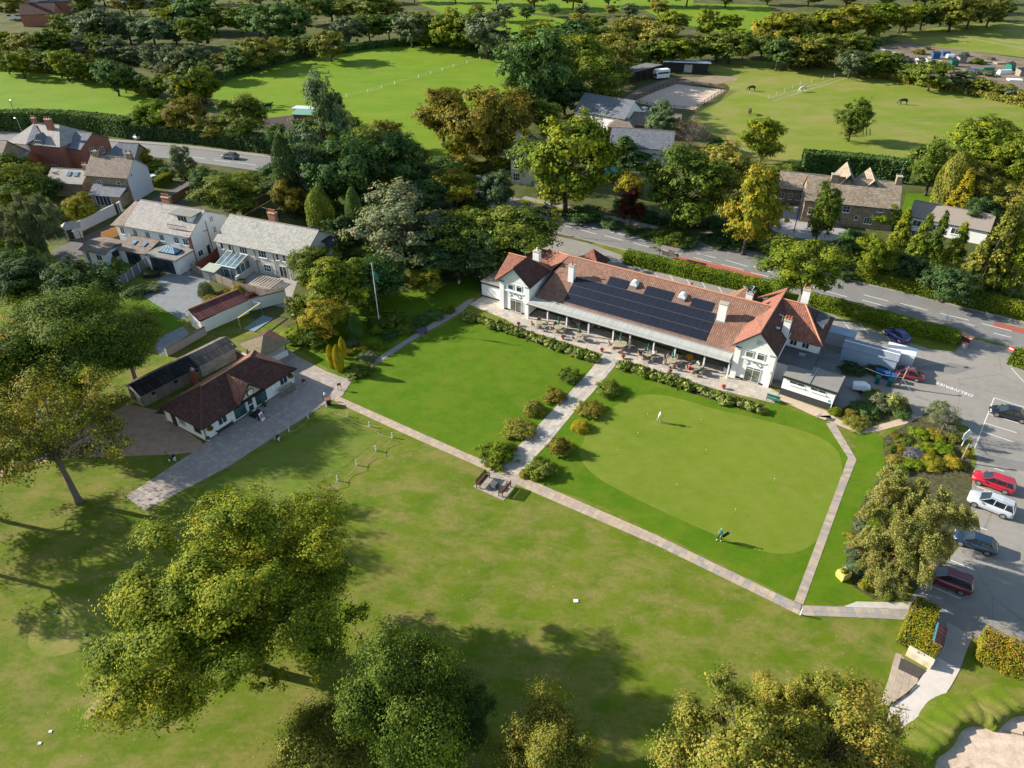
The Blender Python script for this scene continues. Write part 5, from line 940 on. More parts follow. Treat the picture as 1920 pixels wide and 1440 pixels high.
# ------------------------------------------------------------------ foliage meshes: thousands of small folded leaf sprays, bough by bough
NR = np.random.default_rng(11)
def leafmesh(name, C, Nrm, size, val, smooth=False):
    """C centres (n,3), Nrm rough facing (n,3), size (n,), val (n,) -> one quad per spray"""
    n = len(C); Nn = Nrm / np.maximum(1e-6, np.linalg.norm(Nrm, axis=1, keepdims=True))
    ref = NR.normal(size=(n, 3)); T = np.cross(Nn, ref); T /= np.maximum(1e-6, np.linalg.norm(T, axis=1, keepdims=True)); B = np.cross(Nn, T)
    s = size[:, None]; asp = NR.uniform(.55, .95, (n, 1)); fold = Nn * s * NR.uniform(-.25, .35, (n, 1))
    V = np.empty((n, 4, 3)); V[:, 0] = C - T * s; V[:, 1] = C - B * s * asp + fold; V[:, 2] = C + T * s * NR.uniform(.7, 1.15, (n, 1)); V[:, 3] = C + B * s * asp + fold * .5
    me = bpy.data.meshes.new(name); me.vertices.add(4 * n); me.vertices.foreach_set('co', V.astype(np.float32).ravel())
    me.loops.add(4 * n); me.loops.foreach_set('vertex_index', np.arange(4 * n, dtype=np.int32)); me.polygons.add(n)
    me.polygons.foreach_set('loop_start', np.arange(0, 4 * n, 4, dtype=np.int32))
    me.update(calc_edges=True)
    a = me.attributes.new('leaf', 'FLOAT', 'FACE'); a.data.foreach_set('value', np.clip(val, 0, 1).astype(np.float32)); return me
def unit(n):
    v = NR.normal(size=(n, 3)); return v / np.linalg.norm(v, axis=1, keepdims=True)
def crown(kind, n, leaf, seed):
    """returns crown mesh in a unit ellipsoid and the bough centres"""
    global NR
    NR = np.random.default_rng(seed); lob = []
    if kind in ('oak', 'oakbig', 'open', 'lime', 'bush', 'round'):
        K = {'oakbig': 125, 'oak': 46, 'open': 34, 'lime': 40, 'bush': 20, 'round': 30}[kind]
        rmin, rmax = {'oakbig': (.085, .18), 'oak': (.17, .30), 'open': (.13, .24), 'lime': (.17, .30), 'bush': (.22, .40), 'round': (.24, .36)}[kind]
        for i in range(K):
            d = unit(1)[0]; d[2] = d[2] * .85 + .05; rr_ = NR.uniform(.45, .86) if kind != 'oakbig' else NR.uniform(0, 1) ** .55 * .87 if kind != 'round' else NR.uniform(.55, .74); c = d * rr_
            if kind == 'bush': c[2] = abs(c[2]) * .9 - .35
            c[0] *= 1 + .12 * math.sin(seed + i); lob.append((c, NR.uniform(rmin, rmax)))
        cs = np.array([l[0] for l in lob]); rs = np.array([l[1] for l in lob]); lv = NR.uniform(-.16, .16, K)
        tw = max(K * 6, n // (60 if kind == 'oakbig' else 34)); w = rs ** 2; it = NR.choice(K, tw, p=w / w.sum()); dirs = unit(tw); dirs[:, 2] = np.where(NR.random(tw) < .5, np.abs(dirs[:, 2]), dirs[:, 2])
        rad_ = rs[it] * (NR.uniform(.30, 1.0, tw) ** .5) * (1 + .30 * NR.normal(size=tw)); TP_ = cs[it] + dirs * rad_[:, None] * np.array([1.18, 1.18, .85]); tv = lv[it] + NR.uniform(-.13, .13, tw)
        idx = NR.integers(0, tw, n); g_ = NR.normal(size=(n, 3)) * np.array([1.25, 1.25, .7]) * (rs[it][idx] * (.17 if kind == 'oakbig' else .19))[:, None]; P = TP_[idx] + g_
        gl = np.linalg.norm(g_, axis=1, keepdims=True) + 1e-6
        N = dirs[idx] * .9 + P * .5 + g_ / gl * .6 + unit(n) * .5 + np.array([0, 0, .5]); val = .5 + tv[idx] + NR.normal(size=n) * .21
    elif kind == 'birch':
        K = 60; cs = []; 
        for i in range(K):
            d = unit(1)[0]; d[2] = d[2] * .75 + .15; cs.append(d * NR.uniform(.3, .88))
        cs = np.array(cs); idx = NR.integers(0, K, n); t = NR.uniform(0, 1, n)
        ang = NR.uniform(0, 6.28, n); out = cs[idx] * np.array([.22, .22, 0]) 
        P = cs[idx] + out * t[:, None] + np.stack([np.cos(ang) * .10, np.sin(ang) * .10, -t * .30 + .1], 1) * NR.uniform(.5, 1.2, (n, 1)); lv = NR.uniform(-.2, .2, K)
        N = unit(n) + np.array([0, 0, .3]); val = .5 + lv[idx] + NR.normal(size=n) * .2
    elif kind == 'conifer':     # tiers of drooping sprays on a cone from z -1 to 1
        K = 120; z = NR.uniform(-1, .95, K); R_ = (1 - (z + 1) / 2) ** .8 * .95 + .04; a = NR.uniform(0, 6.28, K); idx = NR.integers(0, K, n); t = NR.uniform(.15, 1.05, n) ** .7
        rr_ = R_[idx] * t; P = np.stack([np.cos(a[idx]) * rr_, np.sin(a[idx]) * rr_, z[idx] - .10 * t * 1.2 + .05], 1) + NR.normal(size=(n, 3)) * np.array([.06, .06, .03]); lv = NR.uniform(-.15, .15, K)
        N = np.stack([np.cos(a[idx]) * .5, np.sin(a[idx]) * .5, np.full(n, .9)], 1) + unit(n) * .5; val = .45 + lv[idx] + NR.normal(size=n) * .18 + (t - .6) * .25; lob = [(np.array([math.cos(a[i]) * R_[i], math.sin(a[i]) * R_[i], z[i]]), .1) for i in range(0, K, 4)]
        return leafmesh('crown', P, N, leaf * NR.uniform(.6, 1.3, n), val), lob
    elif kind == 'column':      # dense cypress: teardrop surface
        z = NR.uniform(-1, 1, n); R_ = np.clip((1 - np.abs(z * .9 + .1) ** 2.2), 0.02, 1) ** .6; a = NR.uniform(0, 6.28, n); q = 1 - .18 * NR.random(n) ** 2 + .05 * np.sin(a * 5 + z * 7)
        P = np.stack([np.cos(a) * R_ * q, np.sin(a) * R_ * q, z + .06 * NR.random(n)], 1); N = np.stack([np.cos(a), np.sin(a), np.full(n, .5)], 1) + unit(n) * .55; val = .5 + NR.normal(size=n) * .2 + .12 * np.sin(a * 3 + z * 5)
        return leafmesh('crown', P, N, leaf * NR.uniform(.6, 1.3, n), val), []
    elif kind == 'dome':        # clipped shrub
        d = unit(n); d[:, 2] = np.abs(d[:, 2]); bumps = 1 + .10 * np.sin(d[:, 0] * 7 + seed) * np.cos(d[:, 1] * 6 + seed * 2) + .05 * NR.normal(size=n); P = d * bumps[:, None] * (1 - .22 * NR.random((n, 1)) ** 2); P[:, 2] = P[:, 2] * 1.5 - .5
        N = d + unit(n) * .6; val = .5 + NR.normal(size=n) * .2 + .15 * np.sin(d[:, 0] * 4 + seed) ; return leafmesh('crown', P, N, leaf * NR.uniform(.6, 1.3, n), val), []
    elif kind == 'bare':
        K = 26; cs = unit(K) * NR.uniform(.4, .9, (K, 1)); idx = NR.integers(0, K, n); P = cs[idx] + NR.normal(size=(n, 3)) * .12; N = unit(n); val = NR.random(n); lob = [(c, .1) for c in cs]
        return leafmesh('crown', P, N, leaf * NR.uniform(.4, 1.0, n), val), lob
    if not lob: lob = [(c, .15) for c in cs[::3]]
    return leafmesh('crown', P, N, leaf * NR.uniform(.6, 1.35, n), val), lob
def trunk_mesh(lob, bark, base=-1.35, r=.05, fork=-.45, nb=12, seed=1, lean=(0, 0), thin=.35, name='trunk'):
    rr_ = random.Random(seed); m = M(); L = Vector((lean[0], lean[1], 0)); top = Vector((rr_.uniform(-.05, .05), rr_.uniform(-.05, .05), fork))
    b0 = Vector((0, 0, base)) - L * .6
    m.tube([b0, b0.lerp(top, .12) , b0.lerp(top, .6) + Vector((rr_.uniform(-.02, .02), 0, 0)), top], [r * 1.5, r * 1.05, r * .9, r * .8], 8)
    pick = sorted(lob, key=lambda l: l[1], reverse=True)[:nb]
    for c, s in pick:
        c = Vector(c); t_ = rr_.uniform(.0, .42) if nb > 15 else rr_.uniform(0, .2); s0 = top - Vector((0, 0, (top.z - base) * t_ * .4)); mid = s0.lerp(c, .5) + Vector((rr_.uniform(-.1, .1), rr_.uniform(-.1, .1), rr_.uniform(-.08, .06))); q0 = s0.lerp(mid, .5) + Vector((0, 0, .05))
        lr = r * (.34 if nb > 15 else .5) * rr_.uniform(.6, 1.15); m.tube([s0, q0, mid, c * .97], [lr, lr * .8, lr * .55, lr * .15], 5)
        for _ in range(2):
            e = c + Vector((rr_.uniform(-.2, .2), rr_.uniform(-.2, .2), rr_.uniform(-.05, .2))); m.tube([mid, mid.lerp(e, .55) + Vector((0, 0, .03)), e], [r * thin * .6, r * .15, r * .04], 4, cap=False)
    return m.mesh(name, bark, True)
bark_b = plain('bark_brown', (.085, .065, .048), .95, 0, .3, 6); bark_g = plain('bark_grey', (.17, .145, .12), .95, 0, .25, 6); bark_w = plain('bark_pale', (.42, .38, .33), .9, 0, .25, 8)
FV = {}
def variant(key, kind, n, leaf, seed, bark=None, **k):
    me, lob = crown(kind, n, leaf, seed); tm_ = trunk_mesh(lob, bark or bark_b, seed=seed, **k) if lob else M().tube([(0, 0, -1.1), (0, 0, .3)], [.07, .03], 6).mesh('trunk', bark or bark_b)
    FV[key] = (me, tm_)
variant('oakN1', 'oakbig', 240000, .0098, 101, r=.04, nb=34); variant('oakN2', 'oak', 110000, .0145, 102, r=.05, nb=20, bark=bark_g); variant('openN', 'open', 62000, .0155, 103, r=.045, nb=24, bark=bark_g); variant('sparseN', 'open', 24000, .0155, 107, r=.04, nb=26, bark=bark_g); variant('roadoak', 'open', 30000, .024, 110, r=.06, nb=22, bark=bark_g)
for i in range(3): variant('oak%d' % i, 'oak', 19000, .032, 200 + i, r=.05, nb=12)
for i in range(3): variant('lime%d' % i, 'lime', 19000, .031, 210 + i, r=.05, nb=10)
for i in range(3): variant('far%d' % i, 'oak', 7000, .052, 220 + i, r=.05, nb=6)
variant('birch0', 'birch', 120000, .0118, 230, r=.03, nb=14, bark=bark_w); variant('birch1', 'birch', 50000, .0165, 231, r=.03, nb=10, bark=bark_w)
for i in range(2): variant('conif%d' % i, 'conifer', 11000, .046, 240 + i, bark_g, r=.035, nb=8, fork=.6, base=-1.25)
for i in range(2): variant('col%d' % i, 'column', 7000, .045, 250 + i)
for i in range(3): variant('bush%d' % i, 'bush', 8000, .048, 260 + i, r=.03, nb=6, base=-.6, fork=-.3)
for i in range(3): variant('dome%d' % i, 'dome', 4500, .055, 270 + i)
variant('bare0', 'bare', 2500, .022, 280, bark_g, r=.035, nb=26, fork=-.3)
for i in range(3): variant('rose%d' % i, 'bush', 1500, .11, 290 + i, r=.03, nb=4, base=-.6, fork=-.3)
# palettes
PAL = {}; BR = {'red': .9, 'deep': 2.9, 'dark': 2.7, 'green': 2.0, 'oak': 1.85, 'yell': 1.3, 'lime': 1.5, 'grey': 1.75, 'gold': 1.6, 'rust': 1.6}
def pal(k, *a, **q): PAL[k] = foliage('leaves_' + k, *[sc3(c, BR.get(k, 1.75)) if isinstance(c, tuple) else c for c in a], **q)
pal('oak', (.028, .050, .004), (.078, .106, .008), (.148, .162, .012), (.21, .17, .01))
pal('oliv', (.040, .050, .007), (.115, .120, .017), (.20, .185, .032), (.24, .14, .03))
pal('green', (.020, .038, .005), (.055, .082, .010), (.112, .128, .018), (.15, .14, .02))
pal('deep', (.010, .024, .006), (.026, .050, .012), (.055, .082, .020), None)
pal('dark', (.008, .018, .006), (.020, .038, .011), (.042, .062, .018), None)
pal('gold', (.060, .078, .007), (.145, .155, .012), (.235, .220, .018), (.30, .14, .02), oddf=.12)
pal('yell', (.13, .12, .008), (.27, .225, .012), (.38, .30, .02), None)
pal('rust', (.050, .055, .006), (.135, .110, .014), (.22, .145, .02), (.08, .11, .02), oddf=.2)
pal('grey', (.032, .050, .022), (.078, .100, .045), (.145, .160, .080), (.16, .12, .06))
pal('euca', (.028, .052, .020), (.065, .100, .040), (.120, .155, .070), None)
pal('birch', (.060, .072, .014), (.150, .155, .038), (.25, .235, .075), (.22, .13, .03))
pal('red', (.045, .012, .012), (.11, .025, .022), (.19, .05, .035), (.05, .05, .01))
pal('pink', (.10, .055, .045), (.20, .12, .09), (.30, .20, .15), (.10, .11, .03))
pal('lime', (.045, .080, .005), (.105, .155, .008), (.17, .215, .014), (.2, .2, .02))
pal('rose', (.030, .052, .008), (.085, .120, .016), (.170, .190, .030), (.38, .34, .16), oddf=.10)
pal('mauve', (.05, .055, .05), (.12, .11, .13), (.22, .18, .25), (.07, .09, .02), oddf=.2)
ncount = [0]
def tree(cx_, cy_, w, h, kind, palk, label, cat='tree', name=None, clear=.06, group=None, rz=None, tilt=0.0, hz=None):
    """a plant whose crown is seen centred at (cx_, cy_), w wide and h tall in the photograph, standing on the ground"""
    zc = 4.0
    for _ in range(8):
        p = G(cx_, cy_, zc); d = depth_of(p); r = w / 2 * d / FOC; al = math.atan2(CAMH - zc, math.hypot(p.x, p.y)); hh = h / 2 * d / FOC
        q = hh * hh - (r * math.sin(al)) ** 2; rz_ = math.sqrt(max(q, (.42 * r) ** 2)) / math.cos(al) if q > 0 else .45 * r
        rz_ = min(max(rz_, (.45 if 'bush' in kind or 'conif' in kind or 'rose' in kind or 'dome' in kind else .72 if w > 90 or not kind.startswith('far') else .7) * r), 3.2 * r) if hz is None else hz * r
        zc = rz_ * (1 + clear)
    base = {'bush': .62, 'dome': .5, 'rose': .62}.get(kind.rstrip('0123'), None)
    if base is not None: zc = rz_ * base; p = G(cx_, cy_, zc)
    ncount[0] += 1; me, tr = FV[kind]; nm = name or {'tree': 'tree', 'shrub': 'shrub', 'conifer': 'conifer_tree', 'bush': 'bush'}.get(cat, 'tree')
    t = thing(nm, label, cat, (p.x, p.y, 0), 0, group); rot = (ncount[0] * 2.39996) % 6.283 if rz is None else rz
    c = link('crown' if base is None else 'foliage', me, t, (0, 0, zc)); c.scale = (r, r, rz_); c.rotation_euler = (tilt, 0, rot)
    if not me.materials: me.materials.append(PAL['oak'])
    c.material_slots[0].link = 'OBJECT'; c.material_slots[0].material = PAL[palk]
    k = link('trunk' if base is None else 'stem', tr, t, (0, 0, zc)); k.scale = (r, r, rz_ * (1 + clear) / 1.35 if base is None and not kind.startswith(('conif', 'col')) else rz_); k.rotation_euler = (tilt, 0, rot)
    return t
# near oaks, bottom of the picture
tree(440, 1125, 520, 450, 'oakN1', 'oak', 'huge spreading oak with yellow-green crown, largest tree at the lower left', name='oak_tree', rz=.6, clear=.2)
tree(760, 1325, 270, 310, 'oakN2', 'green', 'dark shaded oak beside the huge oak at the bottom', name='oak_tree', rz=2.1, clear=.15)
tree(870, 1340, 120, 150, 'openN', 'deep', 'dark low side crown right of the dark shaded oak', name='oak_tree')
tree(640, 1425, 270, 220, 'oakN2', 'oliv', 'olive-green oak cut by the lower edge below the dark oak', name='oak_tree', rz=3.3)
tree(1020, 1425, 210, 240, 'oakN2', 'oliv', 'small pale oak top cut by the bottom edge, in front of the large tree shadow', name='oak_tree', rz=4.6)
tree(1370, 1405, 300, 330, 'openN', 'oliv', 'sparse olive-brown oak at the bottom right, left of its twin', name='oak_tree', rz=.2)
tree(1560, 1410, 290, 300, 'openN', 'oliv', 'sparse oak reaching over the slab walk at the bottom right', name='oak_tree', rz=1.7)
tree(1470, 1330, 150, 190, 'openN', 'oliv', 'narrow olive oak top rising between the two bottom right oaks', name='oak_tree', rz=5.2)
# left edge
tree(78, 800, 300, 320, 'sparseN', 'oliv', 'thin-crowned leaning tree with bare trunk on the grass at the left edge', name='oak_tree', clear=.22, rz=2.2)
tree(105, 640, 290, 220, 'oakN2', 'green', 'broad mixed green and yellow tree at the left edge above the gravel', name='tree', rz=.9, clear=.5)
for a in [(-150, 620, 240, 240), (-180, 820, 260, 260), (-130, 960, 220, 220)]: tree(*a, 'sparseN', 'oliv', 'tall tree just beyond the left edge whose shadow reaches the golf shop', group='trees beyond the left edge', clear=.45)
tree(20, 700, 190, 220, 'oak1', 'oliv', 'olive tree cut by the left edge behind the thin-crowned tree')
tree(225, 640, 175, 160, 'oakN2', 'green', 'dark glossy tree with orange top beside the garden lawn', clear=.35)
tree(215, 622, 60, 50, 'oak0', 'gold', 'orange-tinted small tree top left of the garden lawn')
tree(120, 730, 130, 90, 'lime1', 'gold', 'yellow-green low tree behind the thin leaning trunk')
tree(155, 540, 150, 130, 'oak1', 'dark', 'very dark evergreen beside the grey panel fence', rz=1)
tree(40, 520, 130, 110, 'oak2', 'dark', 'dark evergreen at the left edge below the birch')
tree(58, 420, 135, 150, 'birch0', 'grey', 'feathery grey-green birch at the left edge beside the lane', name='birch_tree', rz=.3)
tree(152, 388, 62, 64, 'lime0', 'gold', 'bright yellow-green small tree above the long lane wall')
tree(25, 348, 130, 70, 'oak0', 'green', 'dark green garden tree in front of the red villa')
tree(85, 350, 60, 50, 'oak2', 'deep', 'dark tree between birch and slate-roofed cottage'); tree(120, 402, 34, 34, 'oak2', 'green', 'small dark tree under the yellow one by the lane wall')
# road gardens
for a in [(262, 292, 42, 34, 'lime2', 'yell', 'bright yellow shrub behind the white gable wall'), (285, 310, 44, 30, 'bush0', 'oak', 'rounded bush beside the road right of the white gable'), (338, 305, 50, 60, 'lime1', 'grey', 'pale grey-green tree beside the main road'),
          (430, 362, 105, 72, 'lime0', 'green', 'leafy garden tree between the two white houses and the road'), (385, 335, 60, 45, 'oak1', 'deep', 'dark bush-like tree beside the road left of the leafy garden tree'), (470, 335, 90, 30, 'bush1', 'green', 'low green bush along the road edge behind the garden'),
          (545, 365, 66, 80, 'lime2', 'rust', 'brown-tinted tree behind the grey-green slate roof'), (497, 350, 40, 34, 'bush2', 'green', 'small round bush between garden tree and brown tree'),
          (536, 330, 40, 130, 'col0', 'dark', 'tall dark cypress at the end of the visible road'), (600, 400, 46, 80, 'col1', 'green', 'green columnar tree with visible stem right of the slate roofs'), (665, 405, 30, 90, 'col0', 'deep', 'slim dark cypress between the eucalyptus and the grey tree'),
          (622, 392, 34, 40, 'lime0', 'lime', 'bright green small tree beside the columnar tree'), (512, 320, 60, 50, 'bush0', 'deep', 'dark scrub bush at the left of the tall cypress'),
          (602, 250, 110, 190, 'lime1', 'euca', 'tall pale grey-green eucalyptus in the central clump'), (575, 320, 90, 130, 'oak2', 'euca', 'lower grey-green tree under the tall eucalyptus'), (650, 320, 130, 140, 'oak0', 'deep', 'dark broad tree right of the eucalyptus'),
          (730, 305, 130, 120, 'oak1', 'deep', 'dark oval tree below the orange autumn tree'), (690, 270, 90, 60, 'lime2', 'green', 'mid-green tree top at the foot of the central field'), (727, 345, 52, 70, 'conif0', 'yell', 'golden conifer with upswept branches in the dark clump'),
          (720, 250, 70, 60, 'oak2', 'oliv', 'brownish scrub tree at the lower corner of the central field'), (700, 390, 60, 60, 'oak0', 'dark', 'very dark tree left of the golden conifer'), (640, 430, 60, 60, 'oak1', 'dark', 'very dark tree behind the slate-roofed house end'),
          (760, 425, 185, 150, 'lime1', 'grey', 'large grey-green tree in the middle of the clump'), (872, 440, 150, 110, 'oak2', 'green', 'dark green tree right of the large grey one'), (960, 440, 150, 90, 'oak0', 'green', 'dark green tree with russet tips left of the clubhouse annexe'), (915, 470, 120, 70, 'oak1', 'dark', 'dark low tree behind the clubhouse left wing'),
          (850, 350, 90, 70, 'oak0', 'gold', 'green and gold tree in the gardens across from the clubhouse'), (935, 352, 66, 76, 'lime0', 'euca', 'grey-green rounded tree beside the cream house'), (795, 362, 90, 60, 'oak2', 'deep', 'dark garden tree left of the green and gold one'), (890, 380, 60, 50, 'bush1', 'green', 'green bush below the grey-green rounded tree'), (850, 400, 60, 40, 'bush2', 'rust', 'russet bush behind the large grey-green tree'),
          (828, 212, 100, 100, 'oak1', 'rust', 'dark russet tree left of the big orange one'), (840, 185, 60, 50, 'oak2', 'oak', 'round green tree top above the dark russet tree'), (915, 235, 140, 150, 'oak0', 'rust', 'big orange-brown autumn tree right of the central field'), (862, 265, 55, 80, 'lime1', 'gold', 'yellow-green tree in front of the big orange one'), (975, 205, 60, 80, 'oak1', 'rust', 'narrow russet tree between orange tree and dark wood'),
          (1065, 300, 180, 185, 'lime2', 'oak', 'very large green roadside tree hiding the slate cottage'), (1010, 130, 140, 150, 'oak1', 'deep', 'largest dark oak of the wood above the slate house'), (1085, 110, 120, 110, 'oak2', 'oak', 'green oak with yellow patches right of the darkest oak'), (1130, 150, 90, 90, 'oak0', 'green', 'green oak beside the stable'), (1150, 105, 110, 70, 'oak1', 'oliv', 'olive tree behind the long stable'), (1060, 175, 90, 60, 'oak2', 'dark', 'dark tree behind the white gabled house'), (1020, 215, 70, 60, 'lime0', 'green', 'green tree left of the white gabled house'),
          (1245, 232, 64, 74, 'lime1', 'euca', 'blue-green tree in front of the brick stable block'), (1298, 250, 70, 70, 'bare0', 'pink', 'almost bare pinkish tree beside the paddock fence'), (1170, 280, 80, 50, 'conif1', 'deep', 'dark spreading yew in front of the slate cottage'), (1215, 288, 70, 44, 'bush0', 'deep', 'dark bush right of the yew below the slate cottage'),
          (1290, 350, 150, 160, 'lime0', 'green', 'large pale green ash beside the road across from the bays'), (1365, 320, 110, 110, 'lime2', 'oliv', 'brown-green tree with bare limbs behind the pale ash'), (1410, 395, 110, 150, 'lime1', 'gold', 'yellowing green tree between ash and farmhouse drive'), (1435, 258, 76, 84, 'lime0', 'oak', 'pale green tree at the edge of the paddock'), (1350, 270, 50, 40, 'bush1', 'deep', 'dark bush by the post and rail fence'),
          (1180, 345, 50, 60, 'bush2', 'gold', 'yellow-green shrub beside the turquoise parasol'), (1185, 385, 50, 60, 'lime1', 'red', 'dark purple-leaved tree beside the tall road pole'), (1100, 400, 80, 30, 'bush0', 'deep', 'dark shrub along the stone roadside wall'), (1255, 440, 80, 34, 'bush1', 'green', 'shady bank shrub under the pale ash'),
          (1640, 480, 70, 90, 'lime2', 'oak', 'bright green tree left of the roadside conifer row'), (1545, 395, 54, 110, 'lime0', 'green', 'slim tree standing in front of the farmhouse'), (1600, 455, 60, 60, 'oak2', 'deep', 'dark tree behind the road hedge'), (1628, 488, 40, 50, 'conif0', 'pink', 'dead brown conifer behind the road hedge'), (1665, 405, 44, 44, 'lime1', 'lime', 'pale tree at the right end of the farmhouse'),
          (1755, 310, 90, 100, 'oak0', 'green', 'rounded dark green tree behind the farmhouse lawn'), (1785, 345, 50, 100, 'col1', 'oliv', 'leaning olive cypress right of the farmhouse lawn'), (1805, 365, 52, 90, 'conif1', 'yell', 'golden conifer among the dark ones on the right'), (1850, 275, 140, 100, 'oak1', 'oak', 'broad oak at the edge of the large paddock'), (1905, 300, 90, 110, 'oak2', 'oak', 'oak cut by the right edge beside the large paddock'), (1840, 335, 90, 60, 'lime2', 'oliv', 'brownish thicket tree behind the golden conifer'), (1900, 380, 90, 80, 'oak0', 'oliv', 'olive tree at the right edge above the tall larches'),
          (1450, 345, 30, 50, 'bush0', 'green', 'green bush at the corner of the stone barn'), (1345, 445, 60, 40, 'bush1', 'dark', 'dark shrub beside the driveway entrance'),
          (1603, 220, 60, 76, 'lime2', 'green', 'lone leaning tree inside its guard fence in the paddock')]:
    cat = 'bush' if a[4].startswith('bush') else 'conifer' if a[4].startswith(('conif', 'col')) else 'tree'; tree(a[0], a[1], a[2] * 1.14, a[3] * 1.1, *a[4:], cat=cat)
for i, (x, y, w, h, k, pl_, lb) in enumerate([(1690, 440, 56, 100, 'conif0', 'oak', 'leftmost broad conifer of the roadside row'), (1725, 460, 60, 120, 'conif1', 'oak', 'second conifer of the roadside row, darker'), (1757, 450, 46, 110, 'conif0', 'green', 'third conifer of the roadside row, slender and green'), (1792, 470, 60, 110, 'conif1', 'oak', 'fourth conifer of the roadside row in front of the bungalow'),
        (1830, 500, 70, 110, 'conif0', 'oliv', 'shaggy larch with leaning pale trunk behind the hedge'), (1868, 470, 90, 170, 'conif1', 'oliv', 'tall grey-green larch right of the leaning trunk'), (1910, 470, 80, 180, 'conif0', 'oak', 'tall conifer cut by the right edge above the hedge'), (1700, 500, 90, 60, 'oak1', 'dark', 'dark undergrowth tree below the conifer row'), (1780, 530, 110, 60, 'oak2', 'dark', 'dark undergrowth tree below the bungalow'), (1875, 555, 90, 50, 'bush1', 'deep', 'dark bush behind the hedge at the right edge'), (1840, 400, 70, 70, 'oak0', 'dark', 'dark tree filling the gap behind the golden conifer')]):
    tree(x, y, w, h, k, pl_, lb, cat='conifer' if k.startswith('conif') else 'tree')
tree(1517, 495, 175, 125, 'roadoak', 'oak', 'oak with thick forked grey trunk leaning over the main road', name='oak_tree', clear=.75, rz=.4)
# clump beside the flagpole
for a in [(632, 535, 150, 120, 'lime1', 'oak', 'broad yellow-green tree left of the flagpole'), (585, 500, 100, 90, 'oak0', 'green', 'green tree at the right end of the slate-roofed house'), (700, 520, 120, 110, 'oak2', 'deep', 'dark tree directly behind the flagpole'), (610, 590, 110, 90, 'oak1', 'gold', 'yellowish tree behind the leaning lamp post'), (560, 575, 60, 100, 'bush0', 'green', 'laurel bush beside the white garden wall'), (556, 625, 60, 50, 'bush2', 'lime', 'lime-green shrub behind the lamp post'), (590, 625, 70, 60, 'bush1', 'green', 'dark laurel right of the lamp post'), (800, 525, 76, 56, 'lime0', 'gold', 'small russet-gold tree on the lawn behind the flagpole bed'), (820, 490, 110, 60, 'oak1', 'dark', 'dark tree behind the russet-gold tree'), (780, 470, 110, 60, 'oak0', 'deep', 'dark evergreen mass left of the clubhouse')]:
    tree(*a, cat='bush' if a[4].startswith('bush') else 'tree')
for a in [(664, 612, 30, 50, 'col0', 'deep', 'dark pointed dwarf conifer in the flagpole bed'), (712, 600, 60, 40, 'bush0', 'green', 'rounded green shrub right of the flagpole foot'), (738, 592, 50, 44, 'bush1', 'green', 'large green shrub behind the flagpole bed'), (703, 618, 26, 26, 'bush2', 'lime', 'lime shrub at the flagpole foot'), (660, 640, 34, 22, 'bush0', 'grey', 'grey-green shrub at the bed corner'), (680, 650, 30, 22, 'bush1', 'gold', 'yellow shrub in the middle of the flagpole bed'), (711, 648, 24, 24, 'dome0', 'lime', 'round lime shrub beside the path in the flagpole bed'), (690, 668, 40, 16, 'bush2', 'grey', 'low silvery shrub at the path edge'), (655, 660, 26, 18, 'bush0', 'rust', 'brown heather beside the golden conifers'), (730, 628, 40, 24, 'bush1', 'deep', 'dark shrub between flagpole and path'), (760, 615, 40, 24, 'bush2', 'green', 'green shrub near the middle of the path bed'), (790, 600, 44, 24, 'bush0', 'deep', 'dark shrub further along the path bed'), (790, 618, 26, 14, 'bush1', 'mauve', 'purple-flowered plant beside the path'), (815, 588, 40, 22, 'bush2', 'deep', 'dark shrub near the far end of the path bed'), (840, 580, 26, 20, 'dome1', 'oak', 'last small shrub at the far end of the path bed'), (672, 690, 60, 12, 'bush1', 'green', 'low ground cover at the front corner of the bed')]:
    tree(*a, cat='shrub')
for x, y, w, h, lb in ((620, 668, 16, 42, 'golden column conifer nearest the shop'), (634, 672, 20, 50, 'tallest golden column conifer of the three'), (642, 652, 14, 44, 'golden column conifer behind the other two')): tree(x, y, w, h, 'col1', 'yell', lb, cat='conifer')
ADJ = {'green': 'mid-green', 'oak': 'yellow-green', 'oliv': 'olive', 'deep': 'dark green', 'grey': 'grey-green', 'euca': 'silvery', 'gold': 'golden', 'dark': 'blackish', 'rust': 'russet'}
_o = 'first second third fourth fifth sixth seventh eighth ninth tenth eleventh twelfth thirteenth fourteenth fifteenth sixteenth seventeenth eighteenth nineteenth'.split()
ORD = _o + ['twentieth'] + ['twenty-' + w for w in _o[:9]] + ['thirtieth'] + ['thirty-' + w for w in _o[:9]]
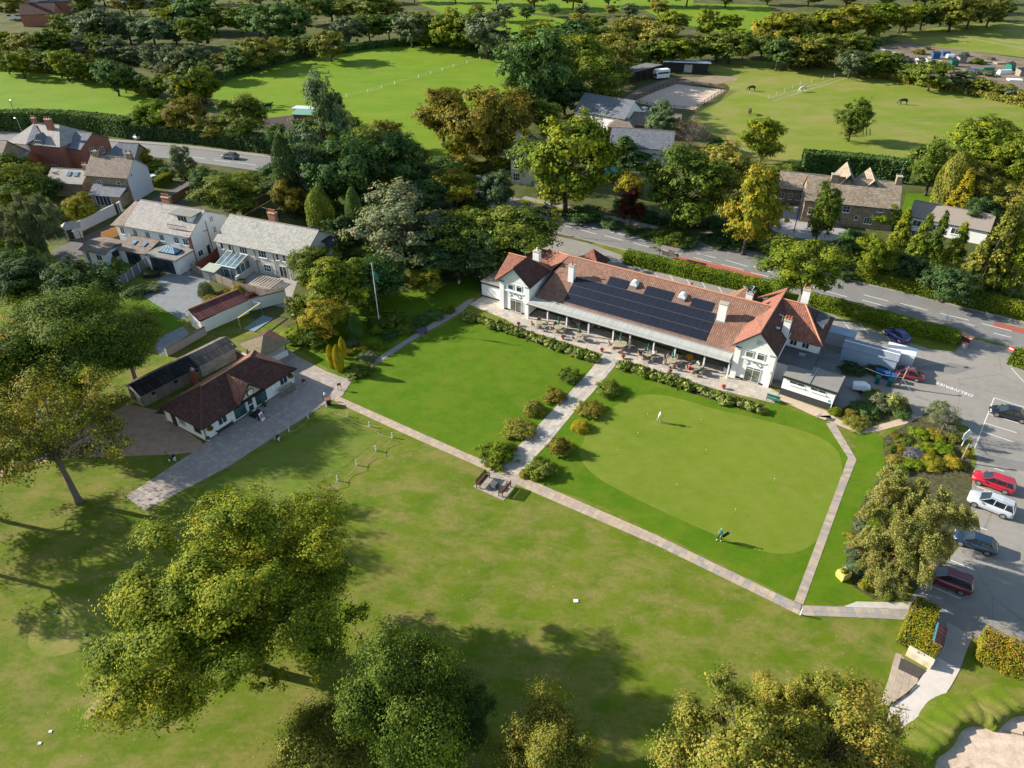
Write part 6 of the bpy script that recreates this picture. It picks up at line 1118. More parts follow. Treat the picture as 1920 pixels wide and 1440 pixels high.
# ten island shrubs along the garden path
for a in [(1068, 703, 52, 38, 'bush0', 'green', 'dark green island bush nearest the terrace, left of the garden path'), (1041, 739, 44, 36, 'bush1', 'rust', 'russet and green island bush second from the terrace, left side'), (1001, 766, 38, 34, 'dome0', 'oliv', 'single round heather dome left of the garden path'), (975, 803, 62, 34, 'bush2', 'oliv', 'long low island bush left of the path above the benches'), (931, 847, 72, 54, 'bush1', 'oak', 'largest island bush left of the path beside the slab walk'),
          (1140, 727, 50, 40, 'bush2', 'green', 'dark green island bush nearest the terrace, right of the path'), (1106, 765, 60, 30, 'bush0', 'rust', 'red-tinted island bush right of the garden path'), (1089, 799, 34, 24, 'dome1', 'yell', 'golden dome shrub with grey skirt right of the path'), (1051, 833, 46, 52, 'bush1', 'rust', 'russet mixed island bush right of the path'), (1012, 875, 62, 52, 'bush0', 'green', 'dark green island bush at the junction right of the path'),
          (918, 858, 40, 30, 'bush0', 'grey', 'pale grey-green shrub at the left of the largest island bush'), (955, 838, 30, 26, 'bush2', 'rust', 'orange shrub at the right of the largest island bush'), (985, 888, 22, 20, 'dome2', 'gold', 'cream-edged small shrub at the bench corner'), (1004, 893, 24, 18, 'dome0', 'lime', 'lime shrub in front of the junction bush')]:
    tree(a[0], a[1], a[2] * 1.08, a[3] * 1.05, *a[4:], cat='shrub')
# rose hedges
def row(a, b, n, w, h, palk, label, group, kinds=('rose0', 'rose1', 'rose2'), jit=3, name='rose_bush', cat='rose bush'):
    for i in range(n):
        t = (i + .5) / n; x = a[0] + (b[0] - a[0]) * t + R.uniform(-jit, jit) * .5; y = a[1] + (b[1] - a[1]) * t + R.uniform(-jit, jit) * .4; s = R.uniform(.85, 1.15)
        tree(x, y, w * s, h * s, kinds[i % len(kinds)], palk, label, cat=cat, name=name, group=group)
flat('flower_bed', [(866, 594), (882, 587), (1122, 668), (1113, 682), (1050, 660)], m_soil, .024); flat('flower_bed', [(1158, 681), (1168, 682), (1432, 758), (1424, 778), (1250, 722), (1155, 688)], m_soil, .024)
row((872, 588), (1118, 669), 26, 25, 25, 'rose', 'leafy rose bush in the bed left of the garden path', 'roses in the left terrace bed'); row((1163, 679), (1424, 765), 28, 26, 26, 'rose', 'leafy rose bush in the bed right of the garden path', 'roses in the right terrace bed')
# bed between the lawn and the car park
flat('flower_bed', [(1655, 822), (1690, 800), (1740, 775), (1800, 800), (1820, 860), (1822, 905), (1815, 1000), (1770, 1055), (1712, 1108), (1640, 1125), (1600, 1100), (1585, 1060), (1600, 970), (1660, 880)], m_litter, .022)
flat('flower_bed', [(1562, 775), (1600, 755), (1700, 745), (1712, 775), (1670, 788), (1636, 798), (1590, 795)], m_litter, .020)
tree(1705, 985, 215, 240, 'birch0', 'birch', 'large weeping birch with white limbs beside the parked cars', name='birch_tree', rz=2.4)
tree(1665, 1060, 150, 130, 'birch1', 'birch', 'smaller yellow-green tree at the lower end of the long bed'); tree(1692, 1050, 80, 90, 'birch1', 'pink', 'reddish-brown shrub crown within the lower end of the bed')
tree(1775, 785, 76, 70, 'bare0', 'grey', 'thin grey tree with bare forked trunk at the top of the bed', clear=.3); tree(1765, 775, 60, 40, 'lime1', 'grey', 'grey-green foliage behind the bare forked trunk', cat='tree')
SEEN = {}
for a in [(1680, 815, 26, 20, 'bush0', 'rust'), (1700, 825, 34, 24, 'bush1', 'green'), (1725, 810, 40, 30, 'bush2', 'lime'), (1755, 815, 44, 30, 'bush0', 'gold'), (1672, 838, 24, 22, 'bush1', 'green'), (1690, 842, 30, 18, 'dome0', 'rust'), (1712, 848, 40, 26, 'bush2', 'mauve'), (1740, 840, 44, 30, 'bush1', 'oak'), (1772, 840, 50, 30, 'bush0', 'lime'), (1680, 862, 34, 26, 'bush2', 'oliv'), (1712, 870, 44, 26, 'bush0', 'lime'), (1750, 865, 56, 32, 'bush1', 'gold'), (1790, 865, 40, 32, 'bush2', 'gold'), (1690, 880, 30, 20, 'dome1', 'green'),
          (1637, 925, 26, 22, 'bush0', 'lime'), (1650, 950, 44, 34, 'bush1', 'green'), (1628, 958, 26, 20, 'bush2', 'gold'), (1615, 985, 36, 24, 'bush0', 'grey'), (1645, 985, 44, 30, 'dome2', 'oak'), (1605, 1010, 40, 26, 'bush1', 'oliv'), (1645, 1015, 50, 34, 'bush2', 'gold'), (1600, 1035, 40, 32, 'bush0', 'grey'), (1600, 1065, 34, 30, 'dome0', 'euca'), (1625, 1095, 30, 34, 'bush1', 'gold'), (1655, 1110, 40, 22, 'bush2', 'green'), (1700, 1095, 34, 26, 'bush0', 'rust'), (1815, 845, 18, 40, 'bush1', 'gold'), (1790, 820, 30, 24, 'bush2', 'oliv'),
          (1620, 765, 60, 40, 'bush0', 'deep'), (1650, 750, 60, 50, 'bush1', 'grey'), (1680, 752, 44, 50, 'bush2', 'rose'), (1630, 775, 40, 26, 'bush1', 'green'), (1690, 775, 40, 24, 'bush0', 'deep'), (1567, 770, 26, 20, 'dome1', 'oak'), (1596, 774, 30, 20, 'dome2', 'rust'), (1608, 792, 50, 7, 'bush2', 'oliv'), (1640, 740, 44, 24, 'bush0', 'lime'), (1600, 690, 50, 30, 'bush1', 'dark'), (1650, 690, 50, 26, 'bush2', 'dark')]:
    pn = {'rust': 'russet', 'green': 'green', 'lime': 'lime-green', 'gold': 'golden', 'mauve': 'mauve-flowered', 'oak': 'olive-green', 'oliv': 'brownish', 'grey': 'grey-green', 'euca': 'silvery', 'deep': 'dark green', 'rose': 'white-flowered', 'dark': 'shaded'}[a[5]]
    y = a[1]; where = 'behind the outbuilding' if y < 700 else 'right of the outbuilding' if a[0] < 1715 and y < 800 else 'in the upper car park bed' if y < 900 else 'in the lower car park bed'
    SEEN[(pn, where)] = SEEN.get((pn, where), -1) + 1; tree(*a, '%s shrub %s, %s of that colour from the top' % (pn, where, ORD[SEEN[(pn, where)]]), cat='shrub', group='shrubs ' + where)
# distant hedgerow trees, row by row
def hedgerow(pts, n, w, h, pals, label, group, kinds=('far0', 'far1', 'far2'), jx=8, jy=5, wv=.3, number=True):
    D = [0]; 
    for i in range(1, len(pts)): D.append(D[-1] + math.hypot(pts[i][0] - pts[i - 1][0], pts[i][1] - pts[i - 1][1]))
    for i in range(n):
        t = D[-1] * (i + .5) / n; k = 0
        while k < len(pts) - 2 and D[k + 1] < t: k += 1
        u = (t - D[k]) / (D[k + 1] - D[k]); s = R.uniform(1 - wv, 1 + wv)
        kk = R.choice(kinds); pk = R.choice(pals)
        tree(pts[k][0] + (pts[k + 1][0] - pts[k][0]) * u + R.uniform(-jx, jx), pts[k][1] + (pts[k + 1][1] - pts[k][1]) * u + R.uniform(-jy, jy), w * s, h * s * R.uniform(.85, 1.1), kk, pk, (ADJ[pk] + ' ' + label + ', ' + ORD[i] + ' from the left') if number else label, group=group, cat='shrub' if 'bush' in kk else 'tree')
G1 = ['green', 'oak', 'oliv', 'deep', 'grey', 'green']
hedgerow([(0, 120), (60, 110), (130, 120), (210, 138), (290, 165)], 13, 58, 50, G1, 'tree along the top edge of the left field', 'trees edging the left field')
hedgerow([(0, 85), (100, 78), (200, 90), (330, 110), (400, 130)], 12, 60, 54, G1, 'tree in the scrub belt left of the central field', 'scrub belt trees')
hedgerow([(90, 50), (190, 45), (290, 60), (390, 65)], 7, 74, 52, ['green', 'oak', 'euca', 'grey', 'deep'], 'tall tree of the far left copse', 'far left copse trees')
hedgerow([(290, 35), (380, 25), (480, 38), (560, 40)], 8, 84, 56, ['deep', 'green', 'deep', 'oak'], 'oak of the wood at the upper left', 'upper left wood')
hedgerow([(400, 118), (470, 100), (560, 84), (640, 80)], 8, 60, 44, ['grey', 'oliv', 'green', 'deep'], 'bushy tree along the upper left of the central field', 'trees above the central field')
hedgerow([(640, 60), (720, 50), (800, 50), (880, 60), (930, 62)], 8, 84, 66, ['green', 'oak', 'deep', 'grey'], 'large rounded tree along the top of the central field', 'large trees above the central field')
hedgerow([(560, 12), (650, 15), (740, 22), (740, 14)], 5, 70, 36, ['deep', 'green', 'oliv'], 'distant tree behind the central field hedge', 'distant trees, top centre')
hedgerow([(300, 150), (340, 175), (385, 150)], 4, 64, 60, ['green', 'grey', 'oak'], 'tree at the corner between the two fields', 'trees between left and central field')
for a in [(290, 215, 90, 66, 'lime0', 'lime', 'bright yellow-green tree beside the road at the left field corner'), (345, 215, 90, 80, 'lime2', 'rust', 'brown-tinted tree next to the bright yellow-green one'), (455, 222, 110, 84, 'lime1', 'green', 'large dense green tree above the visible road'), (380, 160, 70, 60, 'lime0', 'oak', 'olive tree at the corner of the central field'), (400, 240, 70, 50, 'oak0', 'oliv', 'brownish tree between the two roadside trees'), (520, 255, 60, 50, 'oak1', 'deep', 'dark tree beside the bare earth patch'), (620, 205, 60, 60, 'lime1', 'oliv', 'pale brown tree beside the field shelter'), (655, 235, 50, 50, 'oak2', 'green', 'small green tree below the field shelter')]: tree(*a)
hedgerow([(960, 85), (1040, 70), (1120, 75), (1200, 60), (1250, 78)], 8, 74, 56, ['oak', 'green', 'oliv', 'deep'], 'oak of the wood behind the slate house', 'wood behind the slate house')
hedgerow([(1170, 100), (1240, 95), (1310, 90), (1380, 85), (1440, 85)], 10, 72, 50, ['deep', 'green', 'oliv', 'oak'], 'tree of the belt behind the stables', 'tree belt behind the stables')
hedgerow([(1440, 60), (1500, 55), (1560, 45), (1640, 40), (1720, 30), (1800, 22), (1900, 18)], 16, 76, 48, ['oak', 'green', 'oliv', 'gold', 'deep'], 'tree of the long belt at the upper right', 'upper right tree belt')
hedgerow([(1450, 100), (1520, 98), (1580, 92), (1640, 80)], 8, 70, 50, ['deep', 'green', 'oliv'], 'tree at the top edge of the large paddock', 'trees above the paddock')
hedgerow([(1590, 115), (1640, 118), (1700, 130), (1760, 142)], 6, 62, 42, ['green', 'grey', 'green'], 'rounded willow along the paddock and allotment boundary', 'willows by the allotments')
hedgerow([(1790, 150), (1850, 160), (1930, 180)], 6, 44, 28, ['grey', 'oliv', 'green'], 'scrub bush between paddock and allotments at the right', 'allotment boundary scrub')
hedgerow([(820, 22), (900, 18), (960, 25), (1100, 20), (1200, 22), (1260, 12)], 9, 40, 18, ['grey', 'oliv', 'deep'], 'low hedgerow tree between the far fields', 'far field hedgerow')
hedgerow([(1080, 40), (1140, 45), (1200, 55)], 4, 44, 30, ['oliv', 'oak', 'grey'], 'tree standing between the far fields and the wood', 'trees between far fields and wood')
hedgerow([(1330, 40), (1380, 45), (1230, 40)], 3, 56, 44, ['oak', 'oliv'], 'big solitary oak in the far field right of centre', 'solitary far field oaks')
hedgerow([(-10, 12), (100, 8), (220, 4), (340, 6)], 5, 60, 28, ['green', 'deep', 'oliv'], 'tree around the distant houses at the top left', 'trees at the distant houses')
hedgerow([(0, -12), (400, -16), (800, -14), (1200, -12), (1600, -10), (1920, -12)], 26, 60, 24, ['deep', 'green', 'oliv'], 'most distant tree along the top edge', 'most distant trees')
hedgerow([(1840, 240), (1900, 250)], 3, 60, 50, ['oak', 'green'], 'oak at the right end of the large paddock', 'oaks right of the paddock')
hedgerow([(1650, 110), (1720, 95), (1800, 110), (1880, 120), (1900, 150), (1760, 125)], 14, 20, 14, ['green', 'grey', 'gold', 'rust'], 'small shrub on the allotment plots', 'allotment shrubs', kinds=('bush0', 'bush1'), jx=14, jy=12, number=False)
hedgerow([(560, 290), (640, 260), (740, 275), (800, 300), (880, 315)], 9, 60, 44, ['deep', 'green', 'oliv'], 'undergrowth tree along the lower edge of the central field', 'trees below the central field', kinds=('oak0', 'oak1', 'oak2'))
hedgerow([(1130, 420), (1180, 430), (1230, 440), (1290, 452)], 5, 44, 24, ['dark', 'deep', 'green'], 'shady roadside shrub behind the far pavement', 'shady roadside shrubs', kinds=('bush0', 'bush1', 'bush2'))
hedgerow([(1430, 470), (1480, 478), (1560, 500), (1600, 515)], 5, 50, 34, ['deep', 'dark', 'green'], 'shrub along the farmhouse roadside', 'farmhouse roadside shrubs', kinds=('bush0', 'bush1', 'bush2'))
hedgerow([(270, 300), (330, 325), (400, 330), (500, 340)], 7, 44, 26, ['green', 'oak', 'deep'], 'garden bush along the near side of the main road', 'road garden bushes', kinds=('bush0', 'bush1', 'bush2'))
hedgerow([(1430, 318), (1480, 322), (1530, 312)], 4, 40, 34, ['deep', 'green'], 'bush above the stone barn', 'bushes above the stone barn', kinds=('bush0', 'bush2'))
hedgerow([(20, 300), (0, 400), (20, 480), (60, 560)], 6, 80, 50, ['deep', 'dark', 'green'], 'garden tree at the left edge', 'left edge garden trees', kinds=('oak0', 'oak1'))
hedgerow([(540, 440), (600, 450), (640, 480), (700, 470)], 5, 70, 50, ['deep', 'dark', 'green'], 'undergrowth tree behind the flagpole clump', 'undergrowth behind the flagpole clump', kinds=('oak1', 'oak2'))
hedgerow([(520, 350), (580, 370), (640, 360), (690, 350), (780, 340), (850, 310)], 9, 66, 50, ['deep', 'dark', 'green', 'dark'], 'undergrowth tree in the central clump', 'central clump undergrowth', kinds=('oak0', 'oak1', 'oak2'))
hedgerow([(1440, 430), (1390, 450), (1340, 420), (1300, 420), (1230, 410), (1160, 380)], 9, 50, 34, ['deep', 'dark', 'green'], 'undergrowth shrub below the pale ash', 'undergrowth across the road', kinds=('bush0', 'bush1', 'bush2'))
hedgerow([(1000, 330), (980, 300), (1010, 250), (1150, 330), (1200, 330)], 6, 50, 40, ['deep', 'green', 'dark'], 'shrub around the large roadside tree', 'shrubs by the large roadside tree', kinds=('bush0', 'bush1', 'bush2'))
hedgerow([(1620, 500), (1700, 520), (1780, 545), (1860, 565), (1915, 575)], 9, 56, 40, ['deep', 'dark', 'green'], 'undergrowth shrub behind the long clipped hedge', 'undergrowth behind the road hedge', kinds=('bush0', 'bush1', 'bush2'))
hedgerow([(150, 100), (250, 110), (350, 125)], 8, 50, 36, ['oliv', 'grey', 'green'], 'scrub shrub between the upper left trees', 'upper left scrub', kinds=('bush0', 'bush1', 'bush2'))
hedgerow([(830, 300), (900, 310), (960, 300)], 4, 50, 36, ['green', 'oak', 'deep'], 'garden shrub across the road', 'garden shrubs across the road', kinds=('bush0', 'bush1', 'bush2'))
# garden plants between the houses
for a in [(385, 545, 30, 34, 'dome0', 'grey', 'cream variegated rounded shrub on the slate patio edge'), (393, 560, 34, 26, 'bush0', 'oliv', 'spiky brown grass plant beside the cream shrub'), (420, 548, 30, 22, 'bush1', 'rust', 'russet shrub below the grey board fence'), (445, 545, 22, 22, 'dome1', 'yell', 'bright yellow round shrub behind the ribbed red roof'), (470, 556, 26, 18, 'dome2', 'red', 'dark red shrub beside the yellow one'), (410, 520, 24, 14, 'bush2', 'rust', 'red-flowered shrub in front of the conservatory'), (450, 528, 26, 14, 'bush0', 'green', 'small green shrub beside the conservatory wall'), (218, 498, 14, 34, 'col0', 'green', 'slim cypress in the bungalow garden, left one'), (230, 502, 14, 30, 'col1', 'green', 'slim cypress in the bungalow garden, right one'), (200, 505, 40, 24, 'bush1', 'dark', 'dark shrub in the bungalow garden'), (255, 545, 50, 20, 'bush2', 'dark', 'dark shrub at the top of the garden lawn'), (285, 540, 40, 16, 'bush0', 'grey', 'low grey-green shrub between patio and lawn'), (500, 505, 20, 12, 'bush1', 'green', 'small shrub on the pale patio'), (275, 470, 10, 8, 'bush2', 'green', 'tiny shrub at the conservatory roof edge'), (300, 400, 30, 20, 'bush0', 'green', 'green bush beside the lane bend'), (500, 400, 44, 26, 'bush1', 'rust', 'brown bush behind the brick chimney')]:
    tree(*a, cat='shrub')
# ------------------------------------------------------------------ clipped hedges
def hedge(name, label, pts, w, h, palk, dens=90, leaf=.10, seed=1, world_=False, cat='hedge', core=(.012, .02, .005)):
    P = [G(*a) for a in pts]; rr_ = np.random.default_rng(seed); o = P[0]; C = []; N = []; V = []; core_m = M()
    for i in range(len(P) - 1):
        d = P[i + 1] - P[i]; L = d.length; t = d.normalized(); nn = Vector((-t.y, t.x, 0)); st_ = P[i] - o
        q = [st_ + nn * (w / 2 * .8), st_ - nn * (w / 2 * .8), st_ + d - nn * (w / 2 * .8), st_ + d + nn * (w / 2 * .8)]; core_m.prism([(a.x, a.y) for a in q], .02, h * .88)
        for (area, fn) in ((L * w, 'top'), (L * h, 'a'), (L * h, 'b'), (w * h, 'e0'), (w * h, 'e1')):
            k = int(area * dens); u = rr_.uniform(0, L, k); v = rr_.uniform(0, 1, k); wob = .07 * np.sin(u * 1.3 + seed) + .05 * np.sin(u * 3.1)
            if fn == 'top': loc = (u, (v - .5) * w, h + wob + rr_.normal(size=k) * .05); nv = (0, 0, 1)
            elif fn in 'ab': s = 1 if fn == 'a' else -1; loc = (u, s * (w / 2 + wob * .6 + rr_.normal(size=k) * .06), v * h); nv = (0, s, .35)
            else: s = 0 if fn == 'e0' else L; loc = (s + rr_.normal(size=k) * .06, (v - .5) * w, rr_.uniform(0, h, k)); nv = (-1 if fn == 'e0' else 1, 0, .3)
            T_ = np.array(t); B_ = np.array(nn); p = np.array(st_)[None] + np.outer(loc[0] * np.ones(k), T_) + np.outer(loc[1] * np.ones(k), B_); p[:, 2] = np.maximum(.03, loc[2])
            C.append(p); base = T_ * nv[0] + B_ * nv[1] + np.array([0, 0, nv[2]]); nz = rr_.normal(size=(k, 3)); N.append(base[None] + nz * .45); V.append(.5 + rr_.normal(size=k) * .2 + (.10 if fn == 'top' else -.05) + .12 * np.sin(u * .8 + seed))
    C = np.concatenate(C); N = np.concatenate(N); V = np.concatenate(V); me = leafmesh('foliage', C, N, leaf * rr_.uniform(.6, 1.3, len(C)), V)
    hd_ = thing(name, label, cat, (o.x, o.y, 0)); c = link('foliage', me, hd_); me.materials.append(PAL[palk]); part('dark_core', core_m, plain('hedge_core', core, .95), hd_); return hd_  # solid dark box inside puts the hedge's inner shade into colour
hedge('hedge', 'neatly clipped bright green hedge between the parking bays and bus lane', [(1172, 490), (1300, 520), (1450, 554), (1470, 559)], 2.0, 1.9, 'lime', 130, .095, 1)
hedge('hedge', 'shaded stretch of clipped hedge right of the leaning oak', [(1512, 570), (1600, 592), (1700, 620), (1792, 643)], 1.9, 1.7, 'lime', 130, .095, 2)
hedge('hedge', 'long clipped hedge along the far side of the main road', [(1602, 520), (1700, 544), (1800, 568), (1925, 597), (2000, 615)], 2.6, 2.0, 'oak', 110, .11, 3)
hedge('hedge', 'hedge stub beside the red warning sign at the car park mouth', [(1893, 676), (1960, 700)], 2.4, 1.7, 'oak', 80, .13, 4)
hedge('hedge', 'dark overgrown hedge between main road and left field', [(-40, 243), (60, 240), (140, 243), (200, 249), (250, 257)], 3.5, 4.2, 'deep', 26, .26, 5)
hedge('hedge', 'dark overgrown hedge below the bright roadside trees', [(250, 257), (330, 262), (420, 272), (520, 286)], 3.5, 3.4, 'dark', 26, .26, 6)
hedge('hedge', 'tall dark conifer hedge behind the farmhouse', [(1500, 322), (1560, 326), (1640, 334), (1700, 342)], 3.0, 4.4, 'deep', 26, .26, 7)
hedge('hedge', 'rough hedge bank between paddock and wood', [(1440, 112), (1520, 122), (1600, 135), (1700, 155), (1800, 172), (1925, 200)], 3.0, 1.6, 'oliv', 12, .4, 8)
hedge('hedge', 'scrubby boundary along the top of the left field', [(0, 132), (110, 137), (190, 150), (240, 163), (290, 182)], 2.6, 1.5, 'oliv', 14, .35, 9)
hedge('hedge', 'low hedge along the top of the central field', [(400, 152), (470, 130), (560, 110), (700, 90), (780, 83), (860, 90), (950, 102)], 3.0, 2.0, 'deep', 14, .38, 10)
hedge('hedge', 'small clipped hedge beside the white gable house lane', [(292, 352), (318, 338)], 1.6, 1.6, 'oak', 70, .14, 11)
cc = lambda a, b: (1420 + a / 3.79, 1060 + b / 3.79)
hedge('hedge', 'yellow-green clipped hedge behind the starter hut, running up to the car park', [cc(1180, 330), cc(1130, 450), cc(1075, 590)], 1.9, 1.5, 'gold', 240, .06, 12)
hedge('hedge', 'short yellow-green hedge behind the cream block wall', [cc(1120, 560), cc(1262, 632)], 2.0, 1.5, 'gold', 240, .06, 13)
hedge('hedge', 'thick yellow-green hedge at the lower right corner beside the bunker', [cc(1560, 590), cc(1720, 665), cc(1895, 740), cc(2000, 790)], 2.6, 1.7, 'gold', 240, .06, 14)
hedge('hedge', 'small clipped hedge end in the gardens across the road', [(893, 325), (908, 322)], 1.8, 1.3, 'lime', 60, .15, 15)
# ------------------------------------------------------------------ vehicles
m_tyre = plain('tyre', (.02, .02, .02), .85, 0, .1, 4); m_rim = plain('rim', (.42, .43, .45), .3, .8, .05, 5); m_cg = glassy('car_glass', (.015, .022, .028), .04)
m_headl = plain('headlamp', (.6, .62, .65), .15, .1, .05, 5, .8); m_tail = plain('tail_lamp', (.45, .01, .01), .2, 0, .05, 5, .8); m_plate_y = plain('plate_yellow', (.6, .48, .06), .5)
def paint(name, col): return plain(name, col, .28, .15, .03, 1.0, .6, .9)
def car(label, a, b, col, kind='suv', side=1, Lc=4.25, Wc=1.82, Hc=1.6, cat='car', name='parked_car', group=None, roofm=None):
    """a = nose, b = tail on the ground in the photograph"""
    pa, pb = G(*a), G(*b); d = pa - pb; c = (pa + pb) / 2; az_ = math.atan2(d.y, d.x); t = thing(name, label, cat, (c.x, c.y, 0), az_, group); l, w, h = Lc, Wc / 2, Hc
    # station: x, half width, sill z, belt z  (nose at +x)
    pf = {'suv': [(-.5, .80, .34, .72), (-.485, .93, .28, .98), (-.42, .99, .24, 1.02), (-.2, 1.0, .22, 1.0), (.1, 1.0, .22, .97), (.24, .99, .22, .96), (.40, .95, .24, .90), (.475, .84, .28, .78), (.5, .66, .34, .62)],
          'saloon': [(-.5, .76, .34, .66), (-.485, .9, .28, .86), (-.40, .97, .24, .92), (-.2, 1.0, .2, .90), (.1, 1.0, .2, .86), (.24, .98, .2, .84), (.40, .94, .22, .74), (.475, .82, .26, .62), (.5, .62, .32, .50)]}['suv' if kind in ('suv', 'hatch', 'mpv') else 'saloon']
    f = h / 1.6; rings = []
    for x, ww, z0, z1 in pf:
        z0 *= f if kind == 'suv' else 1; z1 *= f; X_ = x * l; W_ = ww * w; mz = (z0 + z1) / 2
        rings.append([(X_, -W_ * .86, z0), (X_, -W_, z0 + .12), (X_, -W_ * 1.0, mz), (X_, -W_ * .95, z1 - .06), (X_, -W_ * .82, z1), (X_, 0, z1 + .025), (X_, W_ * .82, z1), (X_, W_ * .95, z1 - .06), (X_, W_, mz), (X_, W_, z0 + .12), (X_, W_ * .86, z0)])
    bd = part('body', M().loft(rings), col, t, smooth=True)
    # greenhouse
    gh = {'suv': [(-.47, .97), (-.40, 1.0 * h / f / 1.6 * f), (.12, 1.0), (.29, .60)], 'hatch': 0, 'saloon': 0}
    if kind in ('suv', 'mpv'): gx = (-.475, -.40, .06, .27)
    elif kind == 'hatch': gx = (-.46, -.30, .06, .28)
    else: gx = (-.40, -.20, .08, .27)
    zb = (.95 if kind != 'saloon' else .86) * f; zt = h
    def rg(x, z, ww): return [(x * l, -ww * w, z), (x * l, ww * w, z)]
    B_ = [(gx[0] * l, zb), (gx[3] * l, zb)]; T_ = [(gx[1] * l, zt - .05), (gx[2] * l, zt - .05)]; wb, wt = .88 * w, .68 * w
    g = M().add([(B_[0][0], -wb, zb), (B_[1][0], -wb * .94, zb), (B_[1][0], wb * .94, zb), (B_[0][0], wb, zb), (T_[0][0], -wt, zt - .05), (T_[1][0], -wt, zt - .05), (T_[1][0], wt, zt - .05), (T_[0][0], wt, zt - .05)], [(3, 2, 1, 0), (4, 5, 6, 7), (0, 1, 5, 4), (1, 2, 6, 5), (2, 3, 7, 6), (3, 0, 4, 7)])
    part('windows', g, m_cg, t)
    x0, x1 = T_[0][0], T_[1][0]; rr_ = M().loft([[(x0 - .05, -wt * .95, zt - .07), (x0 - .05, -wt * .8, zt - .03), (x0 - .05, wt * .8, zt - .03), (x0 - .05, wt * .95, zt - .07)], [((x0 + x1) / 2, -wt * 1.03, zt - .05), ((x0 + x1) / 2, -wt * .8, zt + .03), ((x0 + x1) / 2, wt * .8, zt + .03), ((x0 + x1) / 2, wt * 1.03, zt - .05)], [(x1 + .06, -wt * .97, zt - .07), (x1 + .06, -wt * .8, zt - .03), (x1 + .06, wt * .8, zt - .03), (x1 + .06, wt * .97, zt - .07)]])
    part('roof', rr_, roofm or col, t, smooth=False)
    pl_ = M()
    for s in (-1, 1):
        for (bx, tx) in ((gx[0], gx[1]), (gx[3], gx[2]), (-.04, -.05), (-.27 if kind != 'saloon' else -.25, -.28 if kind != 'saloon' else -.2)):
            pl_.tube([(bx * l, s * (wb * (.95 if bx > .2 else 1)), zb), (tx * l, s * wt, zt - .05)], .035, 4)
    part('pillars', pl_, col, t)
    if kind in ('suv', 'mpv'):
        rr2 = M().tube([(x0, -wt * .92, zt + .05), (x1, -wt * .92, zt + .05)], .022, 4); part('roof_rail', rr2, m_rim, t); rr3 = M().tube([(x0, wt * .92, zt + .05), (x1, wt * .92, zt + .05)], .022, 4); part('roof_rail', rr3, m_rim, t)
    for xw in (-.305, .31):
        for s in (-1, 1):
            r_ = .335; wl = part('wheel', M().tube([(xw * l, s * (w - .21), r_), (xw * l, s * (w + .012), r_)], r_, 16), m_tyre, t)
            rm = M(); y = s * (w + .018); n = 10
            rm.add([(xw * l + .22 * math.cos(2 * math.pi * k / 20) , y, r_ + .22 * math.sin(2 * math.pi * k / 20)) for k in range(20)], [tuple(range(20))]); part('rim', rm, m_rim, wl)
    for s in (-1, 1):
        ob_ = M().box(.455 * l, .492 * l, s * .56 * w - .16, s * .56 * w + .16, .60 * f, .76 * f); part('headlight', ob_, m_headl, t)
        ob_ = M().box(-.505 * l, -.47 * l, s * .70 * w - .13, s * .70 * w + .13, .68 * f, .90 * f); part('tail_light', ob_, m_tail, t)
        part('mirror', M().bbox(.20 * l, .235 * l, s * (w + .1) - .09, s * (w + .1) + .06, zb - .02, zb + .12), col, t)
    part('number_plate', M().box(-.508 * l, -.50 * l, -.26, .26, .55, .66), m_plate_y, t); part('grille', M().box(.49 * l, .505 * l, -.3, .3, .40, .58), m_tyre, t)
    return t
p_red = paint('paint_red', (.48, .008, .02)); p_mar = paint('paint_maroon', (.16, .008, .015)); p_black = paint('paint_black', (.008, .009, .012)); p_blue = paint('paint_blue', (.008, .03, .22)); p_silver = paint('paint_silver', (.50, .52, .54)); p_navy = paint('paint_navy', (.012, .03, .055)); p_white = paint('paint_white', (.7, .7, .7)); p_gr = paint('paint_grey', (.08, .09, .10)); p_wine = paint('paint_wine', (.22, .01, .03))
CG = 'cars in the clubhouse car park'
car('bright red estate car parked beside the bed', (1826, 898), (1893, 922), p_red, 'suv', Lc=3.95, Wc=1.7, Hc=1.42, group=CG)
car('silver SUV with roof rails parked next to the bright red car', (1821, 939), (1888, 966), p_silver, 'suv', Lc=4.2, Wc=1.8, Hc=1.7, group=CG)
car('dark navy hatchback half under the weeping birch', (1795, 1012), (1855, 1034), p_navy, 'hatch', Lc=3.7, Wc=1.65, Hc=1.4, group=CG)
car('maroon SUV parked in shade nearest the starter hut', (1735, 1078), (1812, 1108), p_mar, 'suv', Lc=4.0, Wc=1.75, Hc=1.55, group=CG)
car('long black saloon parked alone in the marked bays', (1853, 771), (1928, 791), p_black, 'saloon', Lc=4.2, Wc=1.72, Hc=1.35, group=CG)
car('dark red saloon parked in shade behind the bins', (1666, 699), (1728, 713), p_wine, 'saloon', Lc=4.1, Wc=1.7, Hc=1.35, group=CG)
car('blue hatchback with its tail to the lot, beside the shaded hedge', (1666, 625), (1695, 643), p_blue, 'hatch', Lc=3.5, Wc=1.6, Hc=1.35, group=CG)
car('white car mostly hidden between clubhouse roof and hedge', (1397, 553), (1420, 545), p_white, 'hatch', Lc=3.6, Wc=1.65, Hc=1.4, group=CG)
car('dark grey hatchback driving on the main road at the left', (418, 296), (447, 299), p_gr, 'hatch', Lc=4.0, Wc=1.7, Hc=1.45, name='car_on_road')
car('black SUV on the main road beside the verge', (1003, 396), (1042, 406), p_black, 'suv', Lc=4.4, Wc=1.85, Hc=1.7, name='car_on_road')
car('silver car parked behind the pale hedge in the upper gardens', (889, 340), (902, 344), p_silver, 'hatch', Lc=3.9, Wc=1.7, Hc=1.45)
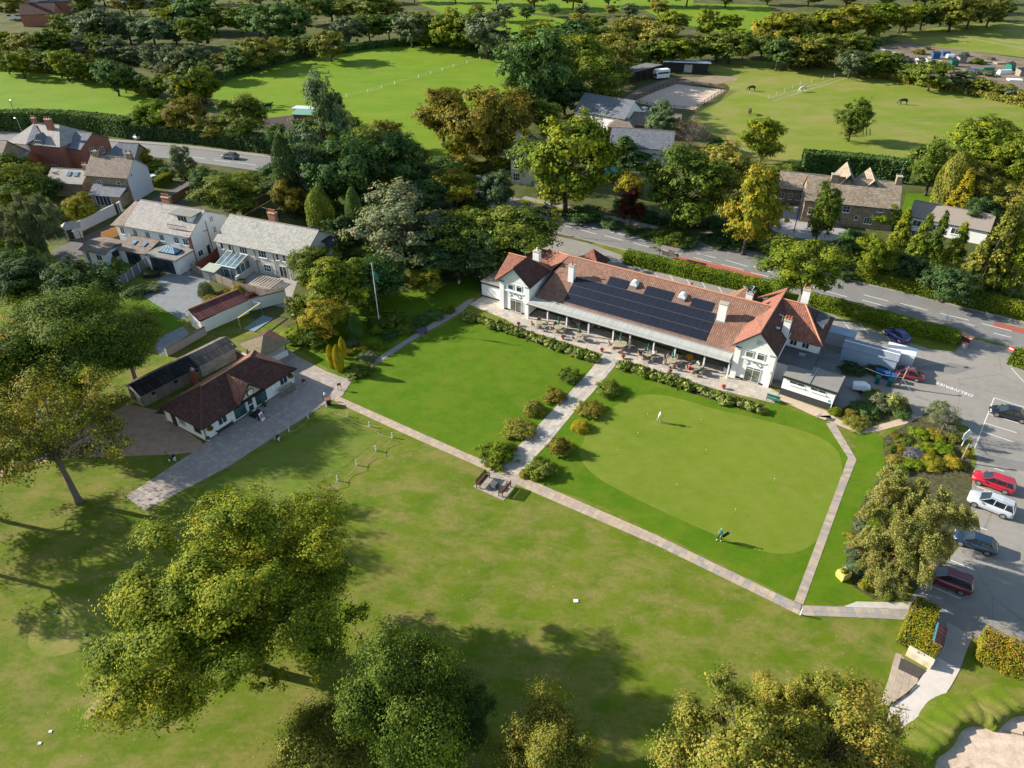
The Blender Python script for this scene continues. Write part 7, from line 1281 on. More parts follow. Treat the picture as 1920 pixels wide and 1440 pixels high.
for k, (a, b, c_, lb) in enumerate([((1093, 194), (1104, 189), p_silver, 'silver car in the stable yard behind the slate roof, left one'), ((1108, 190), (1117, 185), p_blue, 'bluish car in the stable yard behind the slate roof, right one'), ((1197, 214), (1212, 211), p_white, 'white van-like car at the near arena fence'), ((1216, 213), (1230, 211), p_navy, 'dark blue car at the near arena fence'), ((1244, 214), (1256, 205), p_silver, 'pale car under the blue-green tree by the arena')]):
    car(lb, a, b, c_, 'hatch', Lc=4.1, Wc=1.7, Hc=1.5, group='cars at the stables')
car('white pickup car beside the road gardens, partly under the scrub', (248, 258), (262, 262), p_silver, 'hatch', Lc=4.0, Wc=1.7, Hc=1.5)
car('small pale car behind the white gable wall', (283, 338), (291, 342), p_white, 'hatch', Lc=3.8, Wc=1.7, Hc=1.45)
# ------------------------------------------------------------------ people
m_skin = plain('skin', (.48, .27, .19), .6, 0, .05, 8); m_hair = plain('hair', (.30, .26, .22), .8, 0, .15, 9); m_shoe_w = plain('white_shoe', (.75, .75, .72), .6); m_shoe_d = plain('dark_shoe', (.03, .03, .03), .6)
def cloth(n, c): return plain('cloth_' + n, c, .85, 0, .08, 8)
def person_mesh(name, pose, mats, H_=1.75):
    """one continuous skinned body; mats = (skin, top, legs, shoe, hair)"""
    J = {}; E_ = []
    def j(n, p, r, par=None):
        J[n] = (len(J), p, r)
        if par: E_.append((J[par][0], J[n][0]))
    if pose == 'sit':
        hip = .50; j('pel', (0, 0, hip), .13); j('waist', (0, -.02, hip + .17), .125, 'pel'); j('chest', (0, 0, hip + .38), .15, 'waist'); j('neckb', (0, .01, hip + .52), .07, 'chest'); j('neck', (0, .02, hip + .58), .052, 'neckb'); j('head', (0, .05, hip + .68), .088, 'neck'); j('crown', (0, .045, hip + .80), .07, 'head')
        for s, q in ((-1, 'l'), (1, 'r')):
            j(q + 'sh', (s * .17, 0, hip + .47), .062, 'chest'); j(q + 'el', (s * .23, .12, hip + .22), .042, q + 'sh'); j(q + 'wr', (s * .15, .36, hip + .24), .030, q + 'el'); j(q + 'ha', (s * .13, .44, hip + .25), .034, q + 'wr')
            j(q + 'hp', (s * .09, .06, hip - .02), .095, 'pel'); j(q + 'kn', (s * .12, .44, hip), .065, q + 'hp'); j(q + 'an', (s * .12, .42, .09), .042, q + 'kn'); j(q + 'to', (s * .13, .58, .045), .036, q + 'an')
        top = (hip + .02, hip + .55); legsz = .12
    else:
        lean = .10 if pose == 'bend' else .03; hip = .90
        j('pel', (0, 0, hip), .125); j('waist', (0, lean * .3, 1.08), .115, 'pel'); j('chest', (0, lean, 1.30), .145, 'waist'); j('neckb', (0, lean * 1.3, 1.45), .065, 'chest'); j('neck', (0, lean * 1.5, 1.51), .05, 'neckb'); j('head', (0, lean * 1.9 + .02, 1.61), .086, 'neck'); j('crown', (0, lean * 1.9 + .01, 1.72), .068, 'head')
        for s, q in ((-1, 'l'), (1, 'r')):
            j(q + 'sh', (s * .18, lean, 1.41), .06, 'chest')
            if pose == 'bend': j(q + 'el', (s * .22, lean + .10, 1.14), .04, q + 'sh'); j(q + 'wr', (s * .08, lean + .28, .96), .028, q + 'el'); j(q + 'ha', (s * .05, lean + .32, .89), .032, q + 'wr')
            else: j(q + 'el', (s * .25, lean - .02 - .06 * s, 1.13), .04, q + 'sh'); j(q + 'wr', (s * .26, lean + .08 - .06 * s, .89), .028, q + 'el'); j(q + 'ha', (s * .26, lean + .10 - .06 * s, .81), .032, q + 'wr')
            st_ = s * .16
            j(q + 'hp', (s * .09, 0, .86), .092, 'pel'); j(q + 'kn', (s * .11, .03 + st_ * .6, .48), .062, q + 'hp'); j(q + 'an', (s * .12, st_ - .02, .09), .042, q + 'kn'); j(q + 'to', (s * .13, st_ + .14, .045), .036, q + 'an')
        top = (.93, 1.46); legsz = .12
    me = bpy.data.meshes.new(name); vs = [v[1] for v in J.values()]; me.from_pydata(vs, E_, []); o = bpy.data.objects.new(name, me); COL.objects.link(o)
    md = o.modifiers.new('skin', 'SKIN'); sv = me.skin_vertices[0].data
    for i, v in enumerate(J.values()): sv[i].radius = (v[2], v[2]); 
    sv[0].use_root = True; md.use_smooth_shade = True; sb = o.modifiers.new('sub', 'SUBSURF'); sb.levels = 1; sb.render_levels = 1
    dg = bpy.context.evaluated_depsgraph_get(); me2 = bpy.data.meshes.new_from_object(o.evaluated_get(dg)); bpy.data.objects.remove(o); bpy.data.meshes.remove(me)
    V = [tuple(v.co) for v in me2.vertices]; F_ = [tuple(p.vertices) for p in me2.polygons]; m = M(); m.v = V; m.f = F_; hz_ = J['head'][1][2]; shz = J['lsh'][1][2]
    for f in F_:
        c = [sum(V[i][k] for i in f) / len(f) for k in range(3)]; z = c[2]
        if z > shz + .07: mi = 4 if (z > hz_ + .045 or (c[1] < J['head'][1][1] - .03 and z > hz_ - .02)) else 0
        elif z > top[0] and abs(c[0]) < .205 and c[1] < .24: mi = 1
        elif abs(c[0]) >= .205 and z > J['lel'][1][2] - .02 and pose != 'sit': mi = 1
        elif pose != 'sit' and (abs(c[0]) > .19 or c[1] > .24) and z > .78: mi = 0
        elif pose == 'sit' and z > top[0] + .1 and c[1] >= .24: mi = 0
        elif z < legsz: mi = 3
        else: mi = 2
        m.mi.append(mi)
    # fingers, nose and ears
    for q, s in (('l', -1), ('r', 1)):
        hp_ = Vector(J[q + 'ha'][1]); d = (hp_ - Vector(J[q + 'wr'][1])).normalized(); sd_ = Vector((1, 0, 0)); sd_ = (sd_ - d * sd_.dot(d)).normalized(); m.cur = 0; dn = d.cross(sd_) * (1 if d.cross(sd_).z < 0 or pose != 'sit' else -1)
        for k, L in enumerate((.065, .078, .072, .055)):
            a = hp_ + sd_ * (k - 1.5) * .018; m.tube([a, a + d * L * .6, a + d * L + dn * .02], [.009, .008, .006], 5)
        a = hp_ - sd_ * s * .03 - d * .02; m.tube([a, a - sd_ * s * .025 + d * .03, a - sd_ * s * .02 + d * .055], [.011, .009, .007], 5)
    hd_ = Vector(J['head'][1]); m.tube([hd_ + Vector((0, .075, .02)), hd_ + Vector((0, .105, -.012))], [.012, .016], 5)
    for s in (-1, 1): m.tube([hd_ + Vector((s * .08, -.005, .025)), hd_ + Vector((s * .092, -.01, -.025))], [.014, .01], 5)
    m.cur = 3
    for s in (-1, 1): m.tube([hd_ + Vector((s * .03, .078, .03)), hd_ + Vector((s * .03, .086, .03))], [.008, .008], 5)
    m.tube([hd_ + Vector((-.025, .075, -.045)), hd_ + Vector((.025, .075, -.045))], .005, 4); m.cur = 0
    me3 = m.mesh(name, list(mats), True); bpy.data.meshes.remove(me2); return me3
def person(label, at_, face, pose, top, legs, shoe=None, hair=None, sc=1.0, z=0.03, world_=False):
    p = G(*at_) if not world_ else at_; me = person_mesh('person', pose, (m_skin, top, legs, shoe or m_shoe_d, hair or m_hair)); o = link('person', me); o.location = (p.x, p.y, z); o.rotation_euler = (0, 0, face - math.pi / 2); o.scale = (sc, sc, sc); return tag(o, label, 'person')
c_white, c_red, c_navy, c_blue, c_green, c_beige, c_purp = cloth('white', (.72, .72, .70)), cloth('red', (.50, .02, .04)), cloth('navy', (.02, .03, .06)), cloth('blue', (.04, .12, .36)), cloth('green', (.015, .13, .09)), cloth('beige', (.45, .38, .29)), cloth('purple', (.16, .05, .14))
person('person in white shirt and pale shorts stepping and looking down on the putting green', (1234, 791.5), rad(-10), 'bend', c_white, c_beige, m_shoe_w, plain('red_hair', (.30, .10, .05), .8), 1.0, .02)
g1 = person('person in dark green top carrying a golf bag near the lower edge of the green', (1348.5, 1014), rad(200), 'walk', c_green, c_navy, m_shoe_w, plain('grey_hair', (.5, .45, .38), .8), 1.03, .02)
def golf_bag(label, p, col, az_=0, lean=.35):
    t = thing('golf_bag', label, 'golf bag', (p.x, p.y, p.z), az_); b = part('bag', M().lathe([(.11, 0), (.14, .03), (.13, .5), (.15, .82), (.14, .86)], 10), col, t); b.rotation_euler = (lean, 0, 0)
    c = M()
    for k in range(6): a = k * 1.05; c.tube([(.06 * math.cos(a), .06 * math.sin(a), .7), (.09 * math.cos(a), .09 * math.sin(a), 1.08 + .03 * (k % 3))], .008, 4).lathe([(.03, 0), (.035, .03), (.02, .07)], 6, (.09 * math.cos(a), .09 * math.sin(a), 1.07))
    q = part('clubs', c, m_rim, t, kind='stuff'); q.rotation_euler = (lean, 0, 0); s = part('strap', M().tube([(.14, 0, .2), (.24, 0, .5), (.14, 0, .8)], .012, 5), m_tyre, t); s.rotation_euler = (lean, 0, 0); return t
pg_ = G(1354, 1013); golf_bag('dark golf bag slung at the side of the person in green', Vector((pg_.x, pg_.y, .55)), c_navy, rad(60), .5)
def trolley(label, at_, az_):
    p = G(*at_); t = thing('golf_trolley', label, 'golf trolley', (p.x, p.y, .0), az_)
    b = part('bag', M().lathe([(.12, .15), (.15, .2), (.14, .7), (.16, 1.0), (.15, 1.03)], 10), c_navy, t); b.rotation_euler = (.55, 0, 0); part('pocket', M().bbox(-.12, .12, -.30, -.16, .3, .75), c_white, t).rotation_euler = (.55, 0, 0)
    for s in (-1, 1): part('wheel', M().tube([(s * .30, .05, .15), (s * .26, .05, .15)], .15, 12), m_shoe_w, t)
    part('wheel', M().tube([(-.03, -.55, .1), (.03, -.55, .1)], .1, 10), m_shoe_w, t)
    part('frame', M().tube([(0, -.55, .12), (0, .1, .3), (0, .55, .95)], .022, 5).tube([(-.28, .05, .15), (.28, .05, .15)], .018, 5).tube([(-.15, .56, .96), (.15, .56, .96)], .02, 5), m_metal_d, t)
    c = M()
    for k in range(5): a = k * 1.25; c.tube([(.07 * math.cos(a), .07 * math.sin(a), .9), (.09 * math.cos(a), .09 * math.sin(a), 1.2)], .009, 4)
    q = part('clubs', c, m_rim, t, kind='stuff'); q.rotation_euler = (.55, 0, 0); return t
trolley('navy and white golf trolley on the shaded grass beside the forecourt', (520, 823), rad(40)); trolley('navy and white golf trolley beside the gravel and paving corner', (322, 862), rad(70))
# ------------------------------------------------------------------ terrace furniture
m_wick = plain('wicker', (.30, .22, .15), .85, 0, .2, 12); m_top = plain('table_top', (.36, .31, .20), .7, 0, .15, 6); m_par = plain('parasol_green', (.012, .13, .10), .85, 0, .1, 6); m_terr = plain('terracotta', (.40, .15, .08), .85, 0, .1, 8); m_cush = plain('cushion', (.52, .46, .38), .9)
def wicker_chair():
    t = thing('wicker_chair', 'wicker armchair', 'chair')
    part('seat', M().bbox(-.25, .25, -.25, .25, .38, .44, .015), m_wick, t); part('cushion', M().bbox(-.21, .21, -.22, .22, .441, .49, .02), m_cush, t)
    bk_ = []; n = 8
    for r_, z in ((.30, .44), (.33, .68), (.31, .92)): bk_.append([(r_ * math.cos(math.pi * (1.02 + .96 * k / n)), r_ * math.sin(math.pi * (1.02 + .96 * k / n)) * .95, z - (.0 if k in range(2, 7) else .22 * (z > .5))) for k in range(n + 1)])
    m = M(); nn = n + 1
    V = [p for r_ in bk_ for p in r_]; m.add(V, [(i * nn + k, i * nn + k + 1, (i + 1) * nn + k + 1, (i + 1) * nn + k) for i in range(2) for k in range(n)]); m.tube(bk_[2], .022, 5); part('backrest', m, m_wick, t)
    for x in (-.21, .21):
        for y in (-.21, .21): part('leg', M().tube([(x, y, .39), (x * 1.12, y * 1.12, 0)], .02, 5), m_wick, t)
    return t
chair0 = wicker_chair(); remember(chair0); chair_used = [False]
def chair(p, face, label, group):
    global chair0
    if not chair_used[0]: chair_used[0] = True; chair0.location = p; chair0.rotation_euler = (0, 0, face - math.pi / 2); chair0['label'] = label; chair0['group'] = group; return chair0
    return dup(chair0, p, face - math.pi / 2, label, group)
def patio_set(at_, r, nch, where, parasol=True, ph=0, skip=()):
    p = G(*at_, .04); t = thing('round_table', 'round wicker table, %s' % where, 'table', (p.x, p.y, .04)); part('table_top', M().lathe([(r, .69), (r, .73), (r - .02, .74)], 20), m_top, t); part('rim', M().lathe([(r + .01, .62), (r + .015, .70)], 20), m_wick, t)
    for k in range(4): a = k * math.pi / 2 + .4; part('leg', M().tube([(r * .5 * math.cos(a), r * .5 * math.sin(a), .7), (r * .65 * math.cos(a), r * .65 * math.sin(a), 0)], .03, 5), m_wick, t)
    if parasol:
        u = thing('parasol', 'closed green parasol standing in the table, %s' % where, 'parasol', (p.x, p.y, .04)); part('pole', M().tube([(0, 0, .745), (0, 0, 2.35)], .022, 6), m_wood, u); part('canopy', M().lathe([(.02, 2.42), (.06, 2.3), (.11, 1.9), (.16, 1.35), (.13, 1.2), (.05, 1.12)][::-1], 9), m_par, u); part('tie', M().lathe([(.158, 1.5), (.165, 1.56)], 9), m_cush, u)
    for k in range(nch):
        if k in skip: continue
        a = ph + k * 2 * math.pi / nch; q = Vector((p.x + (r + .38) * math.cos(a), p.y + (r + .38) * math.sin(a), .04)); chair(q, a + math.pi, 'wicker armchair drawn up to the table, %s' % where, 'chairs at the table %s' % where)
    return p
T_ = [((1011, 613), .55, 4, 'nearest the left wing', False), ((1047, 621), .6, 5, 'second from the left wing', True), ((1085, 636), .5, 3, 'left of the garden path with few chairs', True), ((1162, 652), .95, 7, 'straight above the garden path, the largest', True), ((1213, 672), .6, 5, 'right of the path with three seated people', True), ((1259, 684), .65, 5, 'fourth from the right wing post', True), ((1303, 697), .6, 5, 'nearest the right wing', False), ((1080, 607), .6, 4, 'under the canopy near the left wing', False), ((1112, 613), .6, 4, 'under the canopy above the third table', False)]
TP = [patio_set(a, b, c_, d, e, k * .7) for k, (a, b, c_, d, e) in enumerate(T_)]
def seat(k, ang, top, legs, label, hair=None):
    p = TP[k]; r = T_[k][1] + .30; q = Vector((p.x + r * math.cos(ang), p.y + r * math.sin(ang), 0)); person(label, q, ang + math.pi, 'sit', top, legs, None, hair, 1.0, .04, True)
seat(4, rad(150), c_purp, c_navy, 'person in purple checked shirt seated at the three-person table'); seat(4, rad(215), c_navy, c_navy, 'person in navy seated at the left of the three-person table'); seat(4, rad(10), c_white, c_navy, 'person in white top and jeans seated at the right of the three-person table')
seat(5, rad(120), c_beige, c_beige, 'person in pale clothes seated behind the fourth table'); seat(6, rad(190), c_red, c_navy, 'person in bright red top seated at the table nearest the right wing', plain('dark_hair', (.04, .03, .02), .8)); seat(6, rad(330), c_green, c_navy, 'person in dark green seated at the table nearest the right wing'); seat(6, rad(60), c_white, c_beige, 'person in pale grey seated behind the table nearest the right wing')
seat(7, rad(300), c_blue, c_beige, 'person in blue shirt and pale trousers seated under the canopy, left one'); seat(8, rad(240), c_blue, c_beige, 'person in bright blue top and shorts seated under the canopy, right one'); seat(8, rad(20), c_navy, c_navy, 'person in black seated in shade under the canopy')
def planter(label, at_, palk, r=.18, h=.34, fr=.27, z=.04, matp=None):
    p = G(*at_); t = thing('planter', label, 'planter', (p.x, p.y, z)); part('pot', M().lathe([(r * .7, 0), (r, h * .9), (r * 1.08, h)], 12), matp or m_terr, t); f = link('flowers', FV['dome1'][0], t, (0, 0, h + fr * .3)); f.scale = (fr, fr, fr * .8); f.material_slots[0].link = 'OBJECT'; f.material_slots[0].material = PAL[palk]; return t
pal('pinkfl', (.10, .10, .03), (.28, .05, .08), (.42, .10, .14), None); pal('orangefl', (.10, .14, .02), (.42, .20, .03), (.55, .32, .05), None); pal('redfl', (.10, .10, .03), (.28, .04, .03), (.40, .09, .06), None)
for a, c_, lb in [((972, 611), 'redfl', 'red-flowered planter at the left end of the terrace'), ((1055, 636), 'pinkfl', 'pink-flowered planter at the terrace edge left of the path'), ((1128, 660), 'pinkfl', 'pink-flowered planter at the left corner of the path top'), ((1168, 672), 'redfl', 'red-flowered planter at the right corner of the path top'), ((1256, 700), 'pinkfl', 'pink-flowered planter below the fourth table'), ((1356, 729), 'redfl', 'red-flowered planter beside the right end of the rose bed')]: planter(lb, a, c_)
for a, lb in [((1044, 598), 'hanging basket of orange flowers under the canopy, leftmost'), ((1128, 622), 'hanging basket of orange flowers under the canopy, second from left'), ((1206, 645), 'hanging basket of orange flowers under the canopy, third from left')]:
    p = G(*a); t = thing('hanging_basket', lb, 'hanging basket', (p.x, p.y, 1.35)); part('basket', M().lathe([(.05, -.28), (.22, -.12), (.28, 0)], 10), m_wick, t); f = link('flowers', FV['dome0'][0], t, (0, 0, .12)); f.scale = (.42, .42, .45); f.material_slots[0].link = 'OBJECT'; f.material_slots[0].material = PAL['orangefl']; part('chain', M().tube([(0, 0, 0), (0, 0, 1.1)], .012, 4), m_metal_d, t)
planter('tall barrel planter of yellow-orange flowers under the canopy near the right wing', (1292, 676), 'orangefl', .26, .5, .5); bq = thing('barbecue', 'white and dark barbecue under the right end of the canopy', 'barbecue', tuple(G(1363, 698, .04)), rad(20)); part('hood', M().lathe([(.38, .8), (.36, 1.0), (.22, 1.15), (.02, 1.2)], 12), m_metal_d, bq); part('base', M().box(-.4, .4, -.3, .3, .1, .8), w_grey, bq)
for k, lb in ((1256 + 18, 'wooden barrel seat beside the second canopy post'),): p = G(k, 672); b = thing('barrel', lb, 'barrel', (p.x, p.y, .04)); part('staves', M().lathe([(.22, 0), (.28, .3), (.22, .62)], 12), m_wick, b); part('lid', M().lathe([(.2, .62), (.2, .64)], 12), m_wood, b)
bk0 = G(1448, 753); bn = thing('garden_bench', 'green garden bench on the lawn edge at the right end of the terrace', 'bench', tuple(bk0), rad(-30)); part('seat', M().box(-.8, .8, -.2, .2, .4, .44), m_par, bn); part('backrest', M().box(-.8, .8, .18, .22, .5, .85), m_par, bn)
for x in (-.7, .7):
    for y in (-.17, .17): part('leg', M().box(x - .03, x + .03, y - .03, y + .03, 0, .4), m_par, bn)
# benches by the junction, with the stone block between
def bench(label, at_, az_, mat, L=1.7, slat=True, table=False):
    p = G(*at_, .04); t = thing('bench', label, 'bench', (p.x, p.y, .03), az_)
    for k in range(4): part('seat_slat', M().box(-L / 2, L / 2, -.22 + k * .12, -.12 + k * .12, .42, .45), mat, t)
    for k in range(5 if slat else 3): part('back_slat', M().box(-L / 2, L / 2, .235 + k * .018, .262 + k * .018, .50 + k * .095, .575 + k * .095), mat, t)
    for x in (-L / 2, L / 2):
        part('leg', M().box(x - .035, x + .035, -.24, -.18, 0, .63), mat, t); part('leg', M().box(x - .035, x + .035, .22, .29, 0, 1.0), mat, t); part('armrest', M().box(x - .045, x + .045, -.26, .26, .631, .67), mat, t)
    part('rail', M().box(-L / 2, L / 2, .30, .34, .95, 1.02), mat, t); return t
bench('dark brown bench on the left of the paved corner, facing the path junction', (906, 905), az_of((896, 914), (917, 890)), m_wood, 1.9)
bench('dark brown bench on the right of the paved corner, back to the lawn', (946, 921), az_of((936, 932), (954, 910)) + math.pi, m_wood, 1.7)
sb_ = G(927, 913, .03); sbk = thing('stone_block', 'low square dark stone block between the two brown benches', 'stone block', tuple(sb_), rad(-33)); part('block', M().bbox(-.35, .35, -.35, .35, 0, .6, .03), plain('dark_stone', (.10, .09, .09), .9, 0, .2, 4), sbk); part('plaque', M().box(-.2, .2, -.36, -.351, .2, .4), m_alu, sbk)
bench('weathered pale bench against the golf shop wall, right of the clock', (541, 737), rad(sa), m_timber, 2.0); bench('dark slatted bench against the golf shop wall, left end', (423, 806), rad(sa), m_metal_d, 2.2)
for a, lb in [((391, 827), 'small trough planter at the front corner of the golf shop'), ((570, 719), 'white trough planter at the right corner of the golf shop'), ((472, 779), 'dark potted plant left of the golf shop door'), ((497, 762), 'dark potted plant right of the golf shop door')]: planter(lb, a, 'green', .2, .35, .26, .04, w_grey if 'trough' in lb else m_metal_d)
def wallbasket(u, lb):
    t = thing('hanging_basket', lb, 'hanging basket', tuple(Vector(S.location) + Matrix.Rotation(rad(sa), 3, 'Z') @ Vector((u, -.28, 1.55)))); part('basket', M().lathe([(.05, -.24), (.18, -.1), (.22, 0)], 10), m_wick, t); f = link('flowers', FV['dome2'][0], t, (0, 0, .05)); f.scale = (.34, .34, .34); f.material_slots[0].link = 'OBJECT'; f.material_slots[0].material = PAL['rust']
wallbasket(.75, 'rusty flower basket on the left end of the golf shop wall'); wallbasket(12.9, 'rusty flower basket on the right end of the golf shop wall')
ab = G(491, 787, .04); af = thing('a_board', 'freestanding pavement sign with pink and white face in front of the golf shop door', 'sign', tuple(ab), rad(sa + 10)); part('board', M().slab([(-.32, -.25, 0), (.32, -.25, 0), (.32, 0, 1.1), (-.32, 0, 1.1)], .03), w_paint, af); part('board', M().slab([(-.32, .3, 0), (.32, .3, 0), (.32, .03, 1.1), (-.32, .03, 1.1)], .03), m_metal_d, af); part('poster', M().add([(-.26, -.24, .35), (.26, -.24, .35), (.26, -.10, .85), (-.26, -.10, .85)], [(0, 1, 2, 3)]), plain('poster_pink', (.55, .18, .22), .7, 0, .2, 10), af)
part('mat', M().box(5.8, 7.3, -1.4, -.25, .032, .06), m_metal_d, S)
# litter bin and ball washer
lb_ = G(617, 759); tb = thing('litter_bin', 'tapered litter bin with red-brown top at the forecourt corner', 'bin', tuple(lb_), rad(20)); part('bin', M().add([(-.2, -.2, 0), (.2, -.2, 0), (.2, .2, 0), (-.2, .2, 0), (-.32, -.32, .85), (.32, -.32, .85), (.32, .32, .85), (-.32, .32, .85)], [(3, 2, 1, 0), (4, 5, 6, 7), (0, 1, 5, 4), (1, 2, 6, 5), (2, 3, 7, 6), (3, 0, 4, 7)]), m_metal_d, tb); part('lid', M().bbox(-.36, .36, -.36, .36, .85, .95, .04), plain('lid_brown', (.26, .08, .05), .7), tb)
bwsh = thing('ball_washer', 'green and white ball washer beside the litter bin', 'ball washer', tuple(G(610.5, 750))); part('post', M().tube([(0, 0, 0), (0, 0, .8)], .04, 6), m_par, bwsh); part('head', M().lathe([(.12, .8), (.14, .95), (.12, 1.05), (.04, 1.15)], 10), w_paint, bwsh)
# white rope posts
BG = 'white posts round the practice tee'
posts = [((612.5, 763), 'white post at the forecourt corner by the litter bin'), ((651.7, 781), 'first white post along the slab walk from the litter bin'), ((693, 800), 'second white post along the slab walk from the litter bin'), ((736, 820.5), 'white post at the path-side corner of the practice tee'), ((705, 845), 'white post next to the tee corner going down towards the huge oak'), ((669, 872), 'middle white post of the line going down towards the huge oak'), ((633, 901), 'fourth white post of the line going down towards the huge oak'), ((593.5, 931), 'last visible white post before the brown sign'), ((562, 957), 'white post half hidden by the huge oak crown'), ((578, 785), 'white post on the forecourt edge nearest the bin'), ((542.5, 810), 'white post on the forecourt edge nearer the golf trolley')]
pme_ = M().lathe([(.07, 0), (.07, .66), (.05, .71), (.01, .73)], 10).mesh('shaft', w_paint); cme = M().lathe([(.073, .56), (.08, .58), (.08, .62), (.073, .64)], 10).mesh('rope_collar', m_metal_d)
for a, lb in posts:
    p = G(*a); t = thing('rope_post', lb, 'post', tuple(p), 0, BG); link('shaft', pme_, t); link('rope_collar', cme, t)
m_rope = plain('rope', (.30, .30, .22), .9)
for i, j in ((0, 1), (1, 2), (2, 3), (3, 4), (4, 5), (5, 6), (6, 7), (7, 8), (0, 9), (9, 10)):
    a, b = G(*posts[i][0], .6), G(*posts[j][0], .6); pth = [a.lerp(b, k / 8) - Vector((0, 0, .38 * (1 - (k / 4 - 1) ** 2))) for k in range(9)]; nm_ = posts[i][1].replace('white post ', '', 1)
    tag(link('rope', M().tube(pth, .022, 5).mesh('rope', m_rope)), 'sagging rope, %s of the run round the practice tee' % ORD[(0, 1, 2, 3, 4, 5, 6, 7, 8, 9)[[(0, 1), (1, 2), (2, 3), (3, 4), (4, 5), (5, 6), (6, 7), (7, 8), (0, 9), (9, 10)].index((i, j))]], 'rope', 'ropes round the practice tee')
def board_sign(label, a, b, h0, h1, mat, postm=None, lean=0.0):
    p, q = G(*a), G(*b); L = (q - p).length; t = thing('board_sign', label, 'sign', tuple(p), math.atan2((q - p).y, (q - p).x))
    for x in (0, L): part('leg', M().box(x - .03, x + .03, -.03, .03, 0, h1), postm or m_wood, t)
    part('board', M().box(-.05, L + .05, -.065, -.035, h0, h1), mat, t); return t
board_sign('red-brown board sign on two legs beside the huge oak', (564.5, 945), (573, 938), .55, 1.05, plain('sign_brown', (.20, .05, .035), .7), m_metal_d); board_sign('small dark board sign on legs at the lawn corner near the shop', (634.5, 732), (640, 730.8), .75, 1.1, m_wood)
board_sign('small white sign on black legs beside the path by the outbuilding', (1533, 786), (1537, 781), .4, .85, w_paint, m_metal_d); board_sign('small white sign on legs in the shaded hedge strip', (1598, 597), (1604, 599), .9, 1.25, w_paint)
# marker plates, tee markers, holes
for a, s, lb in [((1080, 1127), .34, 'white square plate lying on the fairway'), ((75, 1394), .20, 'lower of two white plates on the grass at the lower left'), ((95, 1372), .20, 'upper of two white plates on the grass at the lower left')]:
    p = G(*a); tag(link('marker_plate', M().bbox(-s * .6, s * .6, -s * .5, s * .5, 0, .06).mesh('marker_plate', w_paint), None, (p.x, p.y, .01)), lb, 'plate'); bpy.data.objects[-1] if False else None
for a, lb in [((108, 1149), 'left green tee marker on the small tee'), ((161, 1191), 'right green tee marker near the huge oak')]:
    p = G(*a); tag(link('tee_marker', M().lathe([(.12, 0), (.14, .08), (.08, .16), (.01, .18)], 10).mesh('tee_marker', plain('marker_green', (.01, .16, .10), .4)), None, (p.x, p.y, .01)), lb, 'tee marker')
holes = [((1213, 783), 'leftmost top hole pin by the person in white'), ((1313, 794), 'hole pin below the rose bed'), ((1195, 818), 'hole pin near the upper left of the putting green'), ((1157, 850), 'hole pin near the left edge of the putting green'), ((1268, 915), 'hole pin in the middle of the putting green'), ((1377, 962), 'hole pin above the person in green'), ((1450, 905), 'hole pin at the right of the putting green'), ((1322, 850), 'hole pin in the upper middle of the putting green')]
for a, lb in holes:
    p = G(*a); t = thing('hole_pin', lb, 'pin', (p.x, p.y, .021), 0, 'pins on the putting green'); part('cup', M().lathe([(.06, 0), (.06, .004)], 12), m_metal_d, t); part('stick', M().tube([(0, 0, 0), (0, 0, .55)], .012, 5), m_alu, t); part('knob', M().lathe([(.01, .52), (.045, .56), (.01, .62)], 8), w_paint, t)
p = G(1501, 1153); t = thing('marker_post', 'small white marker post at the bend of the slab walk', 'post', tuple(p)); part('shaft', M().box(-.05, .05, -.05, .05, 0, .75), w_paint, t); part('cap', M().bbox(-.06, .06, -.06, .06, .75, .79), w_grey, t)
# flagpole and lamp
p = G(711.7, 610); fp = thing('flagpole', 'tall white flagpole with a drooping green flag above the garden bed', 'flagpole', tuple(p)); part('pole', M().tube([(0, 0, 0), (0, 0, 9.6)], [.075, .04], 8), w_paint, fp); part('finial', M().lathe([(.02, 9.6), (.09, 9.68), (.02, 9.78)], 8), w_paint, fp)
fl = M(); vs_ = []
for i in range(7):
    for j in range(6): u_ = i / 6; v_ = j / 5; vs_.append((.05 + u_ * .62 + .05 * math.sin(v_ * 7), .10 * math.sin(u_ * 9 + v_ * 3) * (1 - .3 * v_), 8.9 - v_ * 1.25 - u_ * 1.0))
fl.add(vs_, [(i * 6 + j, (i + 1) * 6 + j, (i + 1) * 6 + j + 1, i * 6 + j + 1) for i in range(6) for j in range(5)]); part('flag', fl, plain('flag_green', (.02, .24, .20), .8, 0, .1, 3), fp, smooth=True)
em = M(); ob(em, (.30, -.13, 7.7), X, NY, 0, .22, 0, .01, 0, .22); part('flag_badge', em, plain('flag_red', (.4, .05, .06), .8), fp)
def lamp(label, a, h, arm=.5, az_=0, mat=None, lean=(0, 0), head=True, name='lamp_post', cat='lamp post'):
    p = G(*a); t = thing(name, label, cat, tuple(p), az_); part('pole', M().tube([(0, 0, 0), (lean[0], lean[1], h)], [.09, .055], 7), mat or m_metal_d, t)
    if head: part('arm', M().tube([(lean[0], lean[1], h - .03), (lean[0] + arm, lean[1], h + .06)], .035, 5), mat or m_metal_d, t); part('lamp_head', M().bbox(lean[0] + arm - .1, lean[0] + arm + .35, lean[1] - .12, lean[1] + .12, h + .0, h + .12, .03), m_alu, t)
    return t
lamp('grey lamp post on the lawn left of the flagpole', (565.8, 651.3), 5.0, -.5, rad(-20), m_wood)
lamp('pale road lamp post beside the black car', (1034, 404), 5.2, .5, rad(70), m_alu); lamp('brown wooden pole between hedge and main road', (1042.5, 441), 5.5, 0, 0, m_wood, head=False, name='utility_pole', cat='pole'); lamp('tall thin pole in front of the purple tree across the road', (1152, 396), 6.5, 0, 0, m_alu, head=False, name='utility_pole', cat='pole')
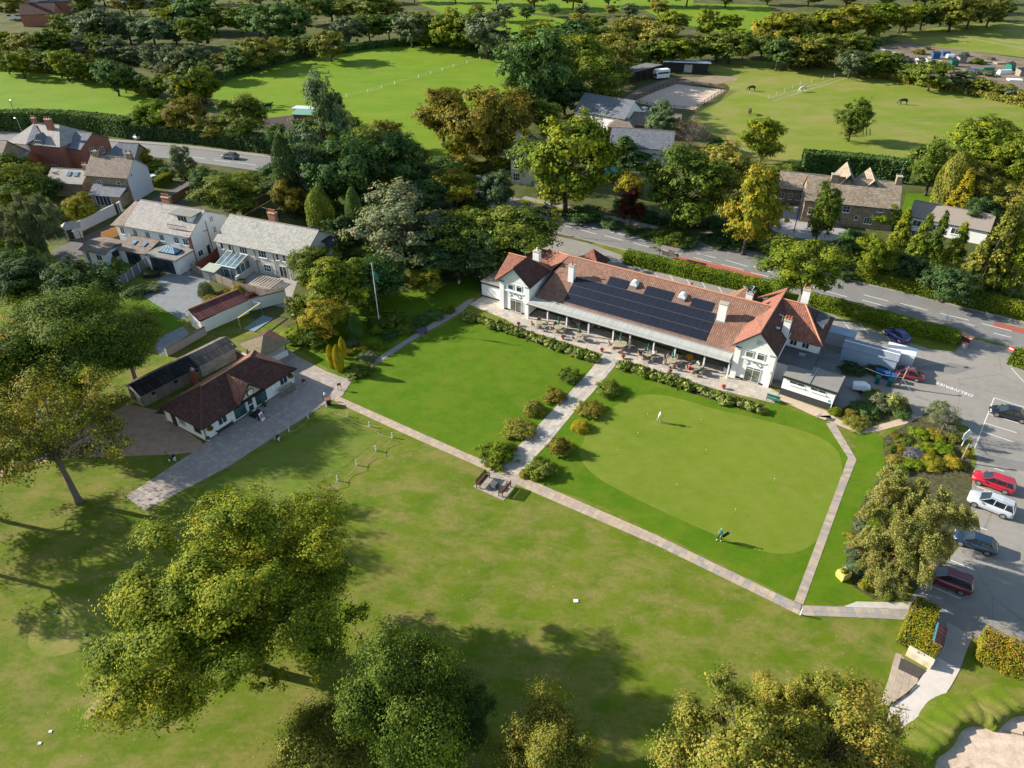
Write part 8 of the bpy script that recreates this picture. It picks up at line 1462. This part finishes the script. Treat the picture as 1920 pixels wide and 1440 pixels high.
lamp('dark lamp post in the shade right of the purple tree', (1203, 366), 4.2, .2, 0, m_metal_d); lamp('thin dark pole rising from the farmhouse drive', (1488, 436), 6.0, 0, 0, m_metal_d, head=False, name='utility_pole', cat='pole'); lamp('curved lane lamp beside the lane wall', (159, 463), 3.0, -.9, rad(30), m_metal_d); lamp('street lamp beside the road at the left edge', (47, 262), 5.0, .5, rad(150), m_alu); lamp('leaning pole at the far left beyond the hedge', (33, 225), 5.0, -.6, rad(150), m_metal_d)
p = G(1684.5, 727); up = thing('utility_pole', 'short wooden pole with brace beside the blue bins', 'pole', tuple(p), 0); part('pole', M().tube([(0, 0, 0), (.3, 0, 3.2)], [.11, .09], 8), m_timber, up); part('brace', M().tube([(-.9, .3, 0), (-.4, .2, 2.2)], [.08, .06], 6), m_timber, up); part('cross_arm', M().box(.0, 1.0, -.05, .05, 2.9, 3.0), m_alu, up)
a, b = G(1623, 690, 3.0), G(1691, 708, 3.2); c3 = G(1731, 760, 2.6); tag(link('overhead_cable', M().tube([a, a.lerp(b, .5) - Vector((0, 0, .3)), b], .03, 4).mesh('overhead_cable', m_alu)), 'pale cable sagging from the blue-grey cabin to the short pole', 'cable'); tag(link('overhead_cable', M().tube([b, b.lerp(c3, .5) - Vector((0, 0, .2)), c3], .03, 4).mesh('overhead_cable', m_alu)), 'pale cable running from the short pole towards the bed', 'cable')
p = G(1801, 866); t = thing('utility_pole', 'pale wooden post with camera beside the club sign at the bed end', 'pole', tuple(p)); part('pole', M().tube([(0, 0, 0), (0, 0, 2.6)], .09, 7), m_timber, t); part('camera', M().bbox(.08, .38, -.1, .1, 2.2, 2.4), w_paint, t)
# club sign with crest
p = G(1803, 836); cs = thing('club_sign', 'white shield-shaped club sign with dark crest facing the car park', 'sign', tuple(p), rad(15)); part('post', M().tube([(0, 0, 0), (0, 0, 2.4)], .05, 6), w_paint, cs)
out = [(-.45, 1.1), (0, .75), (.45, 1.1), (.5, 1.9), (.25, 2.2), (0, 2.45), (-.25, 2.2), (-.5, 1.9)]; part('board', M().wallpoly([(x, -.06, z) for x, z in out], .05, NY), w_paint, cs); cr = M()
for k in range(9): a = k * .7; cr.wallpoly([(.22 * math.cos(a) - .05, -.075, 1.65 + .3 * math.sin(a) - .07), (.22 * math.cos(a) + .06, -.075, 1.65 + .3 * math.sin(a) - .05), (.22 * math.cos(a) + .02, -.075, 1.65 + .3 * math.sin(a) + .08)], .012, NY)
part('crest', cr, plain('crest_green', (.03, .09, .07), .6), cs, kind='stuff')
# car park mouth: board, bin, warning sign
p = G(1806, 648); bb = thing('notice_board', 'brown-roofed notice board at the hedge end by the car park mouth', 'notice board', tuple(p), rad(-60)); part('leg', M().box(-.6, -.52, -.04, .04, 0, 1.5), m_wood, bb); part('leg', M().box(.52, .6, -.04, .04, 0, 1.5), m_wood, bb); part('board', M().box(-.6, .6, -.03, .03, .6, 1.5), m_wood, bb); part('hood', M().slab([(-.8, -.35, 1.5), (.8, -.35, 1.5), (.8, .3, 1.75), (-.8, .3, 1.75)], .05), plain('hood_tan', (.42, .22, .13), .8), bb)
p = G(1807, 652); bn_ = thing('waste_bin', 'pink-topped grey bin below the brown-roofed notice board', 'bin', tuple(p), rad(10)); part('bin', M().box(-.25, .25, -.25, .25, 0, .7), plain('bin_grey', (.45, .40, .42), .7), bn_); part('lid', M().bbox(-.28, .28, -.28, .28, .7, .8), plain('bin_pink', (.45, .12, .2), .6), bn_)
p = G(1887, 674); ws = thing('road_sign', 'red and white round sign on a post at the car park mouth', 'sign', tuple(p), rad(-60)); part('post', M().tube([(0, 0, 0), (0, 0, 1.5)], .035, 6), m_alu, ws); part('plate', M().tube([(0, -.03, 1.7), (0, -.06, 1.7)], .36, 16), plain('sign_red', (.5, .03, .03), .5), ws); part('plate_band', M().box(-.26, .26, -.075, -.061, 1.62, 1.78), w_paint, ws)
p = G(1769, 615); ws = thing('road_sign', 'small white sign on a post behind the shaded hedge', 'sign', tuple(p), rad(-40)); part('post', M().tube([(0, 0, 0), (0, 0, 1.9)], .035, 6), m_alu, ws); part('plate', M().box(-.25, .25, -.05, -.02, 1.5, 2.1), w_paint, ws)
# wheelie bins
m_bb = plain('bin_blue', (.015, .09, .26), .5); m_bg = plain('bin_green', (.01, .12, .09), .5)
def wheelie(label, a, mat, big=False, az_=0, group='bins behind the outbuilding'):
    p = G(*a); s = 1.5 if big else 1.0; t = thing('wheelie_bin', label, 'bin', tuple(p), az_, group); w = .28 * s * (1.3 if big else 1)
    part('bin', M().add([(-w * .8, -.25, .08), (w * .8, -.25, .08), (w * .8, .25, .08), (-w * .8, .25, .08), (-w, -.33, 1.0), (w, -.33, 1.0), (w, .33, 1.0), (-w, .33, 1.0)], [(3, 2, 1, 0), (4, 5, 6, 7), (0, 1, 5, 4), (1, 2, 6, 5), (2, 3, 7, 6), (3, 0, 4, 7)]), mat, t); part('lid', M().bbox(-w - .03, w + .03, -.36, .36, 1.0, 1.08, .03), mat, t)
    for x in (-w * .7, w * .7): part('wheel', M().tube([(x - .03, .26, .09), (x + .03, .26, .09)], .09, 8), m_tyre, t)
for a, mt, lb in [((1647, 706), m_bb, 'large blue bin at the back left of the bin group'), ((1661, 711), m_bb, 'blue bin in the middle of the bin group'), ((1673, 715), m_bb, 'blue bin at the right of the bin group'), ((1643, 719), m_bg, 'dark green bin at the front left of the bin group'), ((1666, 724), m_bg, 'green bin at the front right of the bin group')]: wheelie(lb, a, mt, 'large' in lb, rad(-25))
p = G(1612, 732); tr = thing('covered_trailer', 'pale blue covered trailer in shade behind the outbuilding', 'trailer', tuple(p), rad(-20)); tr.scale = (.8, .8, .8); part('cover', M().loft([[(-1.2, -.8, .5), (-1.2, -.7, 1.1), (-1.2, .7, 1.1), (-1.2, .8, .5)], [(.4, -.8, .5), (.4, -.6, 1.45), (.4, .6, 1.45), (.4, .8, .5)], [(1.3, -.7, .5), (1.3, -.5, 1.0), (1.3, .5, 1.0), (1.3, .7, .5)]]), w_white, tr); part('drawbar', M().tube([(-1.2, 0, .5), (-2.2, 0, .4)], .04, 5), m_alu, tr)
for s in (-.85, .85): part('wheel', M().tube([(0, s - .08, .3), (0, s + .08, .3)], .3, 12), m_tyre, tr)
# bus shelter
p = G(1262, 487); bs = thing('bus_shelter', 'brown-framed bus shelter with tinted roof behind the clipped hedge', 'bus shelter', tuple(p), rad(-29)); part('roof', M().bbox(-2.2, 1.0, -1.2, .1, 2.1, 2.18, .03), plain('shelter_roof', (.26, .20, .18), .3), bs)
for x in (-2.1, -.6, .9): part('post', M().box(x - .04, x + .04, -1.1, -1.02, .1, 2.1), m_wood, bs)
part('glass_panel', M().box(-2.05, .85, .04, .06, .4, 1.2), glassy('tint', (.2, .17, .15)), bs)
# urn, bulk bag, parasol across the road, outdoor sofa
p = G(860.7, 531); u = thing('stone_urn', 'white stone urn with brown plant on the lawn near the annexe', 'urn', tuple(p)); part('urn', M().lathe([(.18, 0), (.12, .15), (.22, .45), (.28, .6)], 12), w_paint, u); f = link('plant', FV['dome2'][0], u, (0, 0, .75)); f.scale = (.4, .4, .3); f.material_slots[0].link = 'OBJECT'; f.material_slots[0].material = PAL['rust']
p = G(1579, 1083); bag = thing('bulk_bag', 'yellow bulk bag holding green plants on the lawn by the bed', 'bag', tuple(p), .4); part('bag', M().add([(-.42, -.38, 0), (.42, -.38, 0), (.42, .38, 0), (-.42, .38, 0), (-.5, -.46, .45), (.5, -.46, .45), (.5, .46, .45), (-.5, .46, .45), (-.44, -.40, .85), (.44, -.40, .95), (.44, .40, .85), (-.44, .40, .95)], [(3, 2, 1, 0), (0, 1, 5, 4), (1, 2, 6, 5), (2, 3, 7, 6), (3, 0, 4, 7), (4, 5, 9, 8), (5, 6, 10, 9), (6, 7, 11, 10), (7, 4, 8, 11), (8, 9, 10, 11)]), plain('bag_yellow', (.65, .50, .12), .8, 0, .15, 5), bag); f = link('plants', FV['dome0'][0], bag, (0, 0, .92)); f.scale = (.38, .34, .22); f.material_slots[0].link = 'OBJECT'; f.material_slots[0].material = PAL['green']; part('handle', M().tube([(-.4, -.3, .9), (-.3, -.1, 1.15), (-.4, .3, .93)], .025, 5), MATS['bag_yellow'], bag)
p = G(1148, 338); pr = thing('parasol', 'turquoise garden parasol open under the large roadside tree', 'parasol', tuple(p)); part('pole', M().tube([(0, 0, 0), (0, 0, 2.4)], .04, 6), m_wood, pr); part('canopy', M().lathe([(2.0, 2.0), (1.0, 2.5), (.05, 2.9)], 8), plain('turquoise', (.03, .30, .33), .8), pr)
p = G(283, 520); sf_ = thing('outdoor_sofa', 'dark curved outdoor sofa with pale cushion on the slate patio', 'sofa', tuple(p), rad(10)); arc = [(1.3 * math.cos(math.pi * (1 + k / 10)), 1.0 * math.sin(math.pi * (1 + k / 10)) + .6) for k in range(11)]
sm = M(); inn = [(x * .55, (y - .6) * .5 + .6) for x, y in arc]; sm.prism(arc + inn[::-1], .0, .42); part('base', sm, m_metal_d, sf_); part('backrest', M().tube([(x, y, .62) for x, y in arc], .14, 6), m_metal_d, sf_); part('cushion', M().prism([(x * .86, (y - .6) * .86 + .6) for x, y in arc] + [(x * 1.05, (y - .6) * 1.05 + .6) for x, y in inn[::-1]], .421, .5), m_cush, sf_)
p = G(176, 507); rt = thing('round_table', 'pale round garden table outside the brown-roofed bungalow', 'table', tuple(p)); part('table_top', M().lathe([(.7, .7), (.7, .74)], 16), w_grey, rt); part('leg', M().tube([(0, 0, 0), (0, 0, .7)], .06, 6), w_grey, rt)
hr = thing('garden_handrail', 'small white metal handrail beside the glazed extension', 'handrail', tuple(G(344, 513)), rad(-20)); part('rail', M().tube([(0, 0, 0), (0, 0, .9), (1.1, 0, .9), (1.1, 0, 0)], .03, 5).tube([(0, 0, .5), (1.1, 0, .5)], .02, 4), w_paint, hr)
# starter hut, block wall, boot mat, corner things
hz = [G(*cc(1230, 560)), G(*cc(1305, 600))]; hu = thing('starter_hut', 'small hut with dark red ribbed lean-to roof beside the yellow-green hedge', 'hut', tuple(G(*cc(1240, 575))), az_of(cc(1240, 575), cc(1310, 605))); 
q0, q1, q2, q3 = G(*cc(1260, 535), 1.9), G(*cc(1325, 580), 1.6), G(*cc(1355, 452), 1.6), G(*cc(1290, 410), 1.9)
inv = Matrix.Translation(hu.location) @ Matrix.Rotation(hu.rotation_euler.z, 4, 'Z'); iv = inv.inverted(); L_ = [tuple(iv @ q) for q in (q0, q1, q2, q3)]; part('roof', M().slab(L_, .07), r_rib, hu)
b_ = G(*cc(1235, 535), 1.3), G(*cc(1275, 400), 1.3); LL_ = [tuple(iv @ q) for q in b_]; part('roof_edge', M().slab([L_[0], (LL_[0][0], LL_[0][1], 1.35), (LL_[1][0], LL_[1][1], 1.35), L_[3]], .05), plain('edge_teal', (.03, .14, .18), .6), hu)
xs = [v[0] for v in L_]; ys = [v[1] for v in L_]; part('wall', M().prism([((v[0] - sum(xs) / 4) * .8 + sum(xs) / 4, (v[1] - sum(ys) / 4) * .85 + sum(ys) / 4) for v in L_], 0, 1.45), w_cream, hu); 
a, b = G(*cc(1050, 640)), G(*cc(1225, 740)); bl = thing('block_wall', 'low cream block wall with dark stain in front of the yellow-green hedge', 'wall', tuple(a), math.atan2((b - a).y, (b - a).x)); L = (b - a).length; part('wall', M().box(0, L, 0, .5, 0, .75), plain('cream_block', (.58, .50, .36), .9, 0, .2, 1.5), bl); part('coping', M().bbox(-.03, L + .03, -.03, .53, .75, .82), plain('cream_top', (.62, .55, .42), .9, 0, .1, 2), bl); part('tap', M().tube([(L * .35, .2, .82), (L * .35, .2, 1.05), (L * .42, .1, 1.02)], .03, 5), m_metal_d, bl)
mt = struct('grille_mat', M().sheet([tuple(v) for v in px([cc(1022, 655), cc(1205, 748), cc(1145, 805), cc(1000, 735)], .045)]), tiled('rubber_mat', [(.07, .06, .05), (.10, .085, .07), (.12, .10, .08)], .08, .08, 0, .25, (.02, .02, .02), bump=.6)); tag(mt, 'dark brown boot grille mat set in front of the cream block wall', 'mat'); del mt['kind']
a, b = G(*cc(940, 1000)), G(*cc(1130, 850)); gr_ = thing('handrail', 'dark curved edging rail between slab walk and pale concrete', 'rail', tuple(a)); pth = [Vector((0, 0, .12)), (G(*cc(1060, 915)) - a) + Vector((0, 0, .12)), (b - a) + Vector((0, 0, .12))]; part('rail', M().tube(pth, .05, 5), m_metal_d, gr_); part('post', M().tube([(0, 0, 0), (0, 0, .7)], .05, 6), m_metal_d, gr_)
rk = G(*cc(1830, 1195), .05); r_k = thing('bunker_rake', 'rake lying on the sand at the bunker edge', 'rake', tuple(rk), rad(-15)); part('handle', M().tube([(-.8, 0, .03), (.6, 0, .05)], .02, 5), m_wood, r_k); part('head', M().box(.6, .68, -.3, .3, .0, .06), m_metal_d, r_k)
p = G(*cc(1830, 1040)); t = thing('marker_post', 'thin dark stake above the bunker at the right edge', 'post', tuple(p)); part('shaft', M().tube([(0, 0, 0), (0, 0, .8)], .03, 5), m_metal_d, t); part('foot', M().lathe([(.07, 0), (.05, .04)], 8), m_metal_d, t)
# horses
def horse(label, a, face, mat, grazing=True):
    J = [(0, 0, 1.08, .34), (.45, 0, 1.08, .31), (.75, 0, 1.2, .21), (.98, 0, 1.35 if not grazing else 1.08, .17), (1.15, 0, 1.6 if not grazing else .78, .13), (1.3, 0, 1.62 if not grazing else .42, .11), (1.44, 0, 1.4 if not grazing else .14, .08), (-.45, 0, 1.12, .32), (-.72, 0, 1.15, .2), (-.9, 0, .9, .05), (-.95, 0, .55, .06)]
    E_ = [(0, 1), (1, 2), (2, 3), (3, 4), (4, 5), (5, 6), (0, 7), (7, 8), (8, 9), (9, 10)]
    for s in (-1, 1):
        for x0, par, kx, hx in ((.62, 2, .66, .62), (-.62, 8, -.55, -.78)):
            i = len(J); J += [(x0, s * .16, .92, .16), (kx, s * .17, .66 if x0 < 0 else .52, .10), (hx, s * .17, .42 if x0 < 0 else .28, .055), (hx + .04, s * .17, .10, .05), (hx + .10, s * .17, .03, .055)]
            E_ += [(par, i), (i, i + 1), (i + 1, i + 2), (i + 2, i + 3), (i + 3, i + 4)]
    me = bpy.data.meshes.new('h'); me.from_pydata([j[:3] for j in J], E_, []); o = bpy.data.objects.new('h', me); COL.objects.link(o); o.modifiers.new('skin', 'SKIN')
    for i, j in enumerate(J): me.skin_vertices[0].data[i].radius = (j[3], j[3])
    me.skin_vertices[0].data[0].use_root = True; sb = o.modifiers.new('s', 'SUBSURF'); sb.levels = 1; dg = bpy.context.evaluated_depsgraph_get(); m2 = bpy.data.meshes.new_from_object(o.evaluated_get(dg)); bpy.data.objects.remove(o); m2.materials.clear(); m2.materials.append(mat)
    for q in m2.polygons: q.use_smooth = True
    p = G(*a); h = link('horse', m2, None, (p.x, p.y, .01)); h.rotation_euler = (0, 0, face); h.scale = (1.15,) * 3; tag(h, label, 'horse'); hx, hz_ = (1.25, .62) if grazing else (1.2, 1.6)
    part('ears', M().tube([(hx, -.06, hz_), (hx + .0, -.07, hz_ + .14)], [.03, .008], 5).tube([(hx, .06, hz_), (hx, .07, hz_ + .14)], [.03, .008], 5), mat, h, kind='stuff'); return h
horse('black horse grazing alone in the right part of the large paddock', (1693, 196), rad(170), plain('horse_black', (.015, .013, .012), .5)); horse('dark brown horse grazing near the arena corner', (1409, 171), rad(185), plain('horse_brown', (.05, .025, .015), .6)); horse('brown horse seen end-on below the arena', (1405, 215), rad(80), plain('horse_brown')if False else MATS['horse_brown'], True); horse('small white pony beside the tyre tracks in the paddock', (1505, 172), rad(200), plain('horse_white', (.6, .57, .52), .6)); horse('dark horse standing near the field shelter', (503, 206), rad(20), MATS['horse_black'], False)
# allotment sheds and cloches
ag = 'allotment structures'; rr_ = random.Random(3)
for k in range(26):
    x, y = rr_.uniform(1670, 1915), 0; y = 92 + (x - 1670) * .13 + rr_.uniform(-6, 30); p = G(x, y); kind = rr_.choice(['tunnel', 'shed', 'frame', 'shed']); colr = rr_.choice([('pale', w_grey), ('green', MATS['marker_green']), ('brown', m_timber), ('blue', m_bb), ('white', w_paint)])
    t = thing('allotment_' + {'tunnel': 'polytunnel', 'shed': 'shed', 'frame': 'cold_frame'}[kind], '%s %s among the allotment plots, %s as built from the left path' % (colr[0], {'tunnel': 'polytunnel', 'shed': 'small shed', 'frame': 'low cold frame'}[kind], ORD[k]), 'allotment structure', tuple(p), rr_.uniform(-.4, .2), ag); w, d = rr_.uniform(1.5, 5), rr_.uniform(1.2, 2.5)
    if kind == 'tunnel': part('cover', M().loft([[(x_, d / 2 * math.cos(math.pi * q / 6), 1.3 * math.sin(math.pi * q / 6)) for q in range(7)] for x_ in (-w / 2, 0, w / 2)]), colr[1], t)
    elif kind == 'shed': part('wall', M().box(-w / 4, w / 4, -d / 2, d / 2, 0, 1.8), colr[1], t); part('roof', M().slab([(-w / 4 - .1, -d / 2 - .1, 1.8), (w / 4 + .1, -d / 2 - .1, 1.8), (w / 4 + .1, d / 2 + .1, 2.2), (-w / 4 - .1, d / 2 + .1, 2.2)], .08), m_metal_d, t)
    else: part('frame', M().box(-w / 2, w / 2, -d / 2, d / 2, 0, .45), colr[1], t)
